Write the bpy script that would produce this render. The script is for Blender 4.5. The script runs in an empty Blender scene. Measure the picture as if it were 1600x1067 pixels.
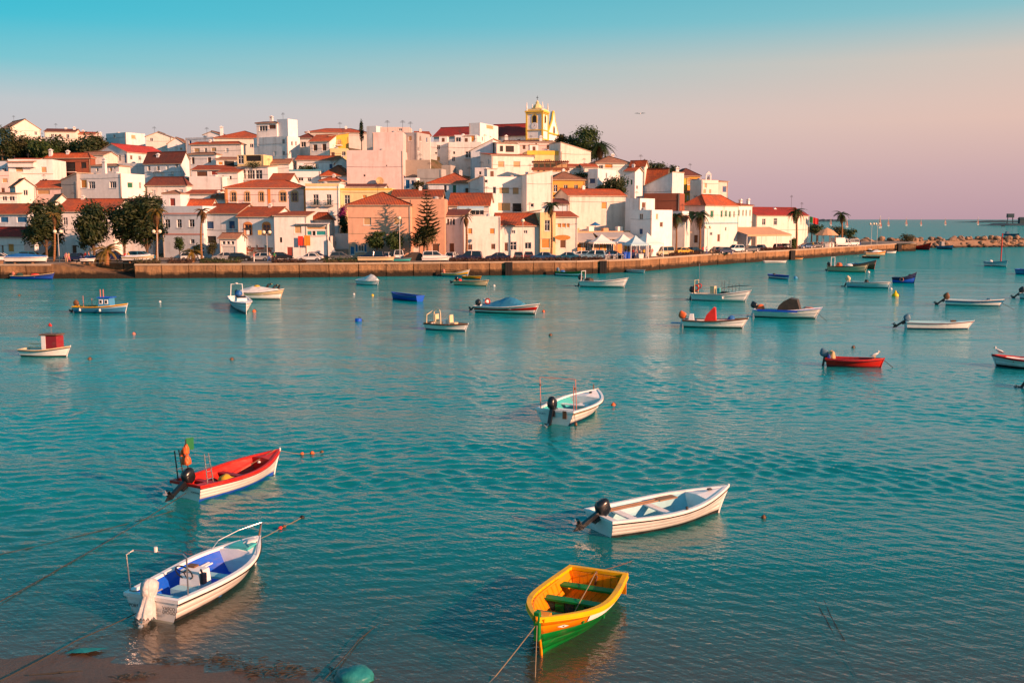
import bpy, bmesh, math, random
import numpy as np
from mathutils import Vector, Matrix, noise as mnoise
R = math.radians
random.seed(11)
scene = bpy.context.scene
COL = scene.collection
# ------------------------------------------------------------------ camera
CAM_H = 9.5
FPX = 1555.0                       # focal length in pixels of a 1600 px wide picture
TILT = math.atan(190.5 / FPX)
cam_data = bpy.data.cameras.new('camera')
cam_data.sensor_width = 36.0
cam_data.lens = 36.0 * FPX / 1600.0
cam_data.clip_start = 0.1
cam_data.clip_end = 60000.0
cam = bpy.data.objects.new('camera', cam_data)
COL.objects.link(cam)
cam.location = (0, 0, CAM_H)
cam.rotation_euler = (math.pi / 2 - TILT, 0, 0)
scene.camera = cam
# ------------------------------------------------------------------ sun
SUN_AZ = R(122.0)                  # from +Y towards +X: low on the right, a little behind the camera
SUN_EL = R(18.0)
to_sun = Vector((math.sin(SUN_AZ) * math.cos(SUN_EL), math.cos(SUN_AZ) * math.cos(SUN_EL), math.sin(SUN_EL)))
sd = bpy.data.lights.new('sun', 'SUN')
sd.energy = 5.0
sd.angle = R(0.6)
sd.color = (1.0, 0.49, 0.285)
sun = bpy.data.objects.new('sun', sd)
COL.objects.link(sun)
sun.rotation_euler = (-to_sun).to_track_quat('-Z', 'Y').to_euler()
# ------------------------------------------------------------------ sky
world = bpy.data.worlds.new('World')
scene.world = world
world.use_nodes = True
wn = world.node_tree
wn.nodes.clear()
def wnode(t, **k):
    n = wn.nodes.new(t)
    for a, b in k.items(): setattr(n, a, b)
    return n
wo = wnode('ShaderNodeOutputWorld')
bg = wnode('ShaderNodeBackground')
bg.inputs['Strength'].default_value = 0.565      # the exposure below is +0.88
tc = wnode('ShaderNodeTexCoord')
sep = wnode('ShaderNodeSeparateXYZ')
wn.links.new(tc.outputs['Generated'], sep.inputs[0])
def wmath(op, a, b=None, c=None, clamp=False):
    n = wnode('ShaderNodeMath', operation=op, use_clamp=clamp)
    for i, v in enumerate((a, b, c)):
        if v is None: continue
        if isinstance(v, (int, float)): n.inputs[i].default_value = v
        else: wn.links.new(v, n.inputs[i])
    return n.outputs[0]
elev = wmath('ABSOLUTE', sep.outputs['Z'])
side = wmath('ADD', wmath('MULTIPLY', sep.outputs['X'], math.sin(R(75))), wmath('MULTIPLY', sep.outputs['Y'], math.cos(R(75)) * 0))
warm = wmath('MULTIPLY_ADD', side, 0.95, 0.5, clamp=True)        # 0 away from the sunset, 1 towards it
def ramp(fac, stops):
    n = wnode('ShaderNodeValToRGB')
    wn.links.new(fac, n.inputs[0])
    cr = n.color_ramp
    cr.interpolation = 'LINEAR'
    while len(cr.elements) < len(stops): cr.elements.new(0.5)
    for e, (p, c) in zip(cr.elements, stops):
        e.position = p; e.color = (*c, 1)
    return n.outputs[0]
def srgb(r, g, b):
    f = lambda v: v / 12.92 if v <= 0.04045 else ((v + 0.055) / 1.055) ** 2.4
    return (f(r / 255), f(g / 255), f(b / 255))
cool = ramp(elev, [(0.0, srgb(194, 162, 172)), (0.055, srgb(199, 181, 182)), (0.105, srgb(182, 190, 195)),
                   (0.14, srgb(96, 188, 202)), (0.175, srgb(24, 182, 204)), (0.26, srgb(0, 166, 190)), (0.55, srgb(30, 138, 170)), (1.0, srgb(30, 112, 152))])
warmc = ramp(elev, [(0.0, srgb(184, 150, 160)), (0.04, srgb(198, 163, 166)), (0.09, srgb(222, 184, 170)),
                    (0.145, srgb(214, 190, 176)), (0.185, srgb(140, 186, 192)), (0.27, srgb(0, 166, 188)), (0.55, srgb(30, 138, 170)), (1.0, srgb(30, 112, 152))])
mixn = wnode('ShaderNodeMix', data_type='RGBA')
wn.links.new(warm, mixn.inputs['Factor'])
wn.links.new(cool, mixn.inputs['A']); wn.links.new(warmc, mixn.inputs['B'])
sky = wnode('ShaderNodeTexSky', sky_type='NISHITA')
sky.sun_disc = False
sky.sun_elevation = SUN_EL
sky.sun_rotation = SUN_AZ
sky.dust_density = 2.0
nis = wnode('ShaderNodeMix', data_type='RGBA', blend_type='ADD')
nis.inputs['Factor'].default_value = 0.008
wn.links.new(mixn.outputs['Result'], nis.inputs['A'])
wn.links.new(sky.outputs[0], nis.inputs['B'])
# added warm lobe in the unseen sky round the low sun, to fill the facades
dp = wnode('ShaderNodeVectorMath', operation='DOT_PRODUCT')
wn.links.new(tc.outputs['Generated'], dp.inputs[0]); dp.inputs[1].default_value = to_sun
glow_fill = wmath('MULTIPLY', wmath('POWER', wmath('MAXIMUM', dp.outputs['Value'], 0.0), 2.2), 0.16)
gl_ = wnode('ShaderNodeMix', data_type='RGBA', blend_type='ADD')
wn.links.new(glow_fill, gl_.inputs['Factor']); gl_.clamp_factor = False
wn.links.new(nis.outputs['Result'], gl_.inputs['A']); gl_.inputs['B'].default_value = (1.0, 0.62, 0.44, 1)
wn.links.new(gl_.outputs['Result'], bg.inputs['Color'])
wn.links.new(bg.outputs[0], wo.inputs[0])
# ------------------------------------------------------------------ exposure, render settings
scene.view_settings.view_transform = 'Standard'
scene.view_settings.look = 'None'
scene.view_settings.exposure = 0.88
scene.view_settings.gamma = 1.0
scene.view_settings.use_curve_mapping = False
scene.render.engine = 'CYCLES'
scene.cycles.use_denoising = True
scene.cycles.max_bounces = 5
scene.cycles.diffuse_bounces = 3
scene.cycles.glossy_bounces = 3
scene.cycles.transmission_bounces = 2
scene.cycles.transparent_max_bounces = 6
scene.cycles.caustics_reflective = False
scene.cycles.caustics_refractive = False
scene.render.use_motion_blur = False

# ------------------------------------------------------------------ picking points in the place
CT, ST = math.cos(TILT), math.sin(TILT)
def ray(px, py):
    x = (px - 800) / FPX; y = (533.5 - py) / FPX
    return Vector((x, CT + y * ST, -ST + y * CT))
def at_z(px, py, z=0.0):
    d = ray(px, py); t = (z - CAM_H) / d.z
    return Vector((d.x * t, d.y * t, z))
def at_Y(px, py, Y):
    d = ray(px, py); t = Y / d.y
    return Vector((d.x * t, Y, CAM_H + d.z * t))
def zcam(Y, z): return Y * CT - (z - CAM_H) * ST
def at_XZ(px, Y, z):                 # a point above or below the view line of column px, at depth Y and height z
    return Vector(((px - 800) / FPX * zcam(Y, z), Y, z))

# ------------------------------------------------------------------ mesh building
class MB:
    def __init__(s):
        s.v = []; s.f = []; s.m = []; s.uv = {}; s.cur = 0
    def face(s, pts, m=None, uv=None):
        i = len(s.v); s.v.extend([tuple(p) for p in pts])
        s.f.append(tuple(range(i, i + len(pts)))); s.m.append(s.cur if m is None else m)
        if uv: s.uv[len(s.f) - 1] = uv
    def mesh(s, vs, fs, m=None):
        i = len(s.v); s.v.extend([tuple(p) for p in vs])
        for f in fs:
            s.f.append(tuple(a + i for a in f)); s.m.append(s.cur if m is None else m)
    def box(s, x0, x1, y0, y1, z0, z1, m=None, M=None):
        vs = [Vector((x, y, z)) for z in (z0, z1) for y in (y0, y1) for x in (x0, x1)]
        if M: vs = [M @ v for v in vs]
        s.mesh(vs, [(0, 2, 3, 1), (4, 5, 7, 6), (0, 1, 5, 4), (2, 6, 7, 3), (0, 4, 6, 2), (1, 3, 7, 5)], m)
    def tube(s, pts, r, n=6, m=None, cap=True):
        pts = [Vector(p) for p in pts]; k = len(pts)
        rs = r if isinstance(r, (list, tuple)) else [r] * k
        vs = []
        up = None
        for i, p in enumerate(pts):
            t = (pts[min(i + 1, k - 1)] - pts[max(i - 1, 0)])
            if t.length < 1e-9: t = Vector((0, 0, 1))
            t.normalize()
            a = Vector((0, 0, 1)) if abs(t.z) < 0.9 else Vector((1, 0, 0))
            e1 = t.cross(a).normalized() if up is None else (up - t * up.dot(t)).normalized()
            up = e1
            e2 = t.cross(e1)
            for j in range(n):
                c = 2 * math.pi * j / n
                vs.append(p + (e1 * math.cos(c) + e2 * math.sin(c)) * rs[i])
        fs = []
        for i in range(k - 1):
            for j in range(n):
                fs.append((i * n + j, i * n + (j + 1) % n, (i + 1) * n + (j + 1) % n, (i + 1) * n + j))
        if cap:
            fs.append(tuple(range(n - 1, -1, -1))); fs.append(tuple((k - 1) * n + j for j in range(n)))
        s.mesh(vs, fs, m)
    def lathe(s, prof, n=10, c=(0, 0, 0), m=None):       # prof: (r, z) from the bottom up
        vs = []
        for r, z in prof:
            for j in range(n):
                a = 2 * math.pi * j / n
                vs.append((c[0] + r * math.cos(a), c[1] + r * math.sin(a), c[2] + z))
        fs = []
        for i in range(len(prof) - 1):
            for j in range(n):
                fs.append((i * n + j, i * n + (j + 1) % n, (i + 1) * n + (j + 1) % n, (i + 1) * n + j))
        fs.append(tuple(range(n - 1, -1, -1))); fs.append(tuple((len(prof) - 1) * n + j for j in range(n)))
        s.mesh(vs, fs, m)
    def prism(s, poly, ax, a0, a1, m=None):              # polygon in the plane across axis ax, extruded from a0 to a1
        def P(p, a):
            return (a, p[0], p[1]) if ax == 0 else (p[0], a, p[1]) if ax == 1 else (p[0], p[1], a)
        n = len(poly)
        vs = [P(p, a0) for p in poly] + [P(p, a1) for p in poly]
        fs = [tuple(range(n - 1, -1, -1)), tuple(range(n, 2 * n))]
        fs += [(i, (i + 1) % n, n + (i + 1) % n, n + i) for i in range(n)]
        s.mesh(vs, fs, m)
    def build(s, name, mats, parent=None, loc=None, rz=None, smooth=False, fix=True, rot=None):
        me = bpy.data.meshes.new(name)
        me.from_pydata(s.v, [], s.f)
        if not isinstance(mats, (list, tuple)): mats = [mats]
        for mm in mats: me.materials.append(M[mm] if isinstance(mm, str) else mm)
        me.polygons.foreach_set('material_index', s.m)
        if s.uv:
            l = me.uv_layers.new(name='UVMap')
            for fi, uvs in s.uv.items():
                p = me.polygons[fi]
                for k, li in enumerate(p.loop_indices): l.data[li].uv = uvs[k]
        if smooth: me.polygons.foreach_set('use_smooth', [True] * len(me.polygons))
        if fix:
            b = bmesh.new(); b.from_mesh(me)
            if smooth: bmesh.ops.remove_doubles(b, verts=b.verts, dist=1e-5)
            bmesh.ops.recalc_face_normals(b, faces=b.faces)
            b.to_mesh(me); b.free()
        return put(name, me, parent, loc, rz, rot)
def put(name, me, parent=None, loc=None, rz=None, rot=None):
    o = bpy.data.objects.new(name, me); COL.objects.link(o)
    if parent is not None: o.parent = parent
    if loc is not None: o.location = loc
    if rz is not None: o.rotation_euler = (0, 0, rz)
    if rot is not None: o.rotation_euler = rot
    return o
def tag(o, label, cat, group=None):
    o['label'] = label; o['category'] = cat
    if group: o['group'] = group
    return o
def thing(name, label, cat, loc=(0, 0, 0), rz=0.0, group=None):
    o = put(name, None, None, loc, rz)
    return tag(o, label, cat, group)
def kids(o): return [c for c in bpy.data.objects if c.parent == o]
def copy_tree(o, label=None, loc=None, rz=None, scale=None):
    def rec(a, par):
        c = a.copy(); COL.objects.link(c); c.parent = par
        for ch in CHILD.get(a.name, []): rec(ch, c)
        return c
    CHILD = {}
    for ob in COL.objects:
        if ob.parent is not None: CHILD.setdefault(ob.parent.name, []).append(ob)
    c = rec(o, None)
    if label: c['label'] = label
    if loc is not None: c.location = loc
    if rz is not None: c.rotation_euler = (0, 0, rz)
    if scale is not None: c.scale = (scale,) * 3
    return c

# ------------------------------------------------------------------ materials
M = {}
class NT:
    def __init__(s, name):
        s.mat = bpy.data.materials.new(name); s.mat.use_nodes = True
        s.t = s.mat.node_tree; s.t.nodes.clear()
        s.out = s.t.nodes.new('ShaderNodeOutputMaterial')
        M[name] = s.mat
    def n(s, typ, ins=None, **k):
        n = s.t.nodes.new(typ)
        for a, b in k.items(): setattr(n, a, b)
        for a, b in (ins or {}).items():
            i = n.inputs[a]
            if hasattr(b, 'links') or isinstance(b, bpy.types.NodeSocket): s.t.links.new(b, i)
            else:
                i.default_value = b
        return n
    def math(s, op, a, b=0.0, c=0.0, clamp=False):
        n = s.t.nodes.new('ShaderNodeMath'); n.operation = op; n.use_clamp = clamp
        for i, v in enumerate((a, b, c)):
            if isinstance(v, bpy.types.NodeSocket): s.t.links.new(v, n.inputs[i])
            else: n.inputs[i].default_value = v
        return n.outputs[0]
    def mix(s, f, a, b, blend='MIX'):
        n = s.t.nodes.new('ShaderNodeMix'); n.data_type = 'RGBA'; n.blend_type = blend
        for k, v in (('Factor', f), ('A', a), ('B', b)):
            i = [x for x in n.inputs if x.name == k and (x.type == 'RGBA' or k == 'Factor') and x.enabled][0]
            if isinstance(v, bpy.types.NodeSocket): s.t.links.new(v, i)
            else: i.default_value = (*v, 1) if isinstance(v, tuple) and len(v) == 3 else v
        return [x for x in n.outputs if x.type == 'RGBA' and x.enabled][0]
    def noise(s, vec, scale, detail=3, rough=0.55, out='Fac'):
        n = s.n('ShaderNodeTexNoise', {'Scale': scale, 'Detail': detail, 'Roughness': rough})
        if vec is not None: s.t.links.new(vec, n.inputs['Vector'])
        return n.outputs[0] if out == 'Fac' else n.outputs[1]
    def ramp(s, fac, stops, interp='LINEAR'):
        n = s.t.nodes.new('ShaderNodeValToRGB'); s.t.links.new(fac, n.inputs[0])
        cr = n.color_ramp; cr.interpolation = interp
        while len(cr.elements) < len(stops): cr.elements.new(0.5)
        for e, (p, c) in zip(cr.elements, stops):
            e.position = p; e.color = (c, c, c, 1) if isinstance(c, (int, float)) else (*c, 1)
        return n.outputs[0]
    def pos(s): return s.n('ShaderNodeNewGeometry').outputs['Position']
    def obj(s): return s.n('ShaderNodeTexCoord').outputs['Object']
    def mapping(s, vec, scale=(1, 1, 1), rot=(0, 0, 0)):
        n = s.n('ShaderNodeMapping', {'Scale': scale, 'Rotation': rot}); s.t.links.new(vec, n.inputs['Vector'])
        return n.outputs[0]
    def bsdf(s, color, rough=0.6, bump=None, bdist=0.02, bstr=1.0, metal=0.0, spec=0.5, **k):
        ins = {'Base Color': color if isinstance(color, bpy.types.NodeSocket) else (*color, 1), 'Roughness': rough, 'Metallic': metal, 'Specular IOR Level': spec}
        b = s.n('ShaderNodeBsdfPrincipled', ins)
        if bump is not None:
            bn = s.n('ShaderNodeBump', {'Height': bump, 'Distance': bdist, 'Strength': bstr})
            s.t.links.new(bn.outputs[0], b.inputs['Normal'])
        s.t.links.new(b.outputs[0], s.out.inputs[0])
        return b
def plaster(name, c, dirt=(0.30, 0.22, 0.16), amt=0.62):
    t = NT(name); p = t.pos()
    big = t.noise(p, 0.22, 4); med = t.noise(p, 1.1, 5, 0.65)
    streak = t.noise(t.mapping(p, (1.3, 1.3, 0.12)), 1.0, 5, 0.7)
    f = t.math('MULTIPLY', t.ramp(streak, [(0.47, 0.0), (0.74, 1.0)]), t.ramp(big, [(0.35, 0.15), (0.7, 1.0)]))
    col = t.mix(t.math('MULTIPLY', f, amt), c, dirt)
    col = t.mix(0.5, col, t.ramp(med, [(0.3, 0.72), (0.7, 1.0)]), 'MULTIPLY')
    oi = t.n('ShaderNodeObjectInfo').outputs['Random']; col = t.mix(1.0, col, t.ramp(oi, [(0.0, (0.86, 0.84, 0.84)), (0.35, (1.0, 0.97, 0.94)), (0.7, (0.95, 0.97, 1.0)), (1.0, (1.0, 1.0, 1.0))]), 'MULTIPLY')
    t.bsdf(col, 0.85, t.noise(p, 6, 4), 0.03, 0.5, spec=0.15)
def plain(name, c, rough=0.5, var=0.15, scale=4.0, metal=0.0, spec=0.4, bump=0.0, obj=True):
    t = NT(name); p = t.obj() if obj else t.pos()
    n = t.noise(p, scale, 4, 0.6)
    col = t.mix(1.0, c, t.ramp(n, [(0.25, 1.0 - var), (0.75, 1.0)]), 'MULTIPLY')
    t.bsdf(col, rough, n if bump else None, bump, 1.0, metal, spec)
def tiles(name, c1, c2, c3):
    t = NT(name)
    uv = t.n('ShaderNodeUVMap').outputs[0]
    sx = t.n('ShaderNodeSeparateXYZ', {0: uv})
    u = t.math('DIVIDE', sx.outputs[0], 0.30); v = t.math('DIVIDE', sx.outputs[1], 0.42)
    wave = t.math('ABSOLUTE', t.math('SINE', t.math('MULTIPLY', u, math.pi)))
    step = t.math('SUBTRACT', 1.0, t.math('FRACT', v))
    cell = t.n('ShaderNodeCombineXYZ', {0: t.math('FLOOR', u), 1: t.math('FLOOR', v), 2: 0.0}).outputs[0]
    wnz = t.n('ShaderNodeTexWhiteNoise', noise_dimensions='3D'); t.t.links.new(cell, wnz.inputs['Vector'])
    p = t.pos()
    col = t.mix(wnz.outputs['Value'], c1, c2)
    col = t.mix(t.ramp(t.noise(p, 0.35, 5, 0.7), [(0.42, 0.0), (0.68, 0.85)]), col, c3)
    col = t.mix(1.0, col, t.ramp(wave, [(0.0, 0.45), (0.5, 1.0)]), 'MULTIPLY')
    oi = t.n('ShaderNodeObjectInfo').outputs['Random']; col = t.mix(1.0, col, t.ramp(oi, [(0.0, 0.62), (1.0, 1.05)]), 'MULTIPLY')
    h = t.math('MULTIPLY_ADD', wave, 0.7, t.math('MULTIPLY', step, 0.35))
    t.bsdf(col, 0.8, h, 0.07, 0.9, spec=0.2)
plaster('white', (0.84, 0.82, 0.80))
plaster('white_clean', (0.84, 0.83, 0.82), amt=0.2)
plaster('white_cool', (0.70, 0.76, 0.80))  # white walls in shade: the bluish shade is put into the colour
plaster('cream', (0.84, 0.78, 0.71))
plaster('pink', (0.78, 0.60, 0.56))
plaster('peach', (0.72, 0.42, 0.28))
plaster('yellow', (0.80, 0.52, 0.08))
plaster('paleyellow', (0.80, 0.66, 0.34))
plaster('ochre', (0.72, 0.36, 0.07))
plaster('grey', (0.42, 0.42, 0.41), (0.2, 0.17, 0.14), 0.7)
plaster('concrete', (0.34, 0.31, 0.27), (0.16, 0.12, 0.09), 0.7)
plaster('brick', (0.30, 0.10, 0.06), (0.12, 0.05, 0.04), 0.6)
plaster('orange_trim', (0.72, 0.26, 0.08), amt=0.2)
plaster('pink_trim', (0.70, 0.38, 0.34), amt=0.2)
plaster('blue_trim', (0.10, 0.34, 0.42), amt=0.2)
tiles('tile', (0.64, 0.135, 0.04), (0.44, 0.085, 0.035), (0.27, 0.10, 0.06))
tiles('tile_dark', (0.25, 0.075, 0.05), (0.17, 0.05, 0.04), (0.13, 0.07, 0.06))
tiles('tile_pale', (0.45, 0.22, 0.13), (0.34, 0.15, 0.09), (0.25, 0.15, 0.10))
tiles('tile_maroon', (0.56, 0.06, 0.045), (0.42, 0.05, 0.04), (0.3, 0.06, 0.05))
plain('frame', (0.75, 0.74, 0.72), 0.5, 0.1)
t = NT('glass'); t.bsdf((0.012, 0.018, 0.024), 0.06, t.noise(t.pos(), 0.6, 2), 0.03, 0.5, spec=0.7)
for nm, c in {'shutter_blue': (0.03, 0.09, 0.22), 'shutter_green': (0.02, 0.16, 0.09), 'shutter_tan': (0.55, 0.36, 0.18), 'shutter_red': (0.28, 0.05, 0.035),
              'shutter_teal': (0.02, 0.30, 0.32), 'door_brown': (0.14, 0.06, 0.03), 'shutter_white': (0.7, 0.69, 0.66), 'shutter_orange': (0.65, 0.28, 0.06),
              'blue_paint': (0.02, 0.16, 0.36), 'unlit_void': (0.02, 0.016, 0.014)}.items():  # last one: dark sheet painted for the unlit inside of openings
    plain(nm, c, 0.6, 0.25, 3.0)
# ------------------------------------------------------------------ sea bed and beach
SHORE = [(-60, 24.5), (-20, 22.2), (-11.5, 20.7), (-6.5, 20.1), (-3.2, 19.2), (2, 18.5), (10, 18.8), (22, 20.5), (60, 24)]
def shore_y(x):
    return float(np.interp(x, [a for a, b in SHORE], [b for a, b in SHORE]))
def bed_z(x, y):
    d = y - shore_y(x) - 0.9 * mnoise.noise(Vector((x * 0.22, y * 0.22, 0)))
    s = 0.026 if d > 0 else 0.05
    return max(-6.0, -s * d - 0.006 * max(d - 2.0, 0) ** 2 + 0.02 * mnoise.noise(Vector((x * 1.3, y * 1.3, 4))))
def axis(*segs):
    out = []
    for a, b, st in segs: out += list(np.arange(a, b, st))
    return out
def grid_mesh(name, xs, ys, zf):
    nx, ny = len(xs), len(ys)
    vs = [(x, y, zf(x, y)) for y in ys for x in xs]
    fs = [(j * nx + i, j * nx + i + 1, (j + 1) * nx + i + 1, (j + 1) * nx + i) for j in range(ny - 1) for i in range(nx - 1)]
    me = bpy.data.meshes.new(name); me.from_pydata(vs, [], fs)
    me.polygons.foreach_set('use_smooth', [True] * len(fs))
    return me
t = NT('sand'); p = t.pos()
sc_ = t.mix(t.noise(p, 0.9, 6, 0.7), (0.055, 0.028, 0.014), (0.15, 0.075, 0.037))
sc_ = t.mix(t.ramp(t.noise(p, 0.45, 5, 0.6), [(0.55, 0.0), (0.66, 0.8)]), sc_, (0.02, 0.022, 0.014))
sc_ = t.mix(t.ramp(t.noise(p, 14, 3, 0.6), [(0.66, 0.0), (0.72, 0.7)]), sc_, (0.03, 0.02, 0.015))
t.bsdf(sc_, 0.42, t.noise(p, 9, 6, 0.7), 0.03, 0.8, spec=0.5)
xs = axis((-60, -20, 4), (-20, 24, 0.5), (24, 64, 4)); ys = axis((8, 32, 0.5), (32, 80, 4), (80, 161, 20))
me = grid_mesh('beach', xs, ys, bed_z); me.materials.append(M['sand'])
beach = put('beach', me); beach['kind'] = 'structure'; beach['label'] = 'wet brown sand of the near shore and the sea bed'

# ------------------------------------------------------------------ water
t = NT('water'); p = t.pos()
pr = t.mapping(p, (1, 1, 1), (0, 0, R(40)))
ripple = t.noise(t.mapping(pr, (1.6, 5.5, 1)), 1.0, 2, 0.5)                  # wind ripples finer than the modelled waves
pr1 = t.mapping(p, (1, 1, 1), (0, 0, R(-8)))
ripple2 = t.noise(t.mapping(pr1, (1.2, 4.0, 1)), 1.0, 3, 0.6)
far = t.n('ShaderNodeAttribute', attribute_name='flat').outputs['Fac']       # 1 where the sheet itself is flat
mid = t.noise(t.mapping(pr1, (0.12, 0.5, 1)), 1.0, 4, 0.6)
h = t.math('MULTIPLY', ripple, 0.028)
h = t.math('MULTIPLY_ADD', ripple2, 0.03, h)
h = t.math('MULTIPLY_ADD', t.math('MULTIPLY', mid, far), 0.35, h)
bump = t.n('ShaderNodeBump', {'Height': h, 'Distance': 1.0, 'Strength': 1.0}).outputs[0]
depth = t.n('ShaderNodeAttribute', attribute_name='depth').outputs['Fac']
deepf = t.math('SUBTRACT', 1.0, t.math('EXPONENT', t.math('MULTIPLY', depth, -3.4)), clamp=True)
py_ = t.n('ShaderNodeSeparateXYZ', {0: p}).outputs[1]
offshore = t.ramp(t.math('MULTIPLY_ADD', t.noise(t.mapping(p, (0.02, 0.06, 1)), 1.0, 4, 0.6), 0.45, t.math('MULTIPLY', py_, 0.011)), [(0.38, 0.0), (1.0, 1.0)])   # body colour darker green near, brighter turquoise farther out
body = t.n('ShaderNodeBsdfDiffuse', {'Color': t.mix(offshore, (0.004, 0.118, 0.112), (0.0, 0.25, 0.265))})
clear = t.n('ShaderNodeBsdfTransparent', {'Color': (0.85, 0.80, 0.70, 1)})
m1 = t.n('ShaderNodeMixShader', {0: deepf, 1: clear.outputs[0], 2: body.outputs[0]})
gl = t.n('ShaderNodeBsdfGlossy', {'Color': (1, 1, 1, 1), 'Roughness': 0.05, 'Normal': bump})
fr = t.n('ShaderNodeFresnel', {'IOR': 1.5, 'Normal': bump})
fac = t.math('MULTIPLY', fr.outputs[0], t.math('MULTIPLY_ADD', far, -0.66, 1.0))     # the far sheet has no modelled waves to hide its mirror slopes
backf = t.n('ShaderNodeNewGeometry').outputs['Backfacing']                   # from below, light that came in from the air goes out again
fac = t.math('MULTIPLY', fac, t.math('SUBTRACT', 1.0, t.math('MULTIPLY', backf, 0.9)))
fac = t.math('MINIMUM', fac, t.math('SUBTRACT', 1.0, t.math('MULTIPLY', backf, 0.75)))
m2 = t.n('ShaderNodeMixShader', {0: fac, 1: m1.outputs[0], 2: gl.outputs[0]})
t.t.links.new(m2.outputs[0], t.out.inputs[0])
# the near and middle water is a real wavy sheet; its cells grow with the distance from the near shore
ang = np.tan(np.radians(np.linspace(-40, 40, 700)))
rows = [14.0]
while rows[-1] < 400: rows.append(rows[-1] + max(0.10, 0.0022 * rows[-1]))
rows = np.array(rows); ny, nx = len(rows), len(ang)
YY = np.repeat(rows[:, None], nx, 1); XX = rows[:, None] * ang[None, :]
rs = np.random.RandomState(3)
WX = XX + .55 * np.sin(.42 * YY + .2 * XX) + .12 * np.sin(.9 * YY - .7 * XX + 1.0) + .9 * np.sin(.11 * YY + .07 * XX + 2.0)
WY = YY + .45 * np.sin(.5 * XX + .15 * YY + .6) + .10 * np.sin(1.1 * XX + .6 * YY) + .8 * np.sin(.13 * XX - .08 * YY)
def bands(n, lo, hi, d0, spread, amp):
    z = np.zeros_like(XX)
    cell = np.maximum(YY * 0.0022, YY * (ang[1] - ang[0]) * 1.2)
    for k in range(n):
        lam = lo * (hi / lo) ** (k / (n - 1)) * rs.uniform(.9, 1.1); th = math.radians(d0 + rs.normal(0, spread)); ph = rs.uniform(0, 6.28)
        fade = np.clip((lam / cell - 2.5) / 2.5, 0, 1)
        z += fade * amp * lam / (2 * math.pi) * np.sin(2 * math.pi / lam * (WX * math.cos(th) + WY * math.sin(th)) + ph)
    return z
patch = sum(np.sin(XX * a_ + YY * b_ + c_) for a_, b_, c_ in ((.05, .21, 1.0), (-.07, .33, 2.2), (.03, .13, .5), (.11, .42, 4.0), (-.02, .09, 3.0)))
patch = 0.66 + 0.38 * np.tanh(patch * 0.8)
ZZ = (bands(48, .26, 1.0, 58, 44, .050) + bands(10, 1.2, 3.2, 74, 40, .011)) * patch + bands(6, 5, 16, 86, 10, .007)
DD = np.full_like(XX, 3.0); nr = int(np.searchsorted(rows, 42))
for j in range(nr):
    for i in range(0, nx):
        if abs(XX[j, i]) < 60: DD[j, i] = max(0.0, -bed_z(float(XX[j, i]), float(rows[j])))
ZZ *= np.clip(DD / 0.35, .10, 1)
def sheet(name, co, quads, depth, flat):
    me = bpy.data.meshes.new(name); n = len(co); q = len(quads)
    me.vertices.add(n); me.vertices.foreach_set('co', np.asarray(co, dtype=np.float32).ravel())
    me.loops.add(q * 4); me.loops.foreach_set('vertex_index', np.asarray(quads, dtype=np.int32).ravel())
    me.polygons.add(q); me.polygons.foreach_set('loop_start', np.arange(0, q * 4, 4, dtype=np.int32)); me.polygons.foreach_set('loop_total', np.full(q, 4, dtype=np.int32))
    me.update(calc_edges=True)
    me.polygons.foreach_set('use_smooth', np.ones(q, dtype=bool))
    at = me.attributes.new('depth', 'FLOAT', 'POINT'); at.data.foreach_set('value', np.asarray(depth, dtype=np.float32).ravel())
    at = me.attributes.new('flat', 'FLOAT', 'POINT'); at.data.foreach_set('value', np.asarray(flat, dtype=np.float32).ravel())
    me.materials.append(M['water']); return me
idx = np.arange(ny * nx).reshape(ny, nx)
quads = np.stack([idx[:-1, :-1], idx[:-1, 1:], idx[1:, 1:], idx[1:, :-1]], -1).reshape(-1, 4)
co = np.stack([XX, YY, ZZ], -1).reshape(-1, 3)
# flat sheet out to the horizon and to both sides, joined to the same object
t0_, t1_ = float(ang[0]), float(ang[-1]); ya, yb_ = float(rows[0]), float(rows[-1]); n0 = len(co); BIG = 45000.0
outer = [(ya * t0_, ya, 0), (yb_ * t0_, yb_, 0), (-BIG, yb_, 0), (-BIG, 2, 0), (ya * t1_, ya, 0), (BIG, 2, 0), (BIG, yb_, 0), (yb_ * t1_, yb_, 0), (-BIG, 55000, 0), (BIG, 55000, 0), (ya * t0_, 2, 0), (ya * t1_, 2, 0)]
oq = [(0, 1, 2, 3), (4, 5, 6, 7), (2, 1, 8, 8), (1, 7, 9, 8), (7, 6, 9, 9), (10, 11, 4, 0), (3, 10, 0, 0), (11, 5, 4, 4)]
oq = [q_ for q_ in oq if len(set(q_)) == 4]
me = sheet('water', np.vstack([co, np.array(outer)]), np.vstack([quads, np.array(oq) + n0]), np.concatenate([DD.ravel(), np.full(len(outer), 3.0)]), np.concatenate([np.clip((YY.ravel() - 45) / 150, 0, 1), np.ones(len(outer))]))
w = put('water', me); w['kind'] = 'structure'; w['label'] = 'rippled teal harbour water out to the sea horizon'

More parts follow.
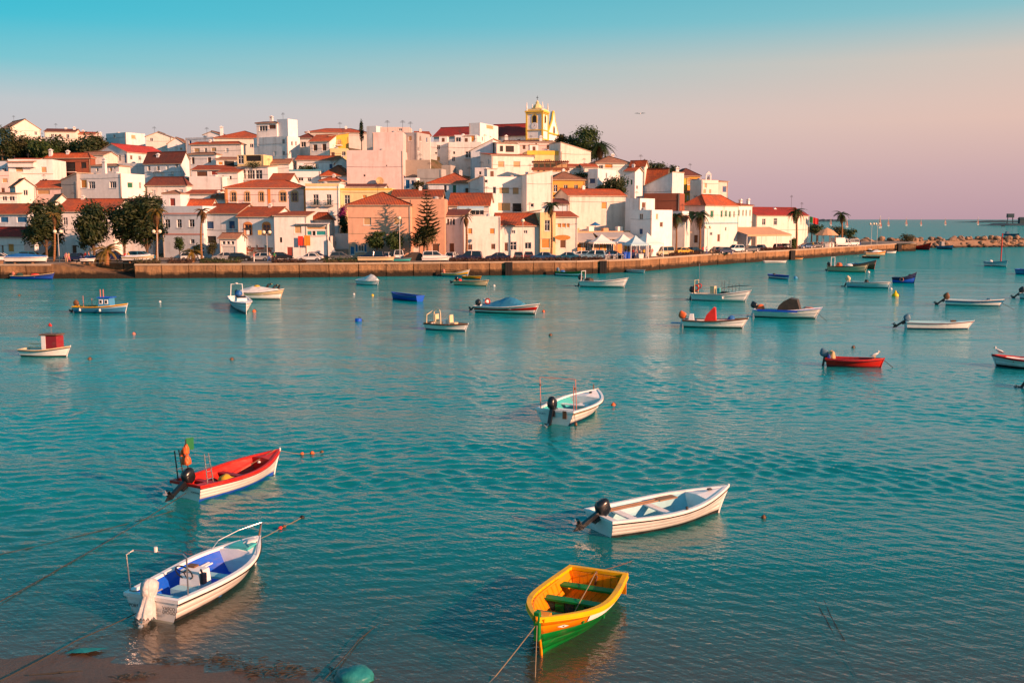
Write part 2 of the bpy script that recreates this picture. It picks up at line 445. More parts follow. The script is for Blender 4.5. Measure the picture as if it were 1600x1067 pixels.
# ------------------------------------------------------------------ quay
QZ = 2.35
QUAY = [(-330, 160), (0, 160.5), (80, 161), (210, 161.5), (420, 163.5), (560, 166), (730, 169.5), (900, 174), (950, 177.5), (1000, 183), (1045, 192.5), (1090, 204), (1165, 221), (1240, 238), (1320, 266), (1400, 298)]
qpts = [at_XZ(x, y, QZ) for x, y in QUAY]
t = NT('quay_stone'); p = t.pos()
sz = t.n('ShaderNodeSeparateXYZ', {0: p}).outputs[2]
c = t.mix(t.noise(p, 0.5, 6, 0.7), (0.50, 0.27, 0.12), (0.30, 0.18, 0.10))
c = t.mix(t.ramp(t.noise(t.mapping(p, (1.2, 1.2, 0.2)), 1.0, 5, 0.7), [(0.42, 0.0), (0.7, 0.8)]), c, (0.12, 0.075, 0.05))
oi = t.n('ShaderNodeObjectInfo').outputs['Random']; c = t.mix(1.0, c, t.ramp(oi, [(0.0, 0.6), (1.0, 1.05)]), 'MULTIPLY')
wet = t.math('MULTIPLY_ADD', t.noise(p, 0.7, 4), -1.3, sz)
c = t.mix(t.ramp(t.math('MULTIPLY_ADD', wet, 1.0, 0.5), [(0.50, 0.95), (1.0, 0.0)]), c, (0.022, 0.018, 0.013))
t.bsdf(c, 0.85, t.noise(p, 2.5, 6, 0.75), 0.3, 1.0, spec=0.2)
plaster('coping', (0.46, 0.36, 0.26), (0.2, 0.14, 0.09), 0.6)
t = NT('paving'); p = t.pos()
t.bsdf(t.mix(t.noise(p, 0.6, 6, 0.7), (0.20, 0.155, 0.12), (0.32, 0.25, 0.19)), 0.85, t.noise(p, 8, 4), 0.02, spec=0.2)
t = NT('asphalt'); p = t.pos()
t.bsdf(t.mix(t.noise(p, 1.2, 6, 0.7), (0.045, 0.043, 0.042), (0.085, 0.08, 0.075)), 0.85, t.noise(p, 30, 3), 0.01, spec=0.2)
quay = thing('quay_wall', 'long weathered stone quay wall along the town waterfront', 'quay wall', (0, 0, 0))
def poly_points(pts, step):
    out = []
    for a, b in zip(pts[:-1], pts[1:]):
        n = max(1, round((b - a).length / step))
        out += [a.lerp(b, i / n) for i in range(n)]
    return out + [pts[-1]]
SLIP0, SLIP1 = 2, 3                                  # the slipway lies between these two quay corners
def wall_run(pts, z0, z1, name, mat, step=4.2, th=0.9, gap=0.12, cope=True):
    q = poly_points(pts, step)
    for i, (a, b) in enumerate(zip(q[:-1], q[1:])):
        d = (b - a); L = d.length; d.normalize(); nrm = Vector((d.y, -d.x, 0))
        if nrm.y > 0.3: nrm = -nrm
        out = random.uniform(0.0, 0.06)
        rz = math.atan2(d.y, d.x)
        zs_ = [z0, 0.95, z1 - 0.26]
        for c_ in range(2):
            o2 = out + random.uniform(0, .05); sh = 0.0 if c_ else L * .5
            mb = MB(); mb.box(gap / 2 + sh * .0, L - gap / 2, -o2, th, zs_[c_] + .02, zs_[c_ + 1] - .02)
            mb.build(name, mat, quay, (a.x, a.y, 0), rz)
        if cope:
            mb = MB(); mb.box(0.015, L - 0.015, -0.16, th + 0.1, z1 - 0.255, z1 + random.uniform(0, .02))
            mb.build('coping_stone', 'coping', quay, (a.x, a.y, 0), rz)
wall_run(qpts[:SLIP0 + 1], -2.5, QZ, 'wall_panel', 'quay_stone')
wall_run(qpts[SLIP1:], -2.5, QZ, 'wall_panel', 'quay_stone')
# recessed back wall over the slipway
s0, s1 = qpts[SLIP0], qpts[SLIP1]
back = Vector((0, 7.0, 0))
wall_run([s0 + back, s1 + back], -1.0, QZ, 'wall_panel', 'quay_stone')
# end of the pier
e0 = qpts[-1]; e1 = at_XZ(1431, 303, QZ); e2 = at_XZ(1420, 345, QZ)
wall_run([e0 + Vector((0, 4, 0)), Vector((e1.x, e1.y, QZ)), Vector((e2.x, e2.y, QZ))], -2.5, QZ, 'wall_panel', 'quay_stone')
# black fenders and a ladder recess on the wall
plain('rubber', (0.012, 0.012, 0.012), 0.8, 0.3)
for px, Y in ((942, 176.6), (1237, 236.6), (795, 171), (1404, 297.3)):
    c = at_XZ(px, Y, 0); mb = MB()
    for k in (-1, 0, 1): mb.box(k * 0.42 - 0.19, k * 0.42 + 0.19, -0.55, 0.2, -0.4, QZ - 0.1)
    mb.build('fender', 'rubber', quay, (c.x, c.y, 0), R(20 if px > 950 else 3))
# slipway ramp
mb = MB()
a, b = s0, s1
mb.mesh([(a.x, a.y, QZ), (b.x + 4, b.y, -0.55), (b.x + 4, b.y + 7.0, -0.55), (a.x, a.y + 7.0, QZ), (a.x, a.y, -2.5), (b.x + 4, b.y, -2.5), (b.x + 4, b.y + 7, -2.5), (a.x, a.y + 7, -2.5)],
        [(0, 1, 2, 3), (0, 4, 5, 1), (1, 5, 6, 2), (3, 2, 6, 7), (0, 3, 7, 4)])
o = mb.build('slipway', 'quay_stone'); o['kind'] = 'structure'; o['label'] = 'stone slipway sloping down from the quay into the water'
# promenade paving behind the wall
prom_f = [q + Vector((0, 0.8, 0)) for q in qpts]
prom_f[SLIP0] = s0 + Vector((0, 0.8, 0))
front = qpts[:SLIP0 + 1] + [s0 + back, s1 + back] + qpts[SLIP1:]
mb = MB()
bk = [(p.x * 1.0, 345.0) for p in front]
for a, b in zip(front[:-1], front[1:]):
    if (b - a).length < 8 and abs(b.x - a.x) < 0.5: continue
    ya, yb_ = a.y + 0.85, b.y + 0.85
    mb.face([(a.x, ya, QZ - 0.02), (b.x, yb_, QZ - 0.02), (b.x, max(yb_ + 40, 262 if b.x > 0 else 215), QZ - 0.02), (a.x, max(ya + 40, 262 if a.x > 0 else 215), QZ - 0.02)])
mb.face([(e0.x, e0.y + 0.8, QZ - 0.02), (e1.x, e1.y, QZ - 0.02), (e2.x, e2.y + 5, QZ - 0.02), (e0.x, 350, QZ - 0.02)])
o = mb.build('pavement', 'paving'); o['kind'] = 'structure'; o['label'] = 'paved promenade along the top of the quay'
mb = MB()
rp = [q + Vector((0, 9.0, 0)) for q in qpts if q.y < 300]
for a, b in zip(rp[:-1], rp[1:]):
    mb.face([(a.x, a.y, QZ - 0.014), (b.x, b.y, QZ - 0.014), (b.x - (1.5 if b.x > 20 else 0), b.y + 6.5, QZ - 0.014), (a.x - (1.5 if a.x > 20 else 0), a.y + 6.5, QZ - 0.014)])
o = mb.build('road', 'asphalt'); o['kind'] = 'structure'; o['label'] = 'narrow asphalt road with parked cars behind the quay'

# ------------------------------------------------------------------ breakwater of boulders
t = NT('boulder'); p = t.pos()
oi = t.n('ShaderNodeObjectInfo').outputs['Random']
c = t.mix(oi, (0.42, 0.27, 0.17), (0.25, 0.17, 0.12)); c = t.mix(1.0, c, t.ramp(t.noise(p, 1.3, 5, 0.7), [(0.3, 0.6), (0.7, 1.0)]), 'MULTIPLY')
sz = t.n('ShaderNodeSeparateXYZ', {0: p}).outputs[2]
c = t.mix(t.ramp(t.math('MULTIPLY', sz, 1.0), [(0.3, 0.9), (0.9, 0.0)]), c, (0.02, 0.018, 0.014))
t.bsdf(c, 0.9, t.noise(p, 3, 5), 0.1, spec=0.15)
def rock_mesh(seed, name='boulder'):
    b = bmesh.new(); bmesh.ops.create_icosphere(b, subdivisions=2, radius=1.0)
    rnd = random.Random(seed)
    planes = [Vector((rnd.gauss(0, 1), rnd.gauss(0, 1), rnd.gauss(0, 1))).normalized() for _ in range(9)]
    for v in b.verts:
        for n in planes:
            d = v.co.dot(n)
            if d > 0.72: v.co -= n * (d - 0.72) * 0.9
        v.co *= 1 + 0.12 * mnoise.noise(v.co * 2 + Vector((seed, 0, 0)))
    me = bpy.data.meshes.new(name); b.to_mesh(me); b.free(); me.materials.append(M['boulder']); return me
rocks = [rock_mesh(s) for s in range(6)]
bw = thing('breakwater', 'breakwater of piled pale boulders running out beyond the pier end', 'breakwater', (0, 0, 0))
A, B = at_XZ(1335, 330, 0), at_XZ(1760, 372, 0)
mb = MB()
core = []
for k in range(25):
    c = A.lerp(B, k / 24); core.append(c)
prof = [(-7, -2.0), (-2.0, 2.3), (1.5, 2.6), (8, -2.0)]
vs = [(c.x, c.y + dy, z + 0.3 * mnoise.noise(Vector((c.x * .1, dy, 0)))) for c in core for dy, z in prof]
fs = [(i * 4 + j, (i + 1) * 4 + j, (i + 1) * 4 + j + 1, i * 4 + j + 1) for i in range(24) for j in range(3)]
mb.mesh(vs, fs); mb.build('rubble_core', 'boulder', bw)
rnd = random.Random(5)
for k in range(290):
    s = rnd.random(); q = rnd.random()
    c = A.lerp(B, s)
    dy = -6.2 + 6.5 * q; z = -0.9 + 3.9 * min(1, q * 1.15)
    o = put('boulder', rnd.choice(rocks), bw, (c.x + rnd.uniform(-.5, .5), c.y + dy, z))
    r = rnd.uniform(0.75, 1.35); o.scale = (r * rnd.uniform(.8, 1.4), r, r * rnd.uniform(.6, .9)); o.rotation_euler = (rnd.uniform(-.5, .5), rnd.uniform(-.5, .5), rnd.uniform(0, 6))
# ------------------------------------------------------------------ far shore
plain('far_rock', (0.03, 0.07, 0.09), 0.9, 0.3, 0.02, obj=False)
def ridge(name, label, x0, x1, Y, ztop, seed, dpt=60, kind='structure'):
    a, b = at_XZ(x0, Y, 0), at_XZ(x1, Y, 0); n = 40; vs = []
    for i in range(n + 1):
        s = i / n; e = min(1, s * 7, (1 - s) * 7) if x1 < 1600 else min(1, s * 5)
        c = a.lerp(b, s); zz = ztop * e * (0.75 + 0.5 * mnoise.noise(Vector((i * 0.35, seed, 0))))
        vs += [(c.x, c.y, -1), (c.x, c.y + dpt * .3, zz), (c.x, c.y + dpt, zz * .9), (c.x, c.y + dpt * 1.4, -1)]
    mb = MB(); mb.mesh(vs, [(i * 4 + j, (i + 1) * 4 + j, (i + 1) * 4 + j + 1, i * 4 + j + 1) for i in range(n) for j in range(3)])
    o = mb.build(name, 'far_rock', smooth=True); o['kind'] = kind; o['label'] = label
ridge('jetty', 'low dark far jetty at the mouth of the harbour', 1555, 1700, 1500, 4.5, 1)
ridge('far_shore', 'thin dark line of far shore on the horizon', 1270, 1330, 4200, 12, 2)
ridge('far_spit', 'long thin far spit of land under the horizon', 1500, 1720, 3200, 7, 3)
# ------------------------------------------------------------------ houses
GROUND = []                                           # (x, y, z) where houses stand: the hill is laid under them
WSTYLE = {'d': ('glass', 'frame'), 'o': ('unlit_void', None), 't': ('shutter_tan', 'frame'), 'b': ('shutter_blue', 'frame'), 'g': ('shutter_green', 'frame'),
          'r': ('shutter_red', 'frame'), 'k': ('shutter_teal', 'frame'), 'w': ('shutter_white', 'frame'), 'y': ('shutter_orange', 'frame'), 'n': ('door_brown', 'frame'), 'a': ('glass', 'orange_trim'), 'p': ('blue_paint', 'frame'), 'e': ('glass', 'shutter_tan')}
def parse_win(s):
    out = []
    for w in s.split(';'):
        w = w.split()
        if w: out.append((w[0], *map(float, w[1:5])))
    return out
def roof_slab(mb, pts, th, uvo, uvd):
    """a sloping slab: pts are the top corners, uvo/uvd give the eave line for the tile courses"""
    pts = [Vector(p) for p in pts]
    n = (pts[1] - pts[0]).cross(pts[2] - pts[0]).normalized()
    if n.z < 0: n = -n
    e = Vector(uvd).normalized(); up = n.cross(e).normalized()
    if up.z < 0: up = -up
    o = Vector(uvo)
    mb.face(pts, 0, [((p - o).dot(e), (p - o).dot(up)) for p in pts])
    lo = [p - Vector((0, 0, th)) for p in pts]
    mb.face(lo[::-1], 1)
    k = len(pts)
    for i in range(k):
        j = (i + 1) % k
        mb.face([lo[i], lo[j], pts[j], pts[i]], 1)
def house(label, x0, x1, yt, yb, D, yaw=0.0, dep=8.0, col='white', roof='f', rh=1.3, rc='tile', win='', xs=None, swin='', ext=5.0, base=None,
          chim='', trim=None, oh=0.3, name='house', cat='house', z0=None, nroof=None, ant=''):
    yw = R(yaw); ud = Vector((math.cos(yw), math.sin(yw), 0)); vd = Vector((-math.sin(yw), math.cos(yw), 0))
    pxc = x1 if yaw < 0 else x0; pxo = x0 if yaw < 0 else x1
    zt = at_Y(pxc, yt, D).z; zb = at_Y(pxc, yb, D).z if base is None else base
    if z0 is not None: zb = z0
    zm = 0.5 * (zt + zb)
    C = at_XZ(pxc, D, zm)
    def solve(P, d, px):
        k = (px - 800) / FPX; zc = zcam(P.y, zm)
        return (k * zc - P.x) / (d.x - k * d.y * CT)
    W = solve(C, ud, pxo)
    if yaw < 0: P0 = C + ud * W; W = -W
    else: P0 = C.copy()
    if xs is not None: dep = solve(C, vd, xs)
    if dep <= 1.5 or dep > 22: print('DEP', label, round(dep, 1), 'W', round(W, 1)); dep = 9.0
    P0.z = zb; Hh = zt - zb
    root = thing(name, label, cat, P0, yw)
    if ext > 4.5 or z0 is not None: GROUND.append((P0.x + ud.x * W / 2 + vd.x * dep / 2, P0.y + ud.y * W / 2 + vd.y * dep / 2, zb))
    def onfront(px, py):
        d = ray(px, py); o = Vector((0, 0, CAM_H)); t = (P0 - o).dot(vd) / d.dot(vd); p = o + d * t
        return (p - P0).dot(ud), p.z - zb
    sidex = W if yaw < 0 else 0.0
    def onside(px, py):
        d = ray(px, py); o = Vector((0, 0, CAM_H)); q = P0 + ud * sidex; t = (q - o).dot(ud) / d.dot(ud); p = o + d * t
        return (p - P0).dot(vd), p.z - zb
    def rects(s, fn, L):
        out = []
        for st, a, b, c, d in parse_win(s):
            u0, z1 = fn(a, c); u1, z0_ = fn(b, d)
            if u0 > u1: u0, u1 = u1, u0
            u0 = max(u0, 0.12); u1 = min(u1, L - 0.12); z0_ = max(z0_, 0.02); z1 = min(z1, Hh - 0.12)
            if u1 - u0 > 0.15 and z1 - z0_ > 0.15: out.append((st, u0, u1, z0_, z1))
        return out
    if not win and not swin and W > 4.2 and Hh > 2.6 and ext > 2 and not any(k in label for k in ('bare', 'blank', 'wall', 'gable', 'brick')):
        nw = 2 if W > 6.5 else 1; fr = [(random.Random(int(x0) + k).choice('dtdw'), W * (k + .5) / nw - .5, W * (k + .5) / nw + .5, Hh - 2.1, Hh - .8) for k in range(nw)]
    else: fr = rects(win, onfront, W)
    sr = rects(swin, onside, dep)
    rw = random.Random(int(x0 * 3) + len(label))
    if ext > 2 and not any(k in label for k in ('bare', 'blank', 'stained', 'terrace wall', 'terrace below', 'brick', 'peach', 'arched', 'pinkish', 'garage', 'balcony doors', 'apartment', 'corner house', 'end of the quay', 'long cream', 'loggia', 'lettering', 'lean-to')):
        for hol, LL, pr_ in ((fr, W, .42), (sr, dep, .30)):
            nc = int((LL - .8) // 2.5); zz = Hh - .75
            while zz > max(1.4, Hh - 6.5):
                for c_ in range(nc):
                    u_ = LL * (c_ + .5) / nc; a_, b_, c0, d0 = u_ - .42, u_ + .42, zz - 1.15, zz
                    if rw.random() < pr_ and not any(a_ - .35 < h_[2] and b_ + .35 > h_[1] and c0 - .3 < h_[4] and d0 + .3 > h_[3] for h_ in hol): hol.append((rw.choice('ddtdwnb'), a_, b_, c0, d0))
                zz -= 2.9
    mb = MB(); RV = 0.22
    def facade(P, L, holes, m=0):
        us = sorted({0.0, L, *[h[1] for h in holes], *[h[2] for h in holes]}); zs = sorted({-ext, Hh, *[h[3] for h in holes], *[h[4] for h in holes]})
        for a, b in zip(us[:-1], us[1:]):
            for c, d in zip(zs[:-1], zs[1:]):
                cu, cz = (a + b) / 2, (c + d) / 2
                if any(h[1] < cu < h[2] and h[3] < cz < h[4] for h in holes): continue
                mb.face([P(a, 0, c), P(b, 0, c), P(b, 0, d), P(a, 0, d)], m)
        for st, a, b, c, d in holes:
            for q in (((a, c), (b, c)), ((b, c), (b, d)), ((b, d), (a, d)), ((a, d), (a, c))):
                mb.face([P(q[0][0], 0, q[0][1]), P(q[1][0], 0, q[1][1]), P(q[1][0], RV, q[1][1]), P(q[0][0], RV, q[0][1])], m)
    PF = lambda u, i, z: (u, i, z)
    PL = lambda u, i, z: (i, u, z)
    PR = lambda u, i, z: (W - i, u, z)
    facade(PF, W, fr)
    facade(PL, dep, sr if yaw >= 0 else [])
    facade(PR, dep, sr if yaw < 0 else [])
    mb.face([(0, dep, -ext), (W, dep, -ext), (W, dep, Hh), (0, dep, Hh)])
    mats = [col]
    if roof == 'f':
        e = 0.22; pz = Hh - 0.45
        mb.face([(0, 0, Hh), (W, 0, Hh), (W - e, e, Hh), (e, e, Hh)]); mb.face([(W, 0, Hh), (W, dep, Hh), (W - e, dep - e, Hh), (W - e, e, Hh)])
        mb.face([(W, dep, Hh), (0, dep, Hh), (e, dep - e, Hh), (W - e, dep - e, Hh)]); mb.face([(0, dep, Hh), (0, 0, Hh), (e, e, Hh), (e, dep - e, Hh)])
        ring = [(e, e), (W - e, e), (W - e, dep - e), (e, dep - e)]
        for i in range(4):
            a, b = ring[i], ring[(i + 1) % 4]; mb.face([(*a, Hh), (*b, Hh), (*b, pz), (*a, pz)])
        rb = MB(); rb.box(e - .01, W - e + .01, e - .01, dep - e + .01, pz - 0.2, pz); rb.build('roof', 'concrete', root)
    elif roof == 'g':
        for uu in (0, W): mb.face([(uu, 0, Hh), (uu, dep, Hh), (uu, dep / 2, Hh + rh)])
    elif roof == 'x':
        for vv in (0, dep): mb.face([(0, vv, Hh), (W, vv, Hh), (W / 2, vv, Hh + rh)])
    elif roof == 's':
        for uu in (0, W): mb.face([(uu, 0, Hh), (uu, dep, Hh), (uu, dep, Hh + rh)])
        mb.face([(0, dep, Hh), (W, dep, Hh), (W, dep, Hh + rh), (0, dep, Hh + rh)])
    elif roof == 'q':                                   # one slope falling to the right end: the front shows a sloping top
        mb.face([(0, 0, Hh), (W, 0, Hh), (0, 0, Hh + rh)]); mb.face([(0, dep, Hh), (W, dep, Hh), (0, dep, Hh + rh)]); mb.face([(0, 0, Hh), (0, dep, Hh), (0, dep, Hh + rh), (0, 0, Hh + rh)])
    elif roof == 'z':                                   # one slope falling to the left end
        mb.face([(0, 0, Hh), (W, 0, Hh), (W, 0, Hh + rh)]); mb.face([(0, dep, Hh), (W, dep, Hh), (W, dep, Hh + rh)]); mb.face([(W, 0, Hh), (W, dep, Hh), (W, dep, Hh + rh), (W, 0, Hh + rh)])
    mb.build('wall', mats, root, fix=False)
    if roof != 'f':
        rb = MB(); T = 0.16; z = Hh + T + 0.02; o_ = oh
        if roof == 'g':
            s = rh / (dep / 2); zl = z - s * o_
            roof_slab(rb, [(-o_, -o_, zl), (W + o_, -o_, zl), (W + o_, dep / 2, z + rh), (-o_, dep / 2, z + rh)], T, (0, 0, 0), (1, 0, 0))
            roof_slab(rb, [(W + o_, dep + o_, zl), (-o_, dep + o_, zl), (-o_, dep / 2, z + rh), (W + o_, dep / 2, z + rh)], T, (0, 0, 0), (1, 0, 0))
            ridge_l = [((-o_, dep / 2, z + rh), (W + o_, dep / 2, z + rh))]
        elif roof == 'x':
            s = rh / (W / 2); zl = z - s * o_
            roof_slab(rb, [(-o_, dep + o_, zl), (-o_, -o_, zl), (W / 2, -o_, z + rh), (W / 2, dep + o_, z + rh)], T, (0, 0, 0), (0, 1, 0))
            roof_slab(rb, [(W + o_, -o_, zl), (W + o_, dep + o_, zl), (W / 2, dep + o_, z + rh), (W / 2, -o_, z + rh)], T, (0, 0, 0), (0, 1, 0))
            ridge_l = [((W / 2, -o_, z + rh), (W / 2, dep + o_, z + rh))]
        elif roof == 'h':
            a, b, c, d = (-o_, -o_, z), (W + o_, -o_, z), (W + o_, dep + o_, z), (-o_, dep + o_, z)
            if W >= dep:
                k = dep / 2; r0, r1 = (k, dep / 2, z + rh), (W - k, dep / 2, z + rh)
                roof_slab(rb, [a, b, r1, r0], T, a, (1, 0, 0)); roof_slab(rb, [b, c, r1], T, b, (0, 1, 0)); roof_slab(rb, [c, d, r0, r1], T, c, (1, 0, 0)); roof_slab(rb, [d, a, r0], T, d, (0, 1, 0))
                ridge_l = [(r0, r1), (a, r0), (b, r1)]
            else:
                k = W / 2; r0, r1 = (W / 2, k, z + rh), (W / 2, dep - k, z + rh)
                roof_slab(rb, [a, b, r0], T, a, (1, 0, 0)); roof_slab(rb, [b, c, r1, r0], T, b, (0, 1, 0)); roof_slab(rb, [c, d, r1], T, c, (1, 0, 0)); roof_slab(rb, [d, a, r0, r1], T, d, (0, 1, 0))
                ridge_l = [(r0, r1), (a, r0), (b, r0), (d, r1)]
        elif roof == 's':
            s = rh / dep
            roof_slab(rb, [(-o_, -o_, z - s * o_), (W + o_, -o_, z - s * o_), (W + o_, dep + o_, z + rh), (-o_, dep + o_, z + rh)], T, (0, 0, 0), (1, 0, 0)); ridge_l = []
        elif roof == 'q':
            roof_slab(rb, [(W + o_, -o_, z - 0.1), (W + o_, dep + o_, z - 0.1), (-o_, dep + o_, z + rh), (-o_, -o_, z + rh)], T, (0, 0, 0), (0, 1, 0)); ridge_l = []
        else:
            roof_slab(rb, [(-o_, dep + o_, z - 0.1), (-o_, -o_, z - 0.1), (W + o_, -o_, z + rh), (W + o_, dep + o_, z + rh)], T, (0, 0, 0), (0, 1, 0)); ridge_l = []
        ro = rb.build('roof', [rc, 'coping' if nroof is None else nroof], root, fix=False)
        if ridge_l:
            rt = MB()
            for a, b in ridge_l: rt.tube([a, b], 0.14, 6)
            rt.build('ridge_tiles', rc, ro)
    # windows and doors
    for P, rr in ((PF, fr), (PL if yaw >= 0 else PR, sr)):
        for st, a, b, c, d in rr:
            fill, frm = WSTYLE[st]
            ww, hh = b - a, d - c
            isdoor = c < 0.35 and hh > 1.6
            f = 0.075 if ww > 0.6 else 0.05
            mb = MB()
            def bx(u0, u1, i0, i1, z0_, z1_):
                pts = [P(u, i, zz) for zz in (z0_, z1_) for i in (i0, i1) for u in (u0, u1)]
                mb.mesh(pts, [(0, 2, 3, 1), (4, 5, 7, 6), (0, 1, 5, 4), (2, 6, 7, 3), (0, 4, 6, 2), (1, 3, 7, 5)])
            wname = 'door' if isdoor else 'window'
            if frm:
                dd = 0.12
                bx(a, a + f, dd, RV, c, d); bx(b - f, b, dd, RV, c, d); bx(a + f, b - f, dd, RV, d - f, d); bx(a + f, b - f, dd, RV, c, c + f)
                if fill == 'glass' and ww > 0.7:
                    n = 1 if ww < 1.7 else 2
                    for k in range(n):
                        x = a + ww * (k + 1) / (n + 1); bx(x - .04, x + .04, dd, RV, c + f, d - f)
                    if hh > 1.4: bx(a + f, b - f, dd + .005, RV, c + hh * .62 - .03, c + hh * .62 + .03)
                if st in 'ae':                           # coloured surround proud of the wall, arched head
                    g = 0.2
                    bx(a - g, a, -0.05, 0.03, c - .05, d); bx(b, b + g, -0.05, 0.03, c - .05, d)
                    mm = (a + b) / 2; rr_ = ww / 2 + g; N = 8
                    arc = [(mm + rr_ * math.cos(math.pi * k / N), d + 0.6 * rr_ * math.sin(math.pi * k / N)) for k in range(N + 1)]
                    pts = [P(u, -0.05, z_) for u, z_ in arc] + [P(u, 0.03, z_) for u, z_ in arc]; n1 = N + 1
                    mb.mesh(pts, [tuple(range(n1)), tuple(range(2 * n1 - 1, n1 - 1, -1))] + [(k, k + 1, n1 + k + 1, n1 + k) for k in range(N)])
                if not isdoor: bx(a - .08, b + .08, -0.07, 0.05, c - 0.1, c)
                wo_ = mb.build(wname, frm, root)
            else: wo_ = None
            mb = MB()
            dp = RV - 0.03 if fill in ('glass', 'unlit_void') else 0.15
            if fill in ('glass', 'unlit_void'):
                mb.face([P(a, dp, c), P(b, dp, c), P(b, dp, d), P(a, dp, d)])
                mb.build('pane' if wo_ else 'opening', fill, wo_ or root)
            else:
                bx(a + .01, b - .01, dp, RV + .05, c + .01, d - .01)
                if not isdoor and hh > .5:
                    for k in range(int(hh / 0.22)):
                        zz = c + 0.22 * (k + .5); bx(a + f, b - f, dp - 0.025, dp - .001, zz, zz + 0.13)
                elif hh > 1: bx(a + ww * .2, b - ww * .2, dp - .03, dp - .001, c + hh * .5, d - hh * .12); bx(a + ww * .2, b - ww * .2, dp - .03, dp - .001, c + hh * .1, c + hh * .42)
                mb.build('shutter' if not isdoor else 'leaf', fill, wo_ or root)
    for w in chim.split(';'):                            # chimneys: px, top py, height m
        w = w.split()
        if not w: continue
        px, py, hgt = map(float, w[:3])
        Yc = P0.y + ud.y * W / 2 + vd.y * dep / 2
        p = at_Y(px, py, Yc); lp = Vector(((p - P0).dot(ud), (p - P0).dot(vd), p.z - zb))
        lp.y = min(max(lp.y, .5), dep - .5)
        mb = MB(); mb.box(lp.x - .38, lp.x + .38, lp.y - .3, lp.y + .3, lp.z - hgt - 1.2, lp.z - .55)
        for k in range(4): mb.box(lp.x - .36 + k * .2, lp.x - .26 + k * .2, lp.y - .27, lp.y + .27, lp.z - .551, lp.z - .2)
        mb.box(lp.x - .48, lp.x + .48, lp.y - .4, lp.y + .4, lp.z - .2, lp.z - .08)
        mb.prism([(lp.x - .4, lp.z - .081), (lp.x + .4, lp.z - .081), (lp.x, lp.z + .2)], 1, lp.y - .3, lp.y + .3)
        mb.build('chimney', 'white_clean', root)
    for w in ant.split(';'):                             # television aerials: px, top py, height
        w = w.split()
        if not w: continue
        px, py, hgt = map(float, w[:3])
        Yc = P0.y + ud.y * W / 2 + vd.y * dep / 2
        p = at_Y(px, py, Yc); lp = Vector(((p - P0).dot(ud), (p - P0).dot(vd), p.z - zb))
        mb = MB(); mb.tube([(lp.x, lp.y, lp.z - hgt - .8), lp], .035, 5)
        for k in range(4): mb.tube([(lp.x - .1 * k - .35, lp.y, lp.z - .15 - .13 * k), (lp.x + .1 * k + .35, lp.y, lp.z - .15 - .13 * k)], .02, 4)
        mb.build('aerial', 'dark_metal', root)
    root['W'] = W; root['H'] = Hh; root['dep'] = dep
    if trim:                                             # coloured bands: py, height m, colour
        for w in trim.split(';'):
            w = w.split(); _, z = onfront((x0 + x1) / 2, float(w[0])); hb = float(w[1])
            mb = MB(); mb.box(-.06, W + .06, -.06, -.001, z - hb / 2, z + hb / 2)
            mb.build('trim_band', w[2], root)
    rn = random.Random(len(label) * 7 + int(x0))
    if ext > 2 and W > 4:
        for st, a, b, c, d in fr:                         # a few small balconies under the front windows
            if rn.random() < .14 and b - a > .7 and c > .8 and d - c > .9:
                mb = MB(); mb.box(a - .3, b + .3, -.7, -.002, c - .25, c - .12); bo = mb.build('balcony', 'white', root)
                mb = MB(); mb.box(a - .3, b + .3, -.7, -.66, c + .6, c + .66)
                for k in range(8): xk = a - .3 + (b - a + .57) * k / 7; mb.box(xk, xk + .03, -.695, -.665, c - .12, c + .6)
                mb.build('railing', 'dark_metal', bo)
    if roof == 'f' and ext > 5 and W > 5 and dep > 6 and z0 is None and rn.random() < .5:     # stair head on the flat roof
        xx = rn.uniform(.8, W - 3.0); vv = dep * .45; mb = MB(); mb.box(xx, xx + 2.1, vv, vv + 2.4, Hh - .5, Hh + 1.7); so = mb.build('stair_head', 'white', root)
        mb = MB(); mb.box(xx - .12, xx + 2.22, vv - .12, vv + 2.52, Hh + 1.701, Hh + 1.82); mb.build('stair_head_roof', 'coping', so)
        mb = MB(); mb.box(xx + .7, xx + 1.4, vv - .04, vv - .001, Hh - .4, Hh + 1.3); mb.build('stair_head_door', 'door_brown', so)
    if Hh > 3.2 and W > 3 and ext > 2:
        uu = 0.18 if rn.random() < .5 else W - 0.18
        mb = MB(); mb.tube([(uu, -.07, -ext if z0 is None else .05), (uu, -.07, Hh - .15)], .055, 5)
        mb.build('drainpipe', 'coping' if rn.random() < .6 else 'grey', root)
    if W > 4 and Hh > 2.5 and rn.random() < .75:          # a cable slung along the facade
        zc_ = Hh * rn.uniform(.55, .92); mb = MB(); mb.tube([(W * k / 6, -.05, zc_ - .12 * math.sin(math.pi * k / 6)) for k in range(7)], .022, 4); mb.build('cable', 'dark_metal', root)
    if roof == 'f' and W > 4 and ext > 2 and rn.random() < .55:
        xx = rn.uniform(.8, W - 1.6); mb = MB(); mb.lathe([(.45, Hh - .45), (.5, Hh - .3), (.5, Hh + .35), (.2, Hh + .5)], 10, (xx, min(2.0, dep / 2), 0)); mb.build('water_tank', 'shutter_white' if rn.random() < .5 else 'grey', root)
    if not ant and ext > 2 and rn.random() < .45:
        xx = rn.uniform(.5, W - .5); zt_ = Hh + (rh if roof != 'f' else 0) + 1.6; mb = MB(); mb.tube([(xx, dep / 2, Hh - .4), (xx, dep / 2, zt_)], .03, 4)
        for k in range(4): mb.tube([(xx - .08 * k - .3, dep / 2, zt_ - .1 - .12 * k), (xx + .08 * k + .3, dep / 2, zt_ - .1 - .12 * k)], .018, 4)
        mb.build('aerial', 'dark_metal', root)
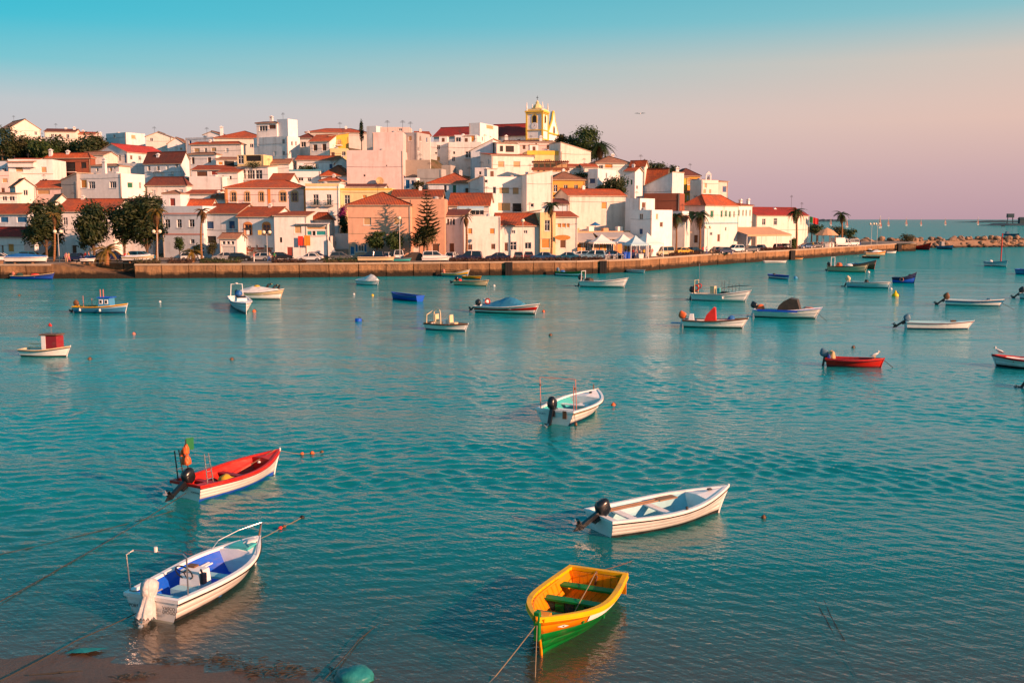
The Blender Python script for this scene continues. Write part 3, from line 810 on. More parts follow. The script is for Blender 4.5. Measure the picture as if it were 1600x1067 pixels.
    if not chim and roof in 'gh' and ext > 2 and rn.random() < .5:
        xx = rn.uniform(W * .2, W * .8); vv = dep * .5; zt_ = Hh + rh + .9
        mb = MB(); mb.box(xx - .3, xx + .3, vv - .25, vv + .25, Hh - .3, zt_ - .3); mb.box(xx - .38, xx + .38, vv - .33, vv + .33, zt_ - .3, zt_ - .2); mb.box(xx - .2, xx + .2, vv - .16, vv + .16, zt_ - .2, zt_); mb.build('chimney', 'white', root)
    return root, (lambda px, py: onfront(px, py))
plain('dark_metal', (0.06, 0.06, 0.065), 0.5, 0.2, metal=0.6)
G0 = QZ - 0.05
def H(label, x0, x1, yt, yb, D, rp=0, **k):
    if rp: k['rh'] = rp * D / FPX
    return house(label, x0, x1, yt, yb, D, **k)
# ---- far row on the left hill
H('cream gabled house on the far left hilltop above the trees', 17, 64, 200, 225, 330, 14, yaw=44, xs=-2, roof='x', col='cream', rc='tile_pale')
H('low pale flat house behind the hilltop trees', 58, 92, 214, 230, 338, yaw=-12, xs=100, col='white_cool', win='d 64 70 217 223')
H('cream hilltop house with two stubby chimneys behind the trees', 70, 118, 206, 230, 345, 5, yaw=10, roof='g', col='cream', rc='tile_dark', chim='103 200 1.5;116 199 2', ant='87 193 3')
H('pink hilltop house end beside the treetops', 116, 148, 210, 230, 350, 4, yaw=8, roof='g', col='pink', rc='tile', chim='130 204 1.2;157 207 2.5')
H('pale blue box house with a bare cream end wall', 166, 197, 207, 228, 300, yaw=-32, xs=227, col='white_cool', win='d 177 180 211 215', swin='t 205 212 211 218', ext=8)
H('cream house with a sloping gable beside the pale blue box', 228, 268, 214, 232, 294, 7, yaw=6, roof='x', col='cream', rc='tile_dark', win='d 234 239 216 221', ant='241 198 3', ext=8)
H('small white gabled house above the dark brown roof', 262, 290, 225, 245, 288, 9, yaw=4, roof='x', col='white', rc='tile_pale', win='t 281 285 231 235', ext=8)
H('blue washed gabled house with a blue door', 152, 199, 238, 262, 268, 13, yaw=-24, dep=14, xs=262, roof='x', col='white_cool', rc='tile_maroon', win='d 172 176 243 254;d 185 189 242 252;p 194 200 241 255', swin='y 214 226 235 241;t 232 244 235 241', ext=8)
H('dark brown roofed pale blue house with three small windows', 226, 284, 254, 292, 250, 16, yaw=-18, xs=298, roof='g', col='white_cool', rc='tile_dark', win='w 239 244 269 279;w 251 257 269 279;w 267 272 268 277;d 274 278 256 262', chim='247 241 1.5', ext=8)
H('grey blue terrace wall between two white houses', 185, 228, 255, 275, 255, yaw=-14, dep=6, col='white_cool', ext=8)
# ---- left middle
H('long white two storey house with four shuttered windows', 13, 83, 249, 305, 236, yaw=5, dep=9, col='white', roof='f', win='t 24 36 260 269;t 64 73 261 270;d 27 36 279 286;d 65 74 280 286', trim='272 0.12 coping', ext=8)
H('red tiled lean-to roof on the long white house', 12, 52, 254, 258, 235.5, 7, dep=4, roof='s', col='white', rc='tile', ext=0.5)
H('pale house cut by the left picture edge, dark windows', -30, 13, 252, 300, 240, yaw=-8, col='white_cool', win='d 3 10 263 270', ext=8)
H('pink walled house at the far left below the pale one', -30, 15, 268, 306, 228, yaw=6, col='pink', win='t 3 12 279 286', ext=8)
H('unfinished red brick house with open concrete bays', 72, 142, 248, 290, 246, 8, yaw=-10, xs=150, roof='h', col='brick', rc='tile', win='o 86 96 253 264;o 101 118 254 268;o 126 135 254 263;o 86 120 273 280', chim='78 234 2;106 236 1.4', ext=8)
H('cream house with a broad pale roof behind the brick house', 122, 162, 243, 262, 262, 6, yaw=-6, roof='g', col='cream', rc='tile_pale', ext=8)
H('small white cupola house beside a tall white chimney', 142, 186, 260, 275, 226, 3, yaw=-16, dep=4, roof='h', col='white', rc='tile_pale', win='d 150 154 263 268;y 171 175 262 268;o 178 180 262 265', chim='163 248 4', ext=6)
H('white gabled house with red roof at the left, steep and narrow', 25, 56, 291, 330, 208, 11, yaw=34, roof='x', col='cream', rc='tile', ext=8)
H('low house with two small windows at the left edge', -20, 27, 303, 330, 206, 3, yaw=4, roof='s', col='cream', rc='tile_dark', win='d 3 11 307 314;d 14 23 307 314', ext=6)
H('small pink house with orange roof below the brick house', 52, 96, 294, 312, 216, 11, yaw=-10, xs=122, roof='g', col='pink', rc='tile', win='t 58 78 297 304', ext=8)
H('grey stained sloping wall beside the orange roof', 96, 121, 282, 320, 214, yaw=-24, dep=6, roof='z', rh=1.5, col='grey', rc='tile_pale', ext=6)
H('white modern block with loggia and tall round chimney', 120, 190, 271, 318, 211, yaw=-20, xs=227, col='white_clean', win='y 126 136 281 294;d 138 149 284 295;d 171 182 284 294', swin='g 199 208 285 294;d 217 221 285 295', chim='163 252 3', ext=8)
# ---- left front row
H('low house with a red roof and blue framed windows, far left', -30, 46, 335, 395, 192, 15, yaw=-14, dep=9, roof='g', col='white_cool', rc='tile', win='p 0 13 339 348;p 26 41 339 348', z0=G0)
H('maroon roofed boat shed at the left end of the quay', -30, 38, 369, 396, 184, 12, yaw=-22, xs=54, roof='g', col='white', rc='tile_maroon', win='n 2 6 383 396;y 12 22 381 394', z0=G0)
H('white house with orange roof partly hidden behind the quay trees', 88, 178, 331, 396, 190, 19, yaw=-6, dep=10, roof='g', col='white', rc='tile', win='d 98 106 340 352;d 121 125 360 368;n 112 120 383 398;d 140 146 341 352;d 160 168 341 352', z0=G0)
H('brown roofed stretch of house behind the right quay trees', 170, 240, 329, 396, 192, 17, yaw=-8, dep=10, roof='g', col='white_cool', rc='tile_dark', win='d 190 197 345 356;d 212 220 345 356', z0=G0)
H('cream gabled house end above the orange roof', 84, 113, 318, 335, 200, 13, yaw=34, roof='x', col='cream', rc='tile_pale', ext=6)
H('white house with pink bands and three arched windows', 254, 318, 322, 396, 187, yaw=-18, dep=9, col='white_cool', roof='f', win='d 257 266 343 356;d 276 284 343 356;d 295 304 343 355;d 297 304 374 381', trim='334 0.3 pink_trim;366 0.3 pink_trim', z0=G0)
H('little white rooftop pavilion with a red shutter', 254, 282, 304, 323, 190, 5, yaw=-6, dep=4, roof='h', col='white', rc='tile_pale', win='r 265 274 310 322', ext=0.6, oh=0.1)
H('pale blue house with orange roof and two dark blue shutters', 317, 372, 334, 398, 186.5, 14, yaw=-14, dep=9, roof='g', col='white_cool', rc='tile', win='b 322 334 346 358;b 357 367 345 358;o 323 338 369 380', z0=G0)
H('small garage with brown roof and a row of panes', 343, 371, 373, 402, 181, 7, yaw=-8, dep=4, roof='g', col='white_clean', rc='tile_pale', win='d 347 352 377 382;d 354 359 377 382;d 361 366 377 382;w 346 368 385 401', z0=G0)
hb, _ = H('pale blue house with two orange arched windows and stone base', 372, 429, 339, 398, 184, 14, yaw=-12, dep=9, roof='g', col='white_cool', rc='tile', win='a 382 393 351 367;a 411 422 351 367;d 386 392 384 393;d 400 403 383 392;k 413 419 383 397', z0=G0)  # white house; its pale blue is shade put into the plaster
H('pinkish white house with laundry and a red door', 429, 480, 338, 404, 181.5, 7, yaw=3, dep=9, roof='s', col='white', rc='tile', win='t 460 471 352 365;r 448 458 386 403;o 437 441 371 379', z0=G0)
H('white house with a teal balcony front and canopy roof', 478, 513, 350, 404, 182, yaw=3, dep=6, col='white', roof='f', win='k 479 487 361 368;o 488 493 361 368;k 494 509 361 368;t 479 510 354 359', z0=G0)
H('small red hip roofed house behind the teal balcony', 488, 518, 345, 385, 189, 11, yaw=-8, xs=523, roof='h', col='white', rc='tile', ext=6)
# ---- middle left, second and third rows
H('cream house with dark red hip roof and three tan windows', 230, 292, 291, 325, 216, 13, yaw=-10, xs=300, roof='h', col='cream', rc='tile_dark', win='w 236 243 297 306;w 257 263 297 304;w 279 286 296 305', ext=8)
H('long pinkish house with orange pilasters and five orange framed windows', 352, 479, 295, 335, 201, 13, yaw=2, dep=10, roof='h', col='pink', rc='tile', win='e 361 369 301 315;e 383 390 301 315;e 405 412 301 315;e 437 447 301 315;e 456 465 301 315', ext=8)
H('small red gabled house behind the palm tree', 286, 330, 322, 340, 192, 9, yaw=-8, xs=340, roof='g', col='white', rc='tile', ext=5)
H('white house with a thin red roof below the terrace', 288, 337, 304, 325, 205, 6, yaw=-6, dep=8, roof='g', col='white', rc='tile', ext=6)
H('red roof edge between white walls above the orange house', 330, 352, 312, 330, 203, 8, yaw=6, dep=6, roof='g', col='white', rc='tile', ext=6)
H('blank white terrace house below the laundry balcony', 296, 348, 276, 300, 222, yaw=-6, xs=362, col='white', ext=8)
H('white house with a dark bay and red roof strip and laundry', 300, 368, 266, 282, 232, 7, yaw=-4, dep=8, roof='g', col='white', rc='tile', win='n 307 324 268 276;r 330 347 267 274', ext=8)
H('cream house with two brown windows and a pink eave', 296, 338, 242, 272, 242, 3, yaw=-16, xs=346, roof='h', col='white', rc='tile_pale', win='n 299 304 246 257;n 324 330 246 255', ext=8)
H('white house with a long dark glazed veranda', 370, 419, 261, 290, 226, 3, yaw=-12, xs=434, roof='s', col='white', rc='tile_dark', win='d 372 384 266 280;d 386 398 266 280;d 399 410 266 280', swin='n 412 417 265 278', ext=8)
H('roof terrace with yellow wall over the glazed veranda', 371, 412, 242, 265, 233, yaw=-10, dep=5, col='paleyellow', win='d 371 381 243 256;o 384 408 243 252', ext=6)
H('dark lean-to house with wide eaves among the terraces', 338, 372, 250, 270, 240, 4, yaw=8, dep=7, roof='g', col='cream', rc='tile_pale', win='y 341 348 253 258;o 350 366 252 259', ext=8)
H('cream top house with an orange edged flat roof', 298, 377, 226, 252, 262, 4, yaw=-12, dep=9, xs=384, roof='h', col='cream', rc='tile', win='t 303 312 232 238;t 330 338 231 237;w 352 357 232 238', ext=8)
H('pale blue walled house left of the wide hilltop roof', 290, 334, 214, 236, 280, yaw=-22, dep=8, xs=345, col='white_cool', ext=8)
H('wide low pitched tiled house on the hill crest', 335, 416, 217, 235, 274, 14, yaw=4, dep=14, roof='h', col='cream', rc='tile', win='t 366 373 224 229;d 378 384 225 229;d 390 396 225 231', chim='346 198 2', ant='323 199 2.5', ext=8)
H('small dark roofed dormer house on the crest', 318, 345, 211, 226, 285, 5, yaw=-6, dep=7, roof='x', col='white_cool', rc='tile_dark', ext=8)
H('tall white house with a stepped roof room', 397, 450, 213, 262, 256, yaw=-28, xs=469, col='white', win='', swin='d 455 458 221 228;d 461 464 221 228;d 452 454 236 241', ext=9)
H('white roof room with a dark opening on the tall house', 401, 433, 193, 222, 259, 2, yaw=-16, xs=440, roof='h', col='white', rc='tile_dark', win='d 405 418 197 205;n 420 431 195 202', ext=1, chim='424 182 2.4')
H('tall white stair tower against the sky', 433, 450, 186, 216, 258, yaw=-28, xs=465, col='white_clean', ext=3, ant='442 176 3')
# ---- centre top
H('brown roofed small house right of the tall white house', 466, 490, 217, 252, 262, 8, yaw=-8, xs=500, roof='h', col='cream', rc='tile_dark', win='d 470 478 222 230', ext=8)
H('long tiled house on the crest left of the cypress', 478, 574, 208, 225, 284, 8, yaw=4, dep=10, roof='h', col='cream', rc='tile', ant='531 191 3', win='w 488 494 211 215;w 520 526 211 215', ext=8)
H('cream house with two brown windows under a brown roof', 484, 515, 221, 250, 252, 11, yaw=-18, xs=538, roof='g', col='cream', rc='tile', win='n 489 496 226 236;n 503 510 225 236', ext=8)
H('bright yellow house end beside the brown roof', 515, 545, 213, 235, 255, 5, yaw=14, dep=8, roof='z', col='yellow', rc='tile_pale', ext=8)
H('yellow terrace house with a low wall', 515, 543, 232, 254, 249, yaw=4, dep=4, col='paleyellow', win='n 517 523 238 245;d 534 540 237 244', ext=8)
H('long low house with a red roof strip above the blue terrace', 463, 528, 251, 275, 238, 7, yaw=2, dep=7, roof='g', col='white', rc='tile', win='d 466 472 259 264', ext=8)
H('white house left of the long red roof strip', 446, 466, 247, 270, 240, yaw=-14, xs=472, dep=6, col='pink', ext=8)
H('white terrace with a blue edged parapet and small windows', 452, 501, 267, 290, 226, yaw=2, dep=8, col='white_clean', win='d 457 461 278 283;d 466 474 278 283;d 480 486 278 283', trim='266.5 0.35 blue_trim', ext=8)
H('small red roof under the blue terrace', 421, 452, 283, 296, 218, 11, yaw=-4, dep=7, roof='g', col='white', rc='tile', ext=8)
H('two tone red roofed house left of the bare pink wall', 502, 544, 276, 296, 224, 17, yaw=-6, dep=9, roof='h', col='white', rc='tile', ext=8)
H('low red roofed wing before the bare pink wall', 500, 532, 284, 296, 219, 6, yaw=-10, xs=540, dep=6, roof='h', col='white', rc='tile', ext=8)
H('white gabled cottage between red roofs', 524, 546, 255, 275, 233, 8, yaw=12, dep=6, roof='x', col='white', rc='tile_pale', ext=8)
# ---- the big bare wall
H('huge bare pinkish wall with tiny vents and a dish', 542, 630, 235, 300, 223, yaw=0, dep=9, col='pink', win='o 568 571 273 276;o 603 605 258 260', ext=8)
H('upper bare pinkish block stepped back on the huge wall', 582, 630, 207, 240, 226, yaw=0, dep=9, xs=None, col='pink', ext=3, ant='605 188 3;629 188 3')
H('grey shaded house behind the pink block with cream end', 630, 652, 207, 255, 231, yaw=-20, xs=672, col='grey', roof='f', swin='d 652 655 230 237', ext=8, ant='641 190 2.5')  # the shaded side's grey is put into the wall colour
H('pale flat house at the crest right of the cypress', 573, 588, 197, 235, 262, yaw=-20, xs=600, col='white_cool', ext=8)
H('low roof terrace room above the pink block', 594, 640, 199, 212, 250, yaw=0, dep=6, col='pink', win='d 623 628 201 205', ext=5)
H('cream gabled house right of the grey house', 652, 673, 213, 240, 244, 8, yaw=12, dep=9, roof='g', col='cream', rc='tile', win='n 664 667 218 224', ext=8)
# ---- second row centre
H('white house with yellow cornice and two balcony doors', 478, 530, 287, 360, 199, yaw=0, dep=9, col='white_clean', roof='f', win='d 489 498 304 321;d 510 518 304 321', trim='289 0.5 paleyellow;296 0.25 yellow;337 0.12 coping', ext=8)
H('pale yellow house with a flat dark roof terrace', 530, 612, 294, 330, 200, yaw=0, dep=8, col='paleyellow', roof='f', win='d 538 547 305 319;y 566 573 305 310', trim='296 0.3 yellow', ext=8)
H('brown tiled terrace roof above the pale yellow house', 530, 600, 293, 297, 206, 4, yaw=0, dep=6, roof='g', col='cream', rc='tile_dark', ext=2)
H('peach house with a brown hip roof on the waterfront', 544, 642, 322, 404, 181.5, 20, yaw=0, dep=11, roof='h', col='peach', rc='tile', win='t 568 580 340 352;t 615 628 340 352;p 547 554 385 398;d 560 568 383 393;p 555 559 382 394;p 569 573 382 394', trim='365 0.1 coping', z0=G0)
H('long peach flat roofed wing with a single shutter', 641, 695, 311, 404, 184, yaw=0, dep=9, col='peach', roof='f', win='t 618 629 340 352;n 675 686 381 397;w 646 656 385 395', z0=G0)
H('long red tiled roof behind the peach wing', 612, 690, 309, 325, 196, 11, yaw=0, dep=8, roof='g', col='peach', rc='tile', ext=6)
H('stone walled terrace below the grey house', 630, 672, 250, 270, 228, yaw=4, dep=5, col='concrete', ext=8)
H('lower rubble terrace wall in the alley', 652, 690, 264, 300, 221, yaw=-8, dep=5, col='grey', ext=8)
H('little blue and white shed in the alley', 631, 650, 278, 300, 216, yaw=-14, xs=656, dep=4, col='white', win='p 633 640 281 295;b 642 647 282 290', ext=6)
# ---- church hill
H('white house with square window under the church', 669, 701, 222, 270, 256, yaw=-6, dep=9, col='white', win='d 679 683 238 241', ext=9)
H('wide white house with one dark window under the church', 700, 752, 222, 272, 254, yaw=-4, dep=10, col='white', win='d 727 737 237 247;o 708 711 237 241', ext=9)
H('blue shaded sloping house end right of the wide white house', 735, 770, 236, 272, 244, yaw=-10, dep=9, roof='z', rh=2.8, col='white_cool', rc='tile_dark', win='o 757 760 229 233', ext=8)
H('white terrace rooms with an orange glazed front below the nave', 710, 745, 211, 232, 270, yaw=-6, dep=7, col='white', win='y 724 742 212 222;d 712 720 215 222', ext=8)
H('white block with a tan window between the church roofs', 733, 750, 192, 225, 276, yaw=-24, xs=779, col='white', swin='t 760 771 195 203;d 765 768 213 215', ext=9)
H('cream house with red roof edge and two tan shutters', 768, 834, 243, 282, 235, 6, yaw=20, xs=751, roof='s', col='cream', rc='tile', win='t 778 788 252 262;t 802 813 252 262', ext=8)
H('upper terrace room with red roof on the cream house', 776, 810, 224, 245, 242, 4, yaw=14, dep=7, roof='s', col='cream', rc='tile', win='o 781 786 228 237;o 790 803 228 238', chim='809 224 2', ext=6)
H('pink house with dark eave right below the bell tower', 790, 866, 222, 245, 262, 3, yaw=6, dep=9, roof='g', col='pink', rc='tile_dark', chim='791 212 2;845 213 2.5', win='n 836 839 224 230', ext=8)
H('bright yellow house with a yellow parapet', 824, 877, 236, 270, 246, yaw=8, dep=8, col='paleyellow', win='t 850 860 249 253', trim='239 1.0 yellow', ext=8)
H('large white sloping gable house below the palm', 876, 923, 236, 275, 246, yaw=22, xs=858, roof='q', rh=2.0, col='cream', rc='tile_pale', oh=0.12, ext=8)
H('hip roofed white house with a green door', 668, 742, 288, 318, 214, 17, yaw=-6, dep=10, roof='h', col='white_cool', rc='tile', win='g 707 713 285 303;d 693 698 289 301;d 679 684 299 303', ext=8)
H('white gabled house end with small brown roof', 732, 768, 284, 320, 208, 7, yaw=-16, dep=7, xs=775, roof='x', col='white', rc='tile_dark', swin='y 753 757 295 301', ext=8)
H('white apartment house with balconies and orange shutters', 756, 827, 276, 340, 205, yaw=16, dep=9, col='white_clean', win='t 780 796 293 303;t 801 811 293 304;d 770 775 292 303;t 778 798 317 330;o 801 822 318 331;d 757 762 281 286', ext=8)
H('tall cream blank tower wall with a drain pipe', 823, 863, 273, 340, 203, yaw=14, dep=8, col='cream', roof='z', rh=0.8, rc='tile_pale', oh=0.05, win='d 829 834 318 324', ext=8)
H('red roofed house with a blue awning and wide windows', 701, 764, 322, 345, 197, 19, yaw=-4, dep=10, roof='g', col='white', rc='tile', win='d 724 733 327 336;d 736 756 327 336;d 762 766 327 330', ext=8)
H('grey white house with three white panes and brown door', 694, 726, 338, 404, 187, 10, yaw=-5, dep=8, roof='s', col='white_cool', rc='tile_dark', win='d 698 702 342 352;d 703 706 342 352;d 707 711 342 352;n 702 710 380 396', z0=G0)
H('cream house front with faded lettering stains and four windows', 725, 782, 338, 398, 185, yaw=8, dep=8, col='cream', roof='f', win='y 731 738 357 366;y 765 773 357 366;n 731 738 382 391;n 767 774 381 390', z0=G0)
H('cream house with a bright red roof and barred windows', 781, 844, 353, 398, 186.5, 18, yaw=10, dep=9, roof='g', col='cream', rc='tile', win='d 799 805 360 365;d 818 824 360 365;d 797 807 378 391;d 820 830 379 389;n 788 794 379 393', z0=G0)
H('pale sloping gable behind the bright red roof', 806, 844, 334, 360, 193, yaw=4, dep=7, roof='z', rh=0.6, col='white_cool', rc='tile', ext=6)
H('yellow washed house with a tall window and yellow doors', 844, 868, 332, 398, 187, yaw=8, dep=8, col='paleyellow', roof='f', win='d 851 859 344 361;y 846 859 373 388', z0=G0)
H('cream tavern with red roof and a row of orange windows', 868, 902, 340, 398, 188.5, 9, yaw=8, dep=8, roof='s', col='cream', rc='tile', win='y 871 877 349 356;y 878 884 349 356;y 885 890 349 356;n 875 884 375 388', z0=G0)
H('ochre house with white framed windows and brown roof', 862, 914, 282, 312, 217, 13, yaw=12, dep=9, roof='h', col='ochre', rc='tile_pale', win='d 865 871 289 300;d 881 887 289 297;d 897 903 289 297', ext=8)
H('long cream house with red roof and one yellow window', 888, 977, 306, 370, 206, 10, yaw=20, xs=866, roof='g', col='cream', rc='tile', win='y 940 948 316 327', ext=8)
H('small dark roofed lean-to left of the long cream house', 862, 888, 320, 345, 203, 9, yaw=4, dep=5, roof='s', col='white_cool', rc='tile_dark', ext=6)
# ---- right hill
H('white house with brown hip roofs and a yellow wall', 931, 985, 256, 280, 240, 12, yaw=8, dep=11, roof='h', col='cream', rc='tile_pale', win='y 945 957 256 263;d 936 942 258 264', chim='957 241 1.6', ext=8)
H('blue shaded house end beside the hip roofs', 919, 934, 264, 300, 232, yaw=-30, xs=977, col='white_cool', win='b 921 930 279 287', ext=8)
H('white gabled house with two dark green shutters', 976, 992, 268, 310, 225, 6, yaw=-28, dep=7, xs=1004, roof='g', col='white', rc='tile', win='g 979 982 281 289;g 985 988 281 289', swin='d 994 997 290 296', ext=8)
H('cream house with a pale roof on the right slope', 984, 1007, 260, 285, 238, 8, yaw=-24, dep=8, xs=1012, roof='g', col='cream', rc='tile', ext=8)
H('red roofed house below the hilltop trees', 1000, 1040, 284, 305, 236, 19, yaw=-30, dep=10, xs=1046, roof='g', col='white_cool', rc='tile', ext=8)
H('big pale shaded gable wall above the brick wall', 1002, 1050, 292, 322, 226, yaw=-36, dep=12, xs=1068, roof='z', rh=3.2, col='white_cool', rc='tile_dark', oh=0.1, ext=8)
H('dark red brick walled yard house', 1006, 1062, 302, 330, 222, yaw=-20, dep=6, roof='f', col='brick', ext=2.5)
H('small white house with a terrace wall below the brick yard', 1030, 1066, 330, 362, 217, yaw=-30, dep=6, xs=1076, col='white', win='d 1044 1048 336 343;n 1052 1056 337 346', ext=8)
H('cream cottage with red roof tucked behind the drooping palm', 1048, 1070, 347, 380, 212, 8, yaw=-20, dep=6, roof='g', col='cream', rc='tile', win='d 1054 1058 352 358', ext=6)
H('small cream house with terrace above the tavern roof', 912, 934, 262, 285, 236, 5, yaw=10, dep=6, roof='g', col='cream', rc='tile', win='d 918 922 268 274', ext=8)
H('red roofed cottage between the pergola and the sloping gable', 884, 920, 262, 280, 238, 5, yaw=12, dep=7, roof='g', col='white', rc='tile', chim='915 254 1.6', ext=8)
H('white cottage with a pale roof under the tall white house', 420, 452, 256, 275, 236, 6, yaw=-8, dep=7, xs=460, roof='g', col='white', rc='tile_pale', win='d 428 432 262 268', ext=8)
H('white terrace house with a green awning below the yellow house', 486, 516, 252, 268, 243, yaw=-8, dep=6, col='white', win='g 490 497 256 261;d 504 509 256 262', ext=8)
H('low white house with small panes between the red strip roofs', 340, 372, 270, 290, 224, 5, yaw=-8, dep=6, roof='g', col='white_clean', rc='tile', win='d 346 350 275 281;d 358 362 275 281', ext=8)
H('white stepped terrace right of the green door house', 742, 760, 262, 285, 228, yaw=-12, dep=6, xs=768, col='white', win='d 748 752 268 273', ext=8)
H('grey stained house end between the wide white house and alley', 690, 704, 258, 290, 238, yaw=-10, dep=6, col='grey', ext=8)
H('yellow house high on the right slope with white window', 1053, 1074, 278, 305, 252, 5, yaw=14, dep=8, roof='s', col='yellow', rc='tile', win='t 1062 1068 283 290', chim='1058 262 2.4', ext=8)
H('lower yellow house with tan shutters', 1064, 1098, 301, 330, 248, 4, yaw=18, dep=7, roof='s', col='yellow', rc='tile', win='t 1066 1070 305 314;t 1078 1083 304 312;w 1073 1076 305 312', ext=8)
H('brown hip roofed house on the right crest', 1060, 1094, 276, 292, 262, 12, yaw=8, dep=9, roof='h', col='ochre', rc='tile_dark', ext=8)
H('cream chapel like house with a small bell turret', 1096, 1122, 281, 325, 236, yaw=40, xs=1078, col='cream', roof='f', win='t 1099 1103 296 303;t 1108 1111 296 303', ext=8)
H('pink house right of the bell turret with a violet window', 1114, 1137, 284, 325, 242, 5, yaw=30, dep=8, roof='s', col='pink', rc='tile', win='b 1129 1135 291 301', ext=8)
H('white block with terrace behind the restaurant', 985, 1018, 328, 395, 196, yaw=-41, xs=1050, col='white_clean', swin='n 1031 1036 347 355', z0=G0)
H('set back white upper room with a canopy terrace', 977, 1000, 310, 345, 205, yaw=-41, xs=1023, col='white', swin='n 1003 1009 316 325', ext=6)
H('cream corner house with teal band and orange hip roof', 1101, 1153, 322, 392, 226, 17, yaw=47, xs=1065, roof='h', col='cream', rc='tile', win='g 1110 1115 329 340;g 1126 1129 329 340;g 1133 1136 329 339;g 1139 1142 330 340;g 1146 1148 330 340;d 1133 1135 355 361;n 1121 1125 366 378;d 1109 1113 363 368', swin='g 1076 1084 330 343;n 1084 1090 367 380', trim='349 0.3 blue_trim', z0=G0)
H('cream extension with a row of slim windows', 1152, 1175, 322, 390, 243, 4, yaw=47, dep=9, roof='h', col='white', rc='tile', win='g 1154 1156 328 338;g 1160 1162 328 338;g 1165 1167 328 338;g 1171 1173 328 338', chim='1157 312 2;1169 311 2.4', z0=G0)
H('long cream house with maroon roof at the end of the quay', 1181, 1262, 337, 392, 252, 12, yaw=34, dep=9, roof='g', col='cream', rc='tile_maroon', win='d 1191 1196 342 352;d 1209 1214 341 352;d 1240 1243 341 350', chim='1210 326 2', ant='1237 305 6;1253 316 5', z0=G0)
H('small cream house with a red roof behind the taxi palms', 1046, 1078, 364, 392, 214, 6, yaw=40, dep=6, roof='s', col='cream', rc='tile', win='d 1062 1066 371 378', z0=G0)
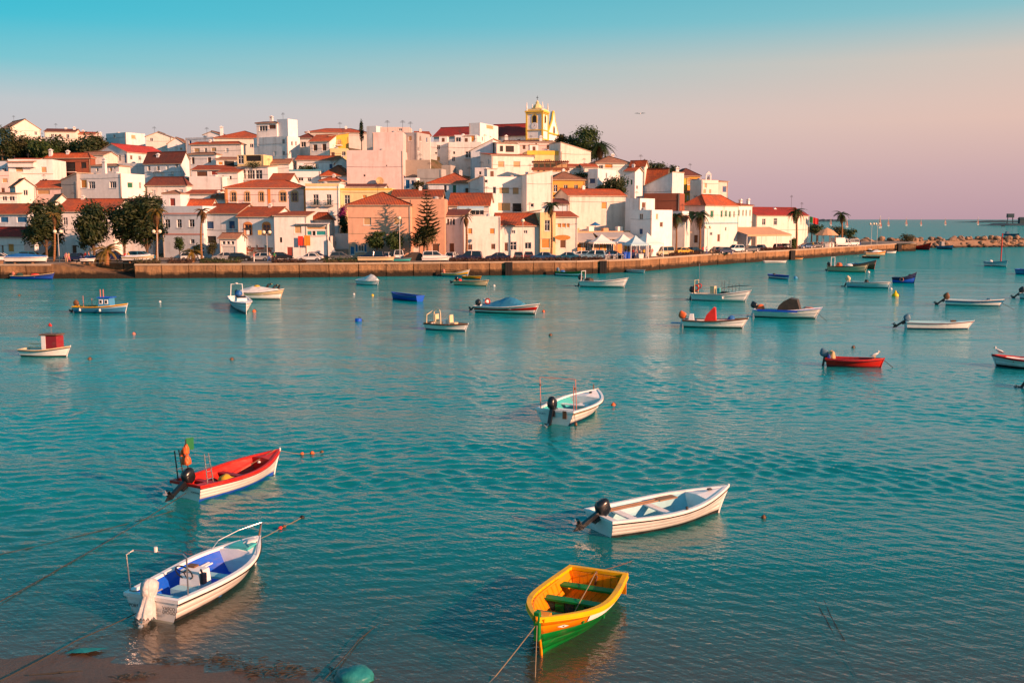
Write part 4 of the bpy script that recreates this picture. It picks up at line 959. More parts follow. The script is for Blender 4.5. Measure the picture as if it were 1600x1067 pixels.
# ------------------------------------------------------------------ church
def church():
    D = 282.0; yaw = R(-20)
    zy = lambda py: at_Y(836, py, D).z
    z0 = zy(252)
    C = at_XZ(823, D, zy(200)); C.z = z0
    ch = thing('church', 'white and yellow church with clock bell tower on the hilltop', 'church', C, yaw)
    GROUND.append((C.x - 20, C.y + 10, z0)); GROUND.append((C.x + 5, C.y + 10, z0))
    T = 4.6; S = 4.7
    zc = lambda py: zy(py) - z0
    top = zc(175)
    mb = MB(); mb.box(0, T, 0, S, -4, top); mb.build('tower', 'white_clean', ch)
    pw = 0.36
    for u in (0, T):
        for v in (0, S):
            mb = MB(); mb.box(u - pw / 2 - .04, u + pw / 2 + .04, v - pw / 2 - .04, v + pw / 2 + .04, -4, top); mb.build('pilaster', 'yellow', ch)
    for py, hh, e in ((204, .25, .25), (175, .45, .45), (178, .2, .3), (218, .3, .2)):
        mb = MB(); mb.box(-e, T + e, -e, S + e, zc(py) - hh / 2, zc(py) + hh / 2); mb.build('cornice', 'yellow', ch)
    # belfry openings: arched panel, painted dark for the shade inside, with a yellow surround and a bell
    def arch(P, w, za, zb_, g, i0, i1, name, mat, par):
        N = 10; mb = MB()
        pts = [(-w / 2 - g, za - g * .6), (w / 2 + g, za - g * .6)] + [((w / 2 + g) * math.cos(math.pi * k / N), zb_ + (w / 2 + g) * math.sin(math.pi * k / N)) for k in range(N + 1)]
        vs = [P(a, i0, b) for a, b in pts] + [P(a, i1, b) for a, b in pts]; n = len(pts)
        mb.mesh(vs, [tuple(range(n)), tuple(range(2 * n - 1, n - 1, -1))] + [(k, (k + 1) % n, n + (k + 1) % n, n + k) for k in range(n)])
        return mb.build(name, mat, par)
    for P in ((lambda a, i, z: (T / 2 + a, -i, z)), (lambda a, i, z: (T + i, S / 2 + a, z))):
        fr = arch(P, 1.1, zc(192), zc(184), .28, -.1, .1, 'belfry_surround', 'yellow', ch)
        arch(P, 1.1, zc(192), zc(184), 0, -.1, .13, 'belfry_opening', 'unlit_void', fr)
        cl = MB(); N = 20
        vs = [P(.95 * math.cos(2 * math.pi * k / N), .12, zc(197.5) + .95 * math.sin(2 * math.pi * k / N)) for k in range(N)] + [P(.95 * math.cos(2 * math.pi * k / N), -.05, zc(197.5) + .95 * math.sin(2 * math.pi * k / N)) for k in range(N)]
        cl.mesh(vs, [tuple(range(N)), tuple(range(2 * N - 1, N - 1, -1))] + [(k, (k + 1) % N, N + (k + 1) % N, N + k) for k in range(N)])
        clk = cl.build('clock_face', 'white_clean', ch)
        hd = MB()
        for k in range(12):
            a = 2 * math.pi * k / 12
            for s in (0,):
                q = [(.68, -.04), (.86, -.04), (.86, .04), (.68, .04)]
                hd.face([P(x * math.cos(a) - y * math.sin(a), .135, zc(197.5) + x * math.sin(a) + y * math.cos(a)) for x, y in q])
        for a, L in ((R(100), .62), (R(215), .45)):
            q = [(-.1, -.05), (L, -.03), (L, .03), (-.1, .05)]
            hd.face([P(x * math.cos(a) - y * math.sin(a), .14, zc(197.5) + x * math.sin(a) + y * math.cos(a)) for x, y in q])
        hd.build('clock_hands', 'dark_metal', clk)
    # pinnacles, balustrade, dome and cross
    for u in (0, T):
        for v in (0, S):
            mb = MB(); mb.lathe([(.28, 0), (.28, .35), (.14, .45), (.25, .8), (.2, 1.2), (.09, 1.9), (.13, 2.05), (.01, 2.4)], 8, (u, v, top + .25)); mb.build('pinnacle', 'cream', ch, smooth=False)
    for a, b in (((.4, -.1), (T - .4, .1)), ((.4, S - .1), (T - .4, S + .1)), ((-.1, .4), (.1, S - .4)), ((T - .1, .4), (T + .1, S - .4))):
        mb = MB(); mb.box(a[0], b[0], a[1], b[1], top + .25, top + .75); mb.build('parapet', 'paleyellow', ch)
    mb = MB(); mb.lathe([(1.5, .0), (1.5, .75), (1.65, .8), (1.65, .95), (1.3, 1.05), (1.2, 1.5), (.85, 1.9), (.5, 2.1), (.45, 2.3), (.55, 2.38), (.4, 2.65), (.12, 2.95), (.1, 3.1)], 8, (T / 2, S / 2, top + .2))
    dm = mb.build('dome', 'paleyellow', ch)
    mb = MB(); zt = top + 3.4; mb.box(T / 2 - .05, T / 2 + .05, S / 2 - .05, S / 2 + .05, zt - .2, zt + 1.1); mb.box(T / 2 - .32, T / 2 + .32, S / 2 - .045, S / 2 + .045, zt + .55, zt + .68); mb.build('cross', 'dark_metal', dm)
    # west front gable behind the tower, facing the sunset side
    V0, V1 = S + .05, S + 12.0; vm = (V0 + V1) / 2; zg = zc(173)
    prof = [(V0, -4), (V1, -4), (V1, zc(214)), (V1 - .6, zc(208)), (V1 - 1.6, zc(204)), (vm + 2.6, zc(192)), (vm + 1.2, zc(184)), (vm + .5, zg), (vm, zc(169)), (vm - .5, zg), (vm - 1.2, zc(184)), (vm - 2.6, zc(192)), (V0 + 1.2, zc(204)), (V0, zc(208))]
    mb = MB(); mb.prism(prof, 0, T - 1.0, T - .1); mb.build('front_gable', 'white_clean', ch)
    mb = MB()
    for a, b in zip(prof[2:-1], prof[3:]): mb.tube([(T - .3, a[0], a[1]), (T - .3, b[0], b[1])], .32, 6)
    mb.build('gable_moulding', 'yellow', ch)
    for v in (V0 + .4, V1 - .4):
        mb = MB(); mb.box(T - .15, T + .15, v - .35, v + .35, -4, zc(206)); mb.build('pilaster', 'yellow', ch)
    mb = MB(); mb.box(T - .2, T + .25, V0, V1, zc(207), zc(205)); mb.build('cornice', 'yellow', ch)
    PG = lambda a, i, z: (T - .1 + i, vm + a, z)
    fr = arch(PG, 1.3, zc(207), zc(198), .25, -.1, .1, 'window', 'yellow', ch); arch(PG, 1.3, zc(207), zc(198), 0, -.1, .13, 'pane', 'glass', fr)
    # the nave: a long hall running away from the front, maroon roof in two lengths
    def nave(px0, px1, pyt, pyr, v0, v1):
        L0 = (at_XZ(px0, D + 12, z0 + 8) - C); L1 = (at_XZ(px1, D + 6, z0 + 8) - C)
        ud = Vector((math.cos(yaw), math.sin(yaw), 0))
        u0 = L0.dot(ud); u1 = L1.dot(ud); ht = zc(pyt); rz_ = zc(pyr)
        mb = MB(); mb.box(u0, u1, v0, v1, -5, ht)
        for u in (u0 + .001, u1 - .001): mb.face([(u, v0, ht), (u, v1, ht), (u, (v0 + v1) / 2, rz_)])
        mb.build('nave_wall', 'white_cool', ch, fix=False)
        rb = MB(); vm_ = (v0 + v1) / 2
        roof_slab(rb, [(u0 - .3, v0 - .4, ht), (u1 + .2, v0 - .4, ht), (u1 + .2, vm_, rz_ + .2), (u0 - .3, vm_, rz_ + .2)], .18, (0, 0, 0), (1, 0, 0))
        roof_slab(rb, [(u1 + .2, v1 + .4, ht), (u0 - .3, v1 + .4, ht), (u0 - .3, vm_, rz_ + .2), (u1 + .2, vm_, rz_ + .2)], .18, (0, 0, 0), (1, 0, 0))
        rf = rb.build('roof', ['tile_maroon', 'coping'], ch, fix=False)
        rt = MB(); rt.tube([(u0 - .3, vm_, rz_ + .22), (u1 + .2, vm_, rz_ + .22)], .17, 6); rt.build('ridge_tiles', 'tile_maroon', rf)
        for k in range(3):
            uu = u0 + (u1 - u0) * (k + .5) / 3
            mb = MB(); mb.box(uu - .5, uu + .5, v0 - .06, v0 - .001, ht - 2.2, ht - .8); w_ = mb.build('window', 'frame', ch)
            mb = MB(); mb.box(uu - .4, uu + .4, v0 - .08, v0 - .061, ht - 2.1, ht - .9); mb.build('pane', 'glass', w_)
    nave(772, 826, 211, 190, 3, 14)
    nave(676, 772, 208, 192, 2.8, 14)
church()

# ------------------------------------------------------------------ built extras on houses and streets
plain('wood_red', (0.25, 0.08, 0.04), 0.7, 0.3); plain('wood', (0.30, 0.17, 0.09), 0.7, 0.3, 2.0)
plain('iron_green', (0.04, 0.12, 0.09), 0.5, 0.2)
plain('canvas', (0.80, 0.77, 0.72), 0.8, 0.12, 1.0); plain('canvas_blue', (0.42, 0.62, 0.70), 0.8, 0.12, 1.0)
plain('canvas_tan', (0.62, 0.36, 0.20), 0.8, 0.15, 1.0); plain('canvas_grey', (0.40, 0.38, 0.36), 0.8, 0.15, 1.0)
# balconies of the yellow corniced house
def by_label(txt): return [o for o in COL.objects if o.parent is None and o.get('label', '').startswith(txt)][0]
hy = by_label('white house with yellow cornice')
for px in (493.5, 514):
    p = at_Y(px, 321, hy.location.y); u = p.x - hy.location.x; z = p.z - hy.location.z
    b = MB(); b.box(u - .95, u + .95, -.75, -.002, z - .2, z); bal = b.build('balcony', 'concrete', hy)
    r = MB(); r.box(u - .95, u + .95, -.75, -.70, z + .9, z + .96); r.box(u - .95, u - .9, -.70, -.01, z + .9, z + .96); r.box(u + .9, u + .95, -.70, -.01, z + .9, z + .96)
    for k in range(11): r.box(u - .94 + k * .186, u - .91 + k * .186, -.74, -.71, z, z + .9)
    r.build('railing', 'iron_green', bal)
# orange pilasters on the long pinkish house
hl = by_label('long pinkish house')
for px in (353, 420, 477):
    p = at_Y(px, 310, hl.location.y); u = min(max(p.x - hl.location.x, .25), hl['W'] - .25)
    b = MB(); b.box(u - .28, u + .28, -.07, -.001, -2, hl['H'] - .02); b.build('pilaster', 'orange_trim', hl)
# stone cladding, laid stone by stone, at the foot of the arched window house
hb = by_label('pale blue house with two orange arched')
for r_ in range(5):
    for k in range(11):
        w = .62; u0 = .75 + k * w - (.3 if r_ % 2 else 0); z0 = r_ * .42
        if u0 + w > hb['W'] - .05 or u0 < .5: continue
        if any(a < u0 + w / 2 < b and z0 > -.1 and z0 < c for a, b, c in ((1.2, 2.3, 0), )): continue
        b = MB(); b.box(u0 + .02, u0 + w - .02, -.05 - random.uniform(0, .04), -.001, z0 + .02, z0 + .40)
        b.build('stone', 'concrete' if random.random() < .6 else 'brick', hb)
# white raking buttress of the laundry house
hw = by_label('white house with a teal balcony')
b = MB(); W_ = hw['W']; b.prism([(W_ + .01, -3), (W_ + 2.2, -3), (W_ + 2.0, 0.3), (W_ + .01, 3.6)], 1, -.6, .0); b.build('stair_parapet', 'white', hw)
b = MB(); b.box(-1.5, W_ + .3, -1.1, .4, hw['H'] - .05 + .06, hw['H'] + .12); b.build('canopy', 'white_clean', hw)
# laundry on a line
plain('cloth_red', (0.70, 0.05, 0.03), 0.8, 0.2); plain('cloth_orange', (0.85, 0.28, 0.03), 0.8, 0.2); plain('cloth_yellow', (0.80, 0.55, 0.12), 0.8, 0.2)
def cloth(label, px0, px1, py0, py1, Y, mat, name='towel', cat='towel', group=None):
    a = at_Y(px0, py0, Y); c = at_Y(px1, py1, Y); w = c.x - a.x; h = a.z - c.z; n = 8
    vs = []
    for j in range(5):
        for i in range(n + 1):
            vs.append((w * i / n, -.03 - .05 * math.sin(i * 1.9) * (j / 4), -h * j / 4))
    fs = [(j * (n + 1) + i, j * (n + 1) + i + 1, (j + 1) * (n + 1) + i + 1, (j + 1) * (n + 1) + i) for j in range(4) for i in range(n)]
    vs2 = [(x, y + .02, z) for x, y, z in vs]; m = len(vs)
    mb = MB(); mb.mesh(vs, fs); mb.mesh(vs2, [f[::-1] for f in fs])
    return tag(mb.build(name, mat, None, a, smooth=True), label, cat, group)
lw = by_label('pinkish white house with laundry').location.y
cloth('red towel hanging on the white laundry house', 465.5, 474, 369, 384, lw - .35, 'cloth_red')
cloth('orange towel hanging beside the red towel', 475, 485, 368, 384, lw - .35, 'cloth_orange')
cloth('pale yellow cloth under the right arched window', 403, 409, 360, 367, 182.3, 'cloth_yellow')
cloth('white cloth under the left arched window', 385, 390, 360, 367, 182.8, 'canvas')
# public stairs between the houses
st = thing('staircase', 'wide grey public stairs climbing between the white and peach houses', 'stairs', at_XZ(519, 182.5, G0))
for k in range(9):
    b = MB(); b.box(0, 3.0, k * .42, k * .42 + .42, -.2, .19 * (k + 1)); b.build('step', 'concrete', st)
b = MB(); b.box(-.25, -.002, 0, 8, -.2, 4.2); b.build('parapet', 'white', st)
b = MB(); b.box(-.2, 3.2, 3.9, 4.2, -.2, 4.6); b.build('landing_wall', 'white_cool', st)
# blue awning over the wide windows
p = at_Y(715, 323, 196.9)
b = MB(); b.prism([(-1.5, -.35), (-1.45, -.28), (0, .05), (0, -.05)], 0, 0, 5.2); b.v = [(x, y, z) for x, y, z in b.v]
aw = tag(b.build('awning', 'canvas_blue', None, p), 'faded blue awning over the wide windows of the red roofed house', 'awning')
b = MB(); b.box(0, 5.2, -1.51, -1.49, -.75, -.3); b.build('valance', 'canvas_blue', aw)
# pergola
pg = thing('pergola', 'red brown wooden pergola on a roof terrace below the church', 'pergola', at_Y(833, 269, 230))
wid = at_Y(887, 269, 230).x - pg.location.x; hgt = 2.45
for k in range(7):
    b = MB(); b.box(wid * k / 6 - .09, wid * k / 6 + .09, 0, .18, 0, hgt - .3); b.build('post', 'wood_red', pg)
for v in (0, 2.2):
    b = MB(); b.box(-.3, wid + .3, v, v + .16, hgt - .3, hgt); b.build('beam', 'wood_red', pg)
for k in range(18):
    b = MB(); b.box(wid * k / 17 - .06, wid * k / 17 + .06, -.4, 2.8, hgt + .002, hgt + .16); b.build('rafter', 'wood_red', pg)
b = MB(); b.box(-.4, wid + .4, -.35, 3.2, -6, 0); b.build('terrace_wall', 'cream', pg)
b = MB(); b.box(-.4, wid + .4, -.3, -.2, .35, 1.0); b.build('railing', 'wood_red', pg)
b = MB(); b.box(.2, wid, 2.6, 3.0, .0, hgt - .35); b.build('back_wall', 'shutter_tan', pg)
# satellite dish
p = at_Y(594, 283, 222.4); b = MB()
b.lathe([(.02, -.18), (.45, -.14), (.75, -.04), (.88, .08), (.86, .09), (.72, -.01), (.4, -.1), (.02, -.14)], 16)
dish = tag(b.build('satellite_dish', 'shutter_tan', None, p + Vector((0, -.6, 0)), rot=(R(78), 0, R(18)), smooth=True), 'round tan satellite dish on the bare pink wall', 'dish')
b = MB(); b.tube([(0, 0, -.16), (0, .1, -.75)], .05, 5); b.tube([(0, -.8, 0), (0, 0, .6)], .03, 5); b.build('bracket', 'dark_metal', dish)
# bell turret
p = at_Y(1103, 284, 239); b = MB()
b.box(-.1, .25, 0, .6, -.6, 1.6); b.box(.95, 1.3, 0, .6, -.6, 1.6); b.prism([(-.2, 1.6), (1.4, 1.6), (.6, 2.5)], 1, -.05, .65); b.box(-.1, 1.3, 0, .6, -1.2, -.601)
bt = tag(b.build('bell_turret', 'white_clean', None, p), 'small white bell turret on the cream chapel like house', 'turret')
b = MB(); b.lathe([(.28, 0), (.24, .2), (.15, .5), (.05, .6)], 8, (.6, .3, .6)); b.build('bell', 'dark_metal', bt)
# lettering-like sign board on the tavern
p = at_Y(874, 368, 186.8); b = MB(); N = 16
b.mesh([(1.5 * math.cos(2 * math.pi * k / N), 0, .5 * math.sin(2 * math.pi * k / N)) for k in range(N)] + [(1.5 * math.cos(2 * math.pi * k / N), .08, .5 * math.sin(2 * math.pi * k / N)) for k in range(N)],
       [tuple(range(N)), tuple(range(2 * N - 1, N - 1, -1))] + [(k, (k + 1) % N, N + (k + 1) % N, N + k) for k in range(N)])
tag(b.build('sign_board', 'shutter_orange', None, p + Vector((.6, 0, -.4))), 'oval orange brown sign over the tavern door', 'sign')

# ------------------------------------------------------------------ restaurant terrace
rs = thing('restaurant', 'low restaurant with orange front and a cluttered roof terrace', 'restaurant', at_XZ(893, 195, G0), R(22))
b = MB(); b.box(0, 14.5, 0, 8, 0, 4.0); b.build('wall', 'ochre', rs)
b = MB(); b.box(-.2, 14.7, -.12, 8, 4.01, 4.9); b.build('parapet', 'canvas_tan', rs)
for k in range(6):
    b = MB(); b.box(.5 + k * 2.35, 2.2 + k * 2.35, -.05, -.001, .1, 2.6); d_ = b.build('door', 'frame', rs)
    b = MB(); b.box(.6 + k * 2.35, 2.1 + k * 2.35, -.07, -.051, .2, 2.5); b.build('pane', 'glass' if k % 2 else 'shutter_orange', d_)
for k in range(4):
    b = MB(); x = .8 + k * 3.2; b.box(x, x + 1.1, .5, 1.6, 4.9, 5.5 + .3 * (k % 2)); b.build('roof_unit', 'canvas' if k % 2 else 'canvas_tan', rs)
b = MB(); b.tube([(5.6, 1, 4.9), (5.6, 1, 6.5)], .05, 5); b.lathe([(1.15, 6.0), (1.1, 6.1), (.05, 6.7)], 8, (5.6, 1, 0)); b.build('parasol', 'blue_paint', rs)
def awning(label, px0, px1, pyt, pyb, Y, mat, dpt, rz=0.0, posts=True):
    a = at_Y(px0, pyt, Y); c = at_Y(px1, pyt, Y); w = (c.x - a.x) / max(.3, math.cos(rz)); dz = a.z - at_Y(px0, pyb, Y - dpt).z
    r = thing('awning', label, 'awning', (a.x, a.y, G0), rz); zt = a.z - G0
    b = MB(); n = 10
    for k in range(n):
        x0, x1 = w * k / n, w * (k + 1) / n
        b.mesh([(x0, 0, zt), (x1, 0, zt), (x1, -dpt, zt - dz), (x0, -dpt, zt - dz), (x0, 0, zt - .06), (x1, 0, zt - .06), (x1, -dpt, zt - dz - .06), (x0, -dpt, zt - dz - .06)], [(0, 1, 2, 3), (7, 6, 5, 4), (3, 2, 6, 7)])
    b.build('cover', mat, r)
    b = MB(); b.box(0, w, -dpt - .03, -dpt - .001, zt - dz - .4, zt - dz); b.build('valance', mat, r)
    for k in range(4):
        b = MB(); b.box(w * k / 3 - .05, w * k / 3 + .05, -dpt + .1, -dpt + .2, 0, zt - dz - .02); b.build('post', 'frame', r)
    return r
awning('grey striped awning along the orange restaurant front', 894, 926, 364, 376, 194, 'canvas_grey', 4.2, R(8))
awning('long grey awning roof behind the white tents', 926, 985, 363, 371, 196, 'canvas_grey', 3.5, R(18))
awning('wide tan canopy of the restaurant by the corner house', 1134, 1214, 355, 367, 240, 'canvas_tan', 7.5, R(30))
def tent(label, px, pyp, pye, Y, w, mat, rz=0.0, group='pagoda tents on the quay'):
    pk = at_Y(px, pyp, Y); e = at_Y(px, pye, Y).z - G0; zt = pk.z - G0
    r = thing('pagoda_tent', label, 'tent', (pk.x, pk.y, G0), rz, group); h = w / 2
    b = MB(); N = 6; prof = []
    for k in range(N + 1):
        s = k / N; prof.append((h * (1 - s) + .04, e + (zt - e) * (s ** 1.5)))
    for (r0, za), (r1, zb_) in zip(prof[:-1], prof[1:]):
        for i in range(4):
            c = [(-1, -1), (1, -1), (1, 1), (-1, 1)]; p0, p1 = c[i], c[(i + 1) % 4]
            b.face([(p0[0] * r0, p0[1] * r0, za), (p1[0] * r0, p1[1] * r0, za), (p1[0] * r1, p1[1] * r1, zb_), (p0[0] * r1, p0[1] * r1, zb_)])
    b.build('cover', mat, r)
    b = MB()
    for i in range(4):
        c = [(-1, -1), (1, -1), (1, 1), (-1, 1)]; p0, p1 = c[i], c[(i + 1) % 4]; n = 10
        for k in range(n):
            s0, s1 = k / n, (k + 1) / n; q0 = [p0[j] + (p1[j] - p0[j]) * s0 for j in (0, 1)]; q1 = [p0[j] + (p1[j] - p0[j]) * s1 for j in (0, 1)]; sm = [(q0[j] + q1[j]) / 2 for j in (0, 1)]
            hh = h + .05
            b.face([(q0[0] * hh, q0[1] * hh, e), (q1[0] * hh, q1[1] * hh, e), (q1[0] * hh, q1[1] * hh, e - .28), (sm[0] * hh, sm[1] * hh, e - .4), (q0[0] * hh, q0[1] * hh, e - .28)])
    b.build('valance', mat, r, fix=False)
    for x in (-1, 1):
        for y in (-1, 1):
            b = MB(); b.box(x * h - .05, x * h + .05, y * h - .05, y * h + .05, 0, e); b.build('post', 'frame', r)
    return r
tent('white pagoda tent at the left of the restaurant terrace', 940, 366, 378, 189, 4.2, 'canvas', R(10))
tent('white pagoda tent second from the left on the terrace', 974, 366, 378, 190, 4.0, 'canvas', R(14))
tent('blue shaded pagoda tent before the white block', 993, 368, 381, 186, 3.6, 'canvas_blue', R(20))  # white tent tinted blue: its shade is put into the canvas colour
tent('big white pagoda tent nearest the beige van', 1011, 364, 380, 191, 4.4, 'canvas', R(35))
# round thatched kiosk near the quay end
p = at_XZ(1291, 262, G0); ks = thing('kiosk', 'round kiosk with a pale conical roof near the quay end', 'kiosk', p)
zz = at_Y(1291, 356, 262).z - G0
b = MB(); b.lathe([(2.9, zz - 2.0), (3.0, zz - 1.9), (1.6, zz - .7), (.1, zz)], 14); b.build('roof', 'canvas_tan', ks)
for k in range(8):
    a = 2 * math.pi * k / 8; b = MB(); b.tube([(2.4 * math.cos(a), 2.4 * math.sin(a), 0), (2.4 * math.cos(a), 2.4 * math.sin(a), zz - 1.6)], .08, 5); b.build('post', 'wood', ks)
b = MB(); b.lathe([(2.0, 0), (2.0, 1.1), (2.15, 1.1), (2.15, 1.2)], 12); b.build('counter', 'canvas', ks)

# ------------------------------------------------------------------ the hill under the houses
gp = np.array(GROUND + [(-260, 190, G0), (-190, 180, G0), (-120, 178, G0), (-60, 178, G0), (-20, 180, G0), (0, 183, G0), (20, 196, G0), (60, 240, G0 - 1), (90, 275, G0 - 2), (140, 330, -3), (60, 330, 14), (0, 330, 26), (-60, 350, 34), (-140, 370, 36), (-240, 360, 33), (-300, 300, 22), (100, 330, 1), (60, 290, 8), (30, 275, 20)])
def hill_z(x, y):
    d2 = (gp[:, 0] - x) ** 2 + (gp[:, 1] - y) ** 2 + 6.0
    w = d2 ** -2.0
    return float((w * gp[:, 2]).sum() / w.sum()) - 0.7
t = NT('hill_ground'); p = t.pos()
c = t.mix(t.ramp(t.noise(p, 0.25, 6, 0.7), [(0.4, 0.0), (0.6, 1.0)]), (0.16, 0.11, 0.07), (0.045, 0.06, 0.02))
t.bsdf(c, 0.95, t.noise(p, 2, 5), 0.2, spec=0.1)
xs = axis((-330, 121, 3.5)); ys = axis((176, 392, 3.5))
def hz2(x, y):
    z = hill_z(x, y)
    qx = float(np.interp(x, [q.x for q in qpts], [q.y for q in qpts]))
    k = min(1, max(0, (y - qx - 26) / 10.0))
    if y < qx + 14: return -3.0
    z = (G0 - 0.6) * (1 - k) + z * k if z > G0 else min(z, G0 - .6)
    if x > 75: z = z - (x - 75) * 0.15
    return max(z, -3) if y < 375 else z * max(0, 1 - (y - 375) / 30) - (y - 375) * .3
me = grid_mesh('hill', xs, ys, hz2); me.materials.append(M['hill_ground'])
o = put('hill', me); o['kind'] = 'structure'; o['label'] = 'dry earthy hillside under the houses'
# ------------------------------------------------------------------ vegetation
def leafmat(name, c1, c2, tr=0.25):
    t = NT(name); p = t.pos()
    n = t.noise(p, 0.9, 4, 0.65); n2 = t.noise(p, 6.0, 2)
    col = t.mix(t.ramp(n, [(0.35, 0.0), (0.65, 1.0)]), c1, c2)
    col = t.mix(0.6, col, t.ramp(n2, [(0.3, 0.5), (0.7, 1.0)]), 'MULTIPLY')
    d = t.n('ShaderNodeBsdfPrincipled', {'Base Color': col, 'Roughness': 0.55, 'Specular IOR Level': 0.3})
    tl = t.n('ShaderNodeBsdfTranslucent', {'Color': col})
    mx = t.n('ShaderNodeMixShader', {0: tr, 1: d.outputs[0], 2: tl.outputs[0]})
    t.t.links.new(mx.outputs[0], t.out.inputs[0])
leafmat('leaf_dark', (0.014, 0.04, 0.014), (0.07, 0.085, 0.024))
leafmat('leaf_mid', (0.025, 0.065, 0.015), (0.075, 0.11, 0.025))
leafmat('leaf_olive', (0.04, 0.05, 0.015), (0.10, 0.09, 0.03))
leafmat('leaf_brown', (0.06, 0.03, 0.018), (0.13, 0.06, 0.035))
leafmat('frond', (0.02, 0.05, 0.012), (0.06, 0.09, 0.02))
leafmat('frond_gold', (0.30, 0.17, 0.02), (0.16, 0.13, 0.03))
leafmat('frond_dry', (0.22, 0.10, 0.03), (0.12, 0.07, 0.03))
leafmat('flower', (0.25, 0.02, 0.16), (0.35, 0.04, 0.18))
t = NT('bark'); p = t.obj()
t.bsdf(t.mix(t.noise(t.mapping(p, (3, 3, 0.8)), 2.0, 5, 0.7), (0.06, 0.04, 0.028), (0.17, 0.11, 0.07)), 0.9, t.noise(p, 5, 4), 0.05, spec=0.1)
t = NT('palm_bark'); p = t.obj(); sz = t.n('ShaderNodeSeparateXYZ', {0: p}).outputs[2]
rings = t.math('SINE', t.math('MULTIPLY', sz, 22.0))
t.bsdf(t.mix(t.noise(p, 3.0, 4), (0.24, 0.11, 0.05), (0.36, 0.19, 0.09)), 0.9, rings, 0.05, spec=0.1)
def leaves(rnd, blobs, n, size, hollow=0.35):
    """leaf-sized faces spread through a set of ellipsoids (cx, cy, cz, rx, ry, rz)"""
    mb = MB(); wts = [b[3] * b[4] * b[5] for b in blobs]
    for k in range(n):
        b = rnd.choices(blobs, wts)[0]
        while True:
            q = Vector((rnd.uniform(-1, 1), rnd.uniform(-1, 1), rnd.uniform(-1, 1)))
            if hollow < q.length < 1: break
        c = Vector((b[0] + q.x * b[3], b[1] + q.y * b[4], b[2] + q.z * b[5]))
        c += Vector((rnd.gauss(0, .2), rnd.gauss(0, .2), rnd.gauss(0, .2))) * b[3]
        nrm = (q.normalized() + Vector((rnd.gauss(0, .6), rnd.gauss(0, .6), rnd.gauss(.3, .6)))).normalized()
        a = nrm.cross(Vector((rnd.random(), rnd.random(), rnd.random()))).normalized(); e = nrm.cross(a)
        s = size * rnd.uniform(.6, 1.4); a *= s; e *= s * .6
        mb.face([c - a * .9, c + e * .6 - a * .1, c + a, c - e * .6 - a * .1])
    return mb
def tree(label, px, Y, ztop, w, crown_h, mat='leaf_dark', zg=None, seed=1, n=2600, leaf=.34, trunk=.2, cat='tree', name='leafy_tree', group=None, lean=0.0):
    """ztop: py of the crown's top; w: crown width m"""
    rnd = random.Random(seed)
    top = at_Y(px, ztop, Y).z; zg = G0 if zg is None else zg
    p = at_XZ(px, Y, (zg + top) / 2); r = thing(name, label, cat, (p.x, p.y, zg), rnd.uniform(0, 6), group)
    hgt = top - zg; cz = hgt - crown_h / 2
    blobs = [(0, 0, cz, w * .36, w * .36, crown_h * .40)]
    for k in range(9):
        a = rnd.uniform(0, 6.28); rr = w * rnd.uniform(.15, .34); f = rnd.uniform(.16, .27)
        blobs.append((rr * math.cos(a), rr * math.sin(a), cz + crown_h * rnd.uniform(-.36, .36), w * f, w * f, crown_h * f * .8))
    mb = MB()
    if hgt > crown_h * .9:
        mb.tube([(0, 0, -.3), (.1, .05, hgt * .2), (.05, -.1, max(hgt - crown_h, .3)), (0, 0, cz)], [trunk * 1.3, trunk, trunk * .85, trunk * .5], 8)
    for b in blobs[1:7]:
        z0 = max(hgt - crown_h * 1.02, .2)
        mb.tube([(0, 0, z0), (b[0] * .4, b[1] * .4, z0 * .5 + b[2] * .5), b[:3]], [trunk * .55, trunk * .4, trunk * .12], 5)
    mb.build('trunk', 'bark', r)
    leaves(rnd, blobs, n, leaf).build('crown', mat, r, fix=False)
    return r
gq = 'leafy trees by the slipway'
tree('tall tree with reddish tips at the left end of the quay', 70, 178, 304, 6.8, 9.2, 'leaf_dark', seed=1, n=5200, group=gq)
tree('round dark tree between the two left lamp posts', 145, 177, 318, 7.2, 8.0, 'leaf_dark', seed=2, n=5000, group=gq)
tree('slim dark tree left of the tallest quay tree', 193, 178, 312, 6.0, 8.6, 'leaf_dark', seed=3, n=4400, group=gq)
tree('tallest broad quay tree beside the golden palm', 228, 178, 302, 7.4, 10.0, 'leaf_dark', seed=4, n=6000, group=gq)
tree('round green bush against the pink banded house', 281, 182, 369, 2.4, 2.6, 'leaf_mid', seed=5, n=700, leaf=.22, trunk=.08, cat='bush', name='round_bush')
tree('dark shrub under the palm by the garage', 310, 182, 380, 2.2, 2.2, 'leaf_dark', seed=6, n=500, leaf=.22, trunk=.06, cat='bush', name='round_bush')
tree('shrub with yellow tips beside the garage', 332, 181, 374, 2.6, 2.8, 'leaf_olive', seed=7, n=600, leaf=.22, trunk=.06, cat='bush', name='round_bush')
tree('broad oleander tree before the peach house, left one', 588, 178, 361, 4.0, 3.0, 'leaf_mid', seed=8, n=1500, leaf=.26, trunk=.12, group='trees before the peach house')
tree('broad oleander tree before the peach house, by the lamp post', 617, 178, 361, 3.8, 3.1, 'leaf_mid', seed=9, n=1500, leaf=.26, trunk=.12, group='trees before the peach house')
tree('dark bushy tree under the monkey puzzle', 663, 178, 356, 5.4, 3.4, 'leaf_olive', seed=10, n=1900, leaf=.28, trunk=.15)
hzf = lambda px, Y: hill_z(at_XZ(px, Y, 20).x, Y)
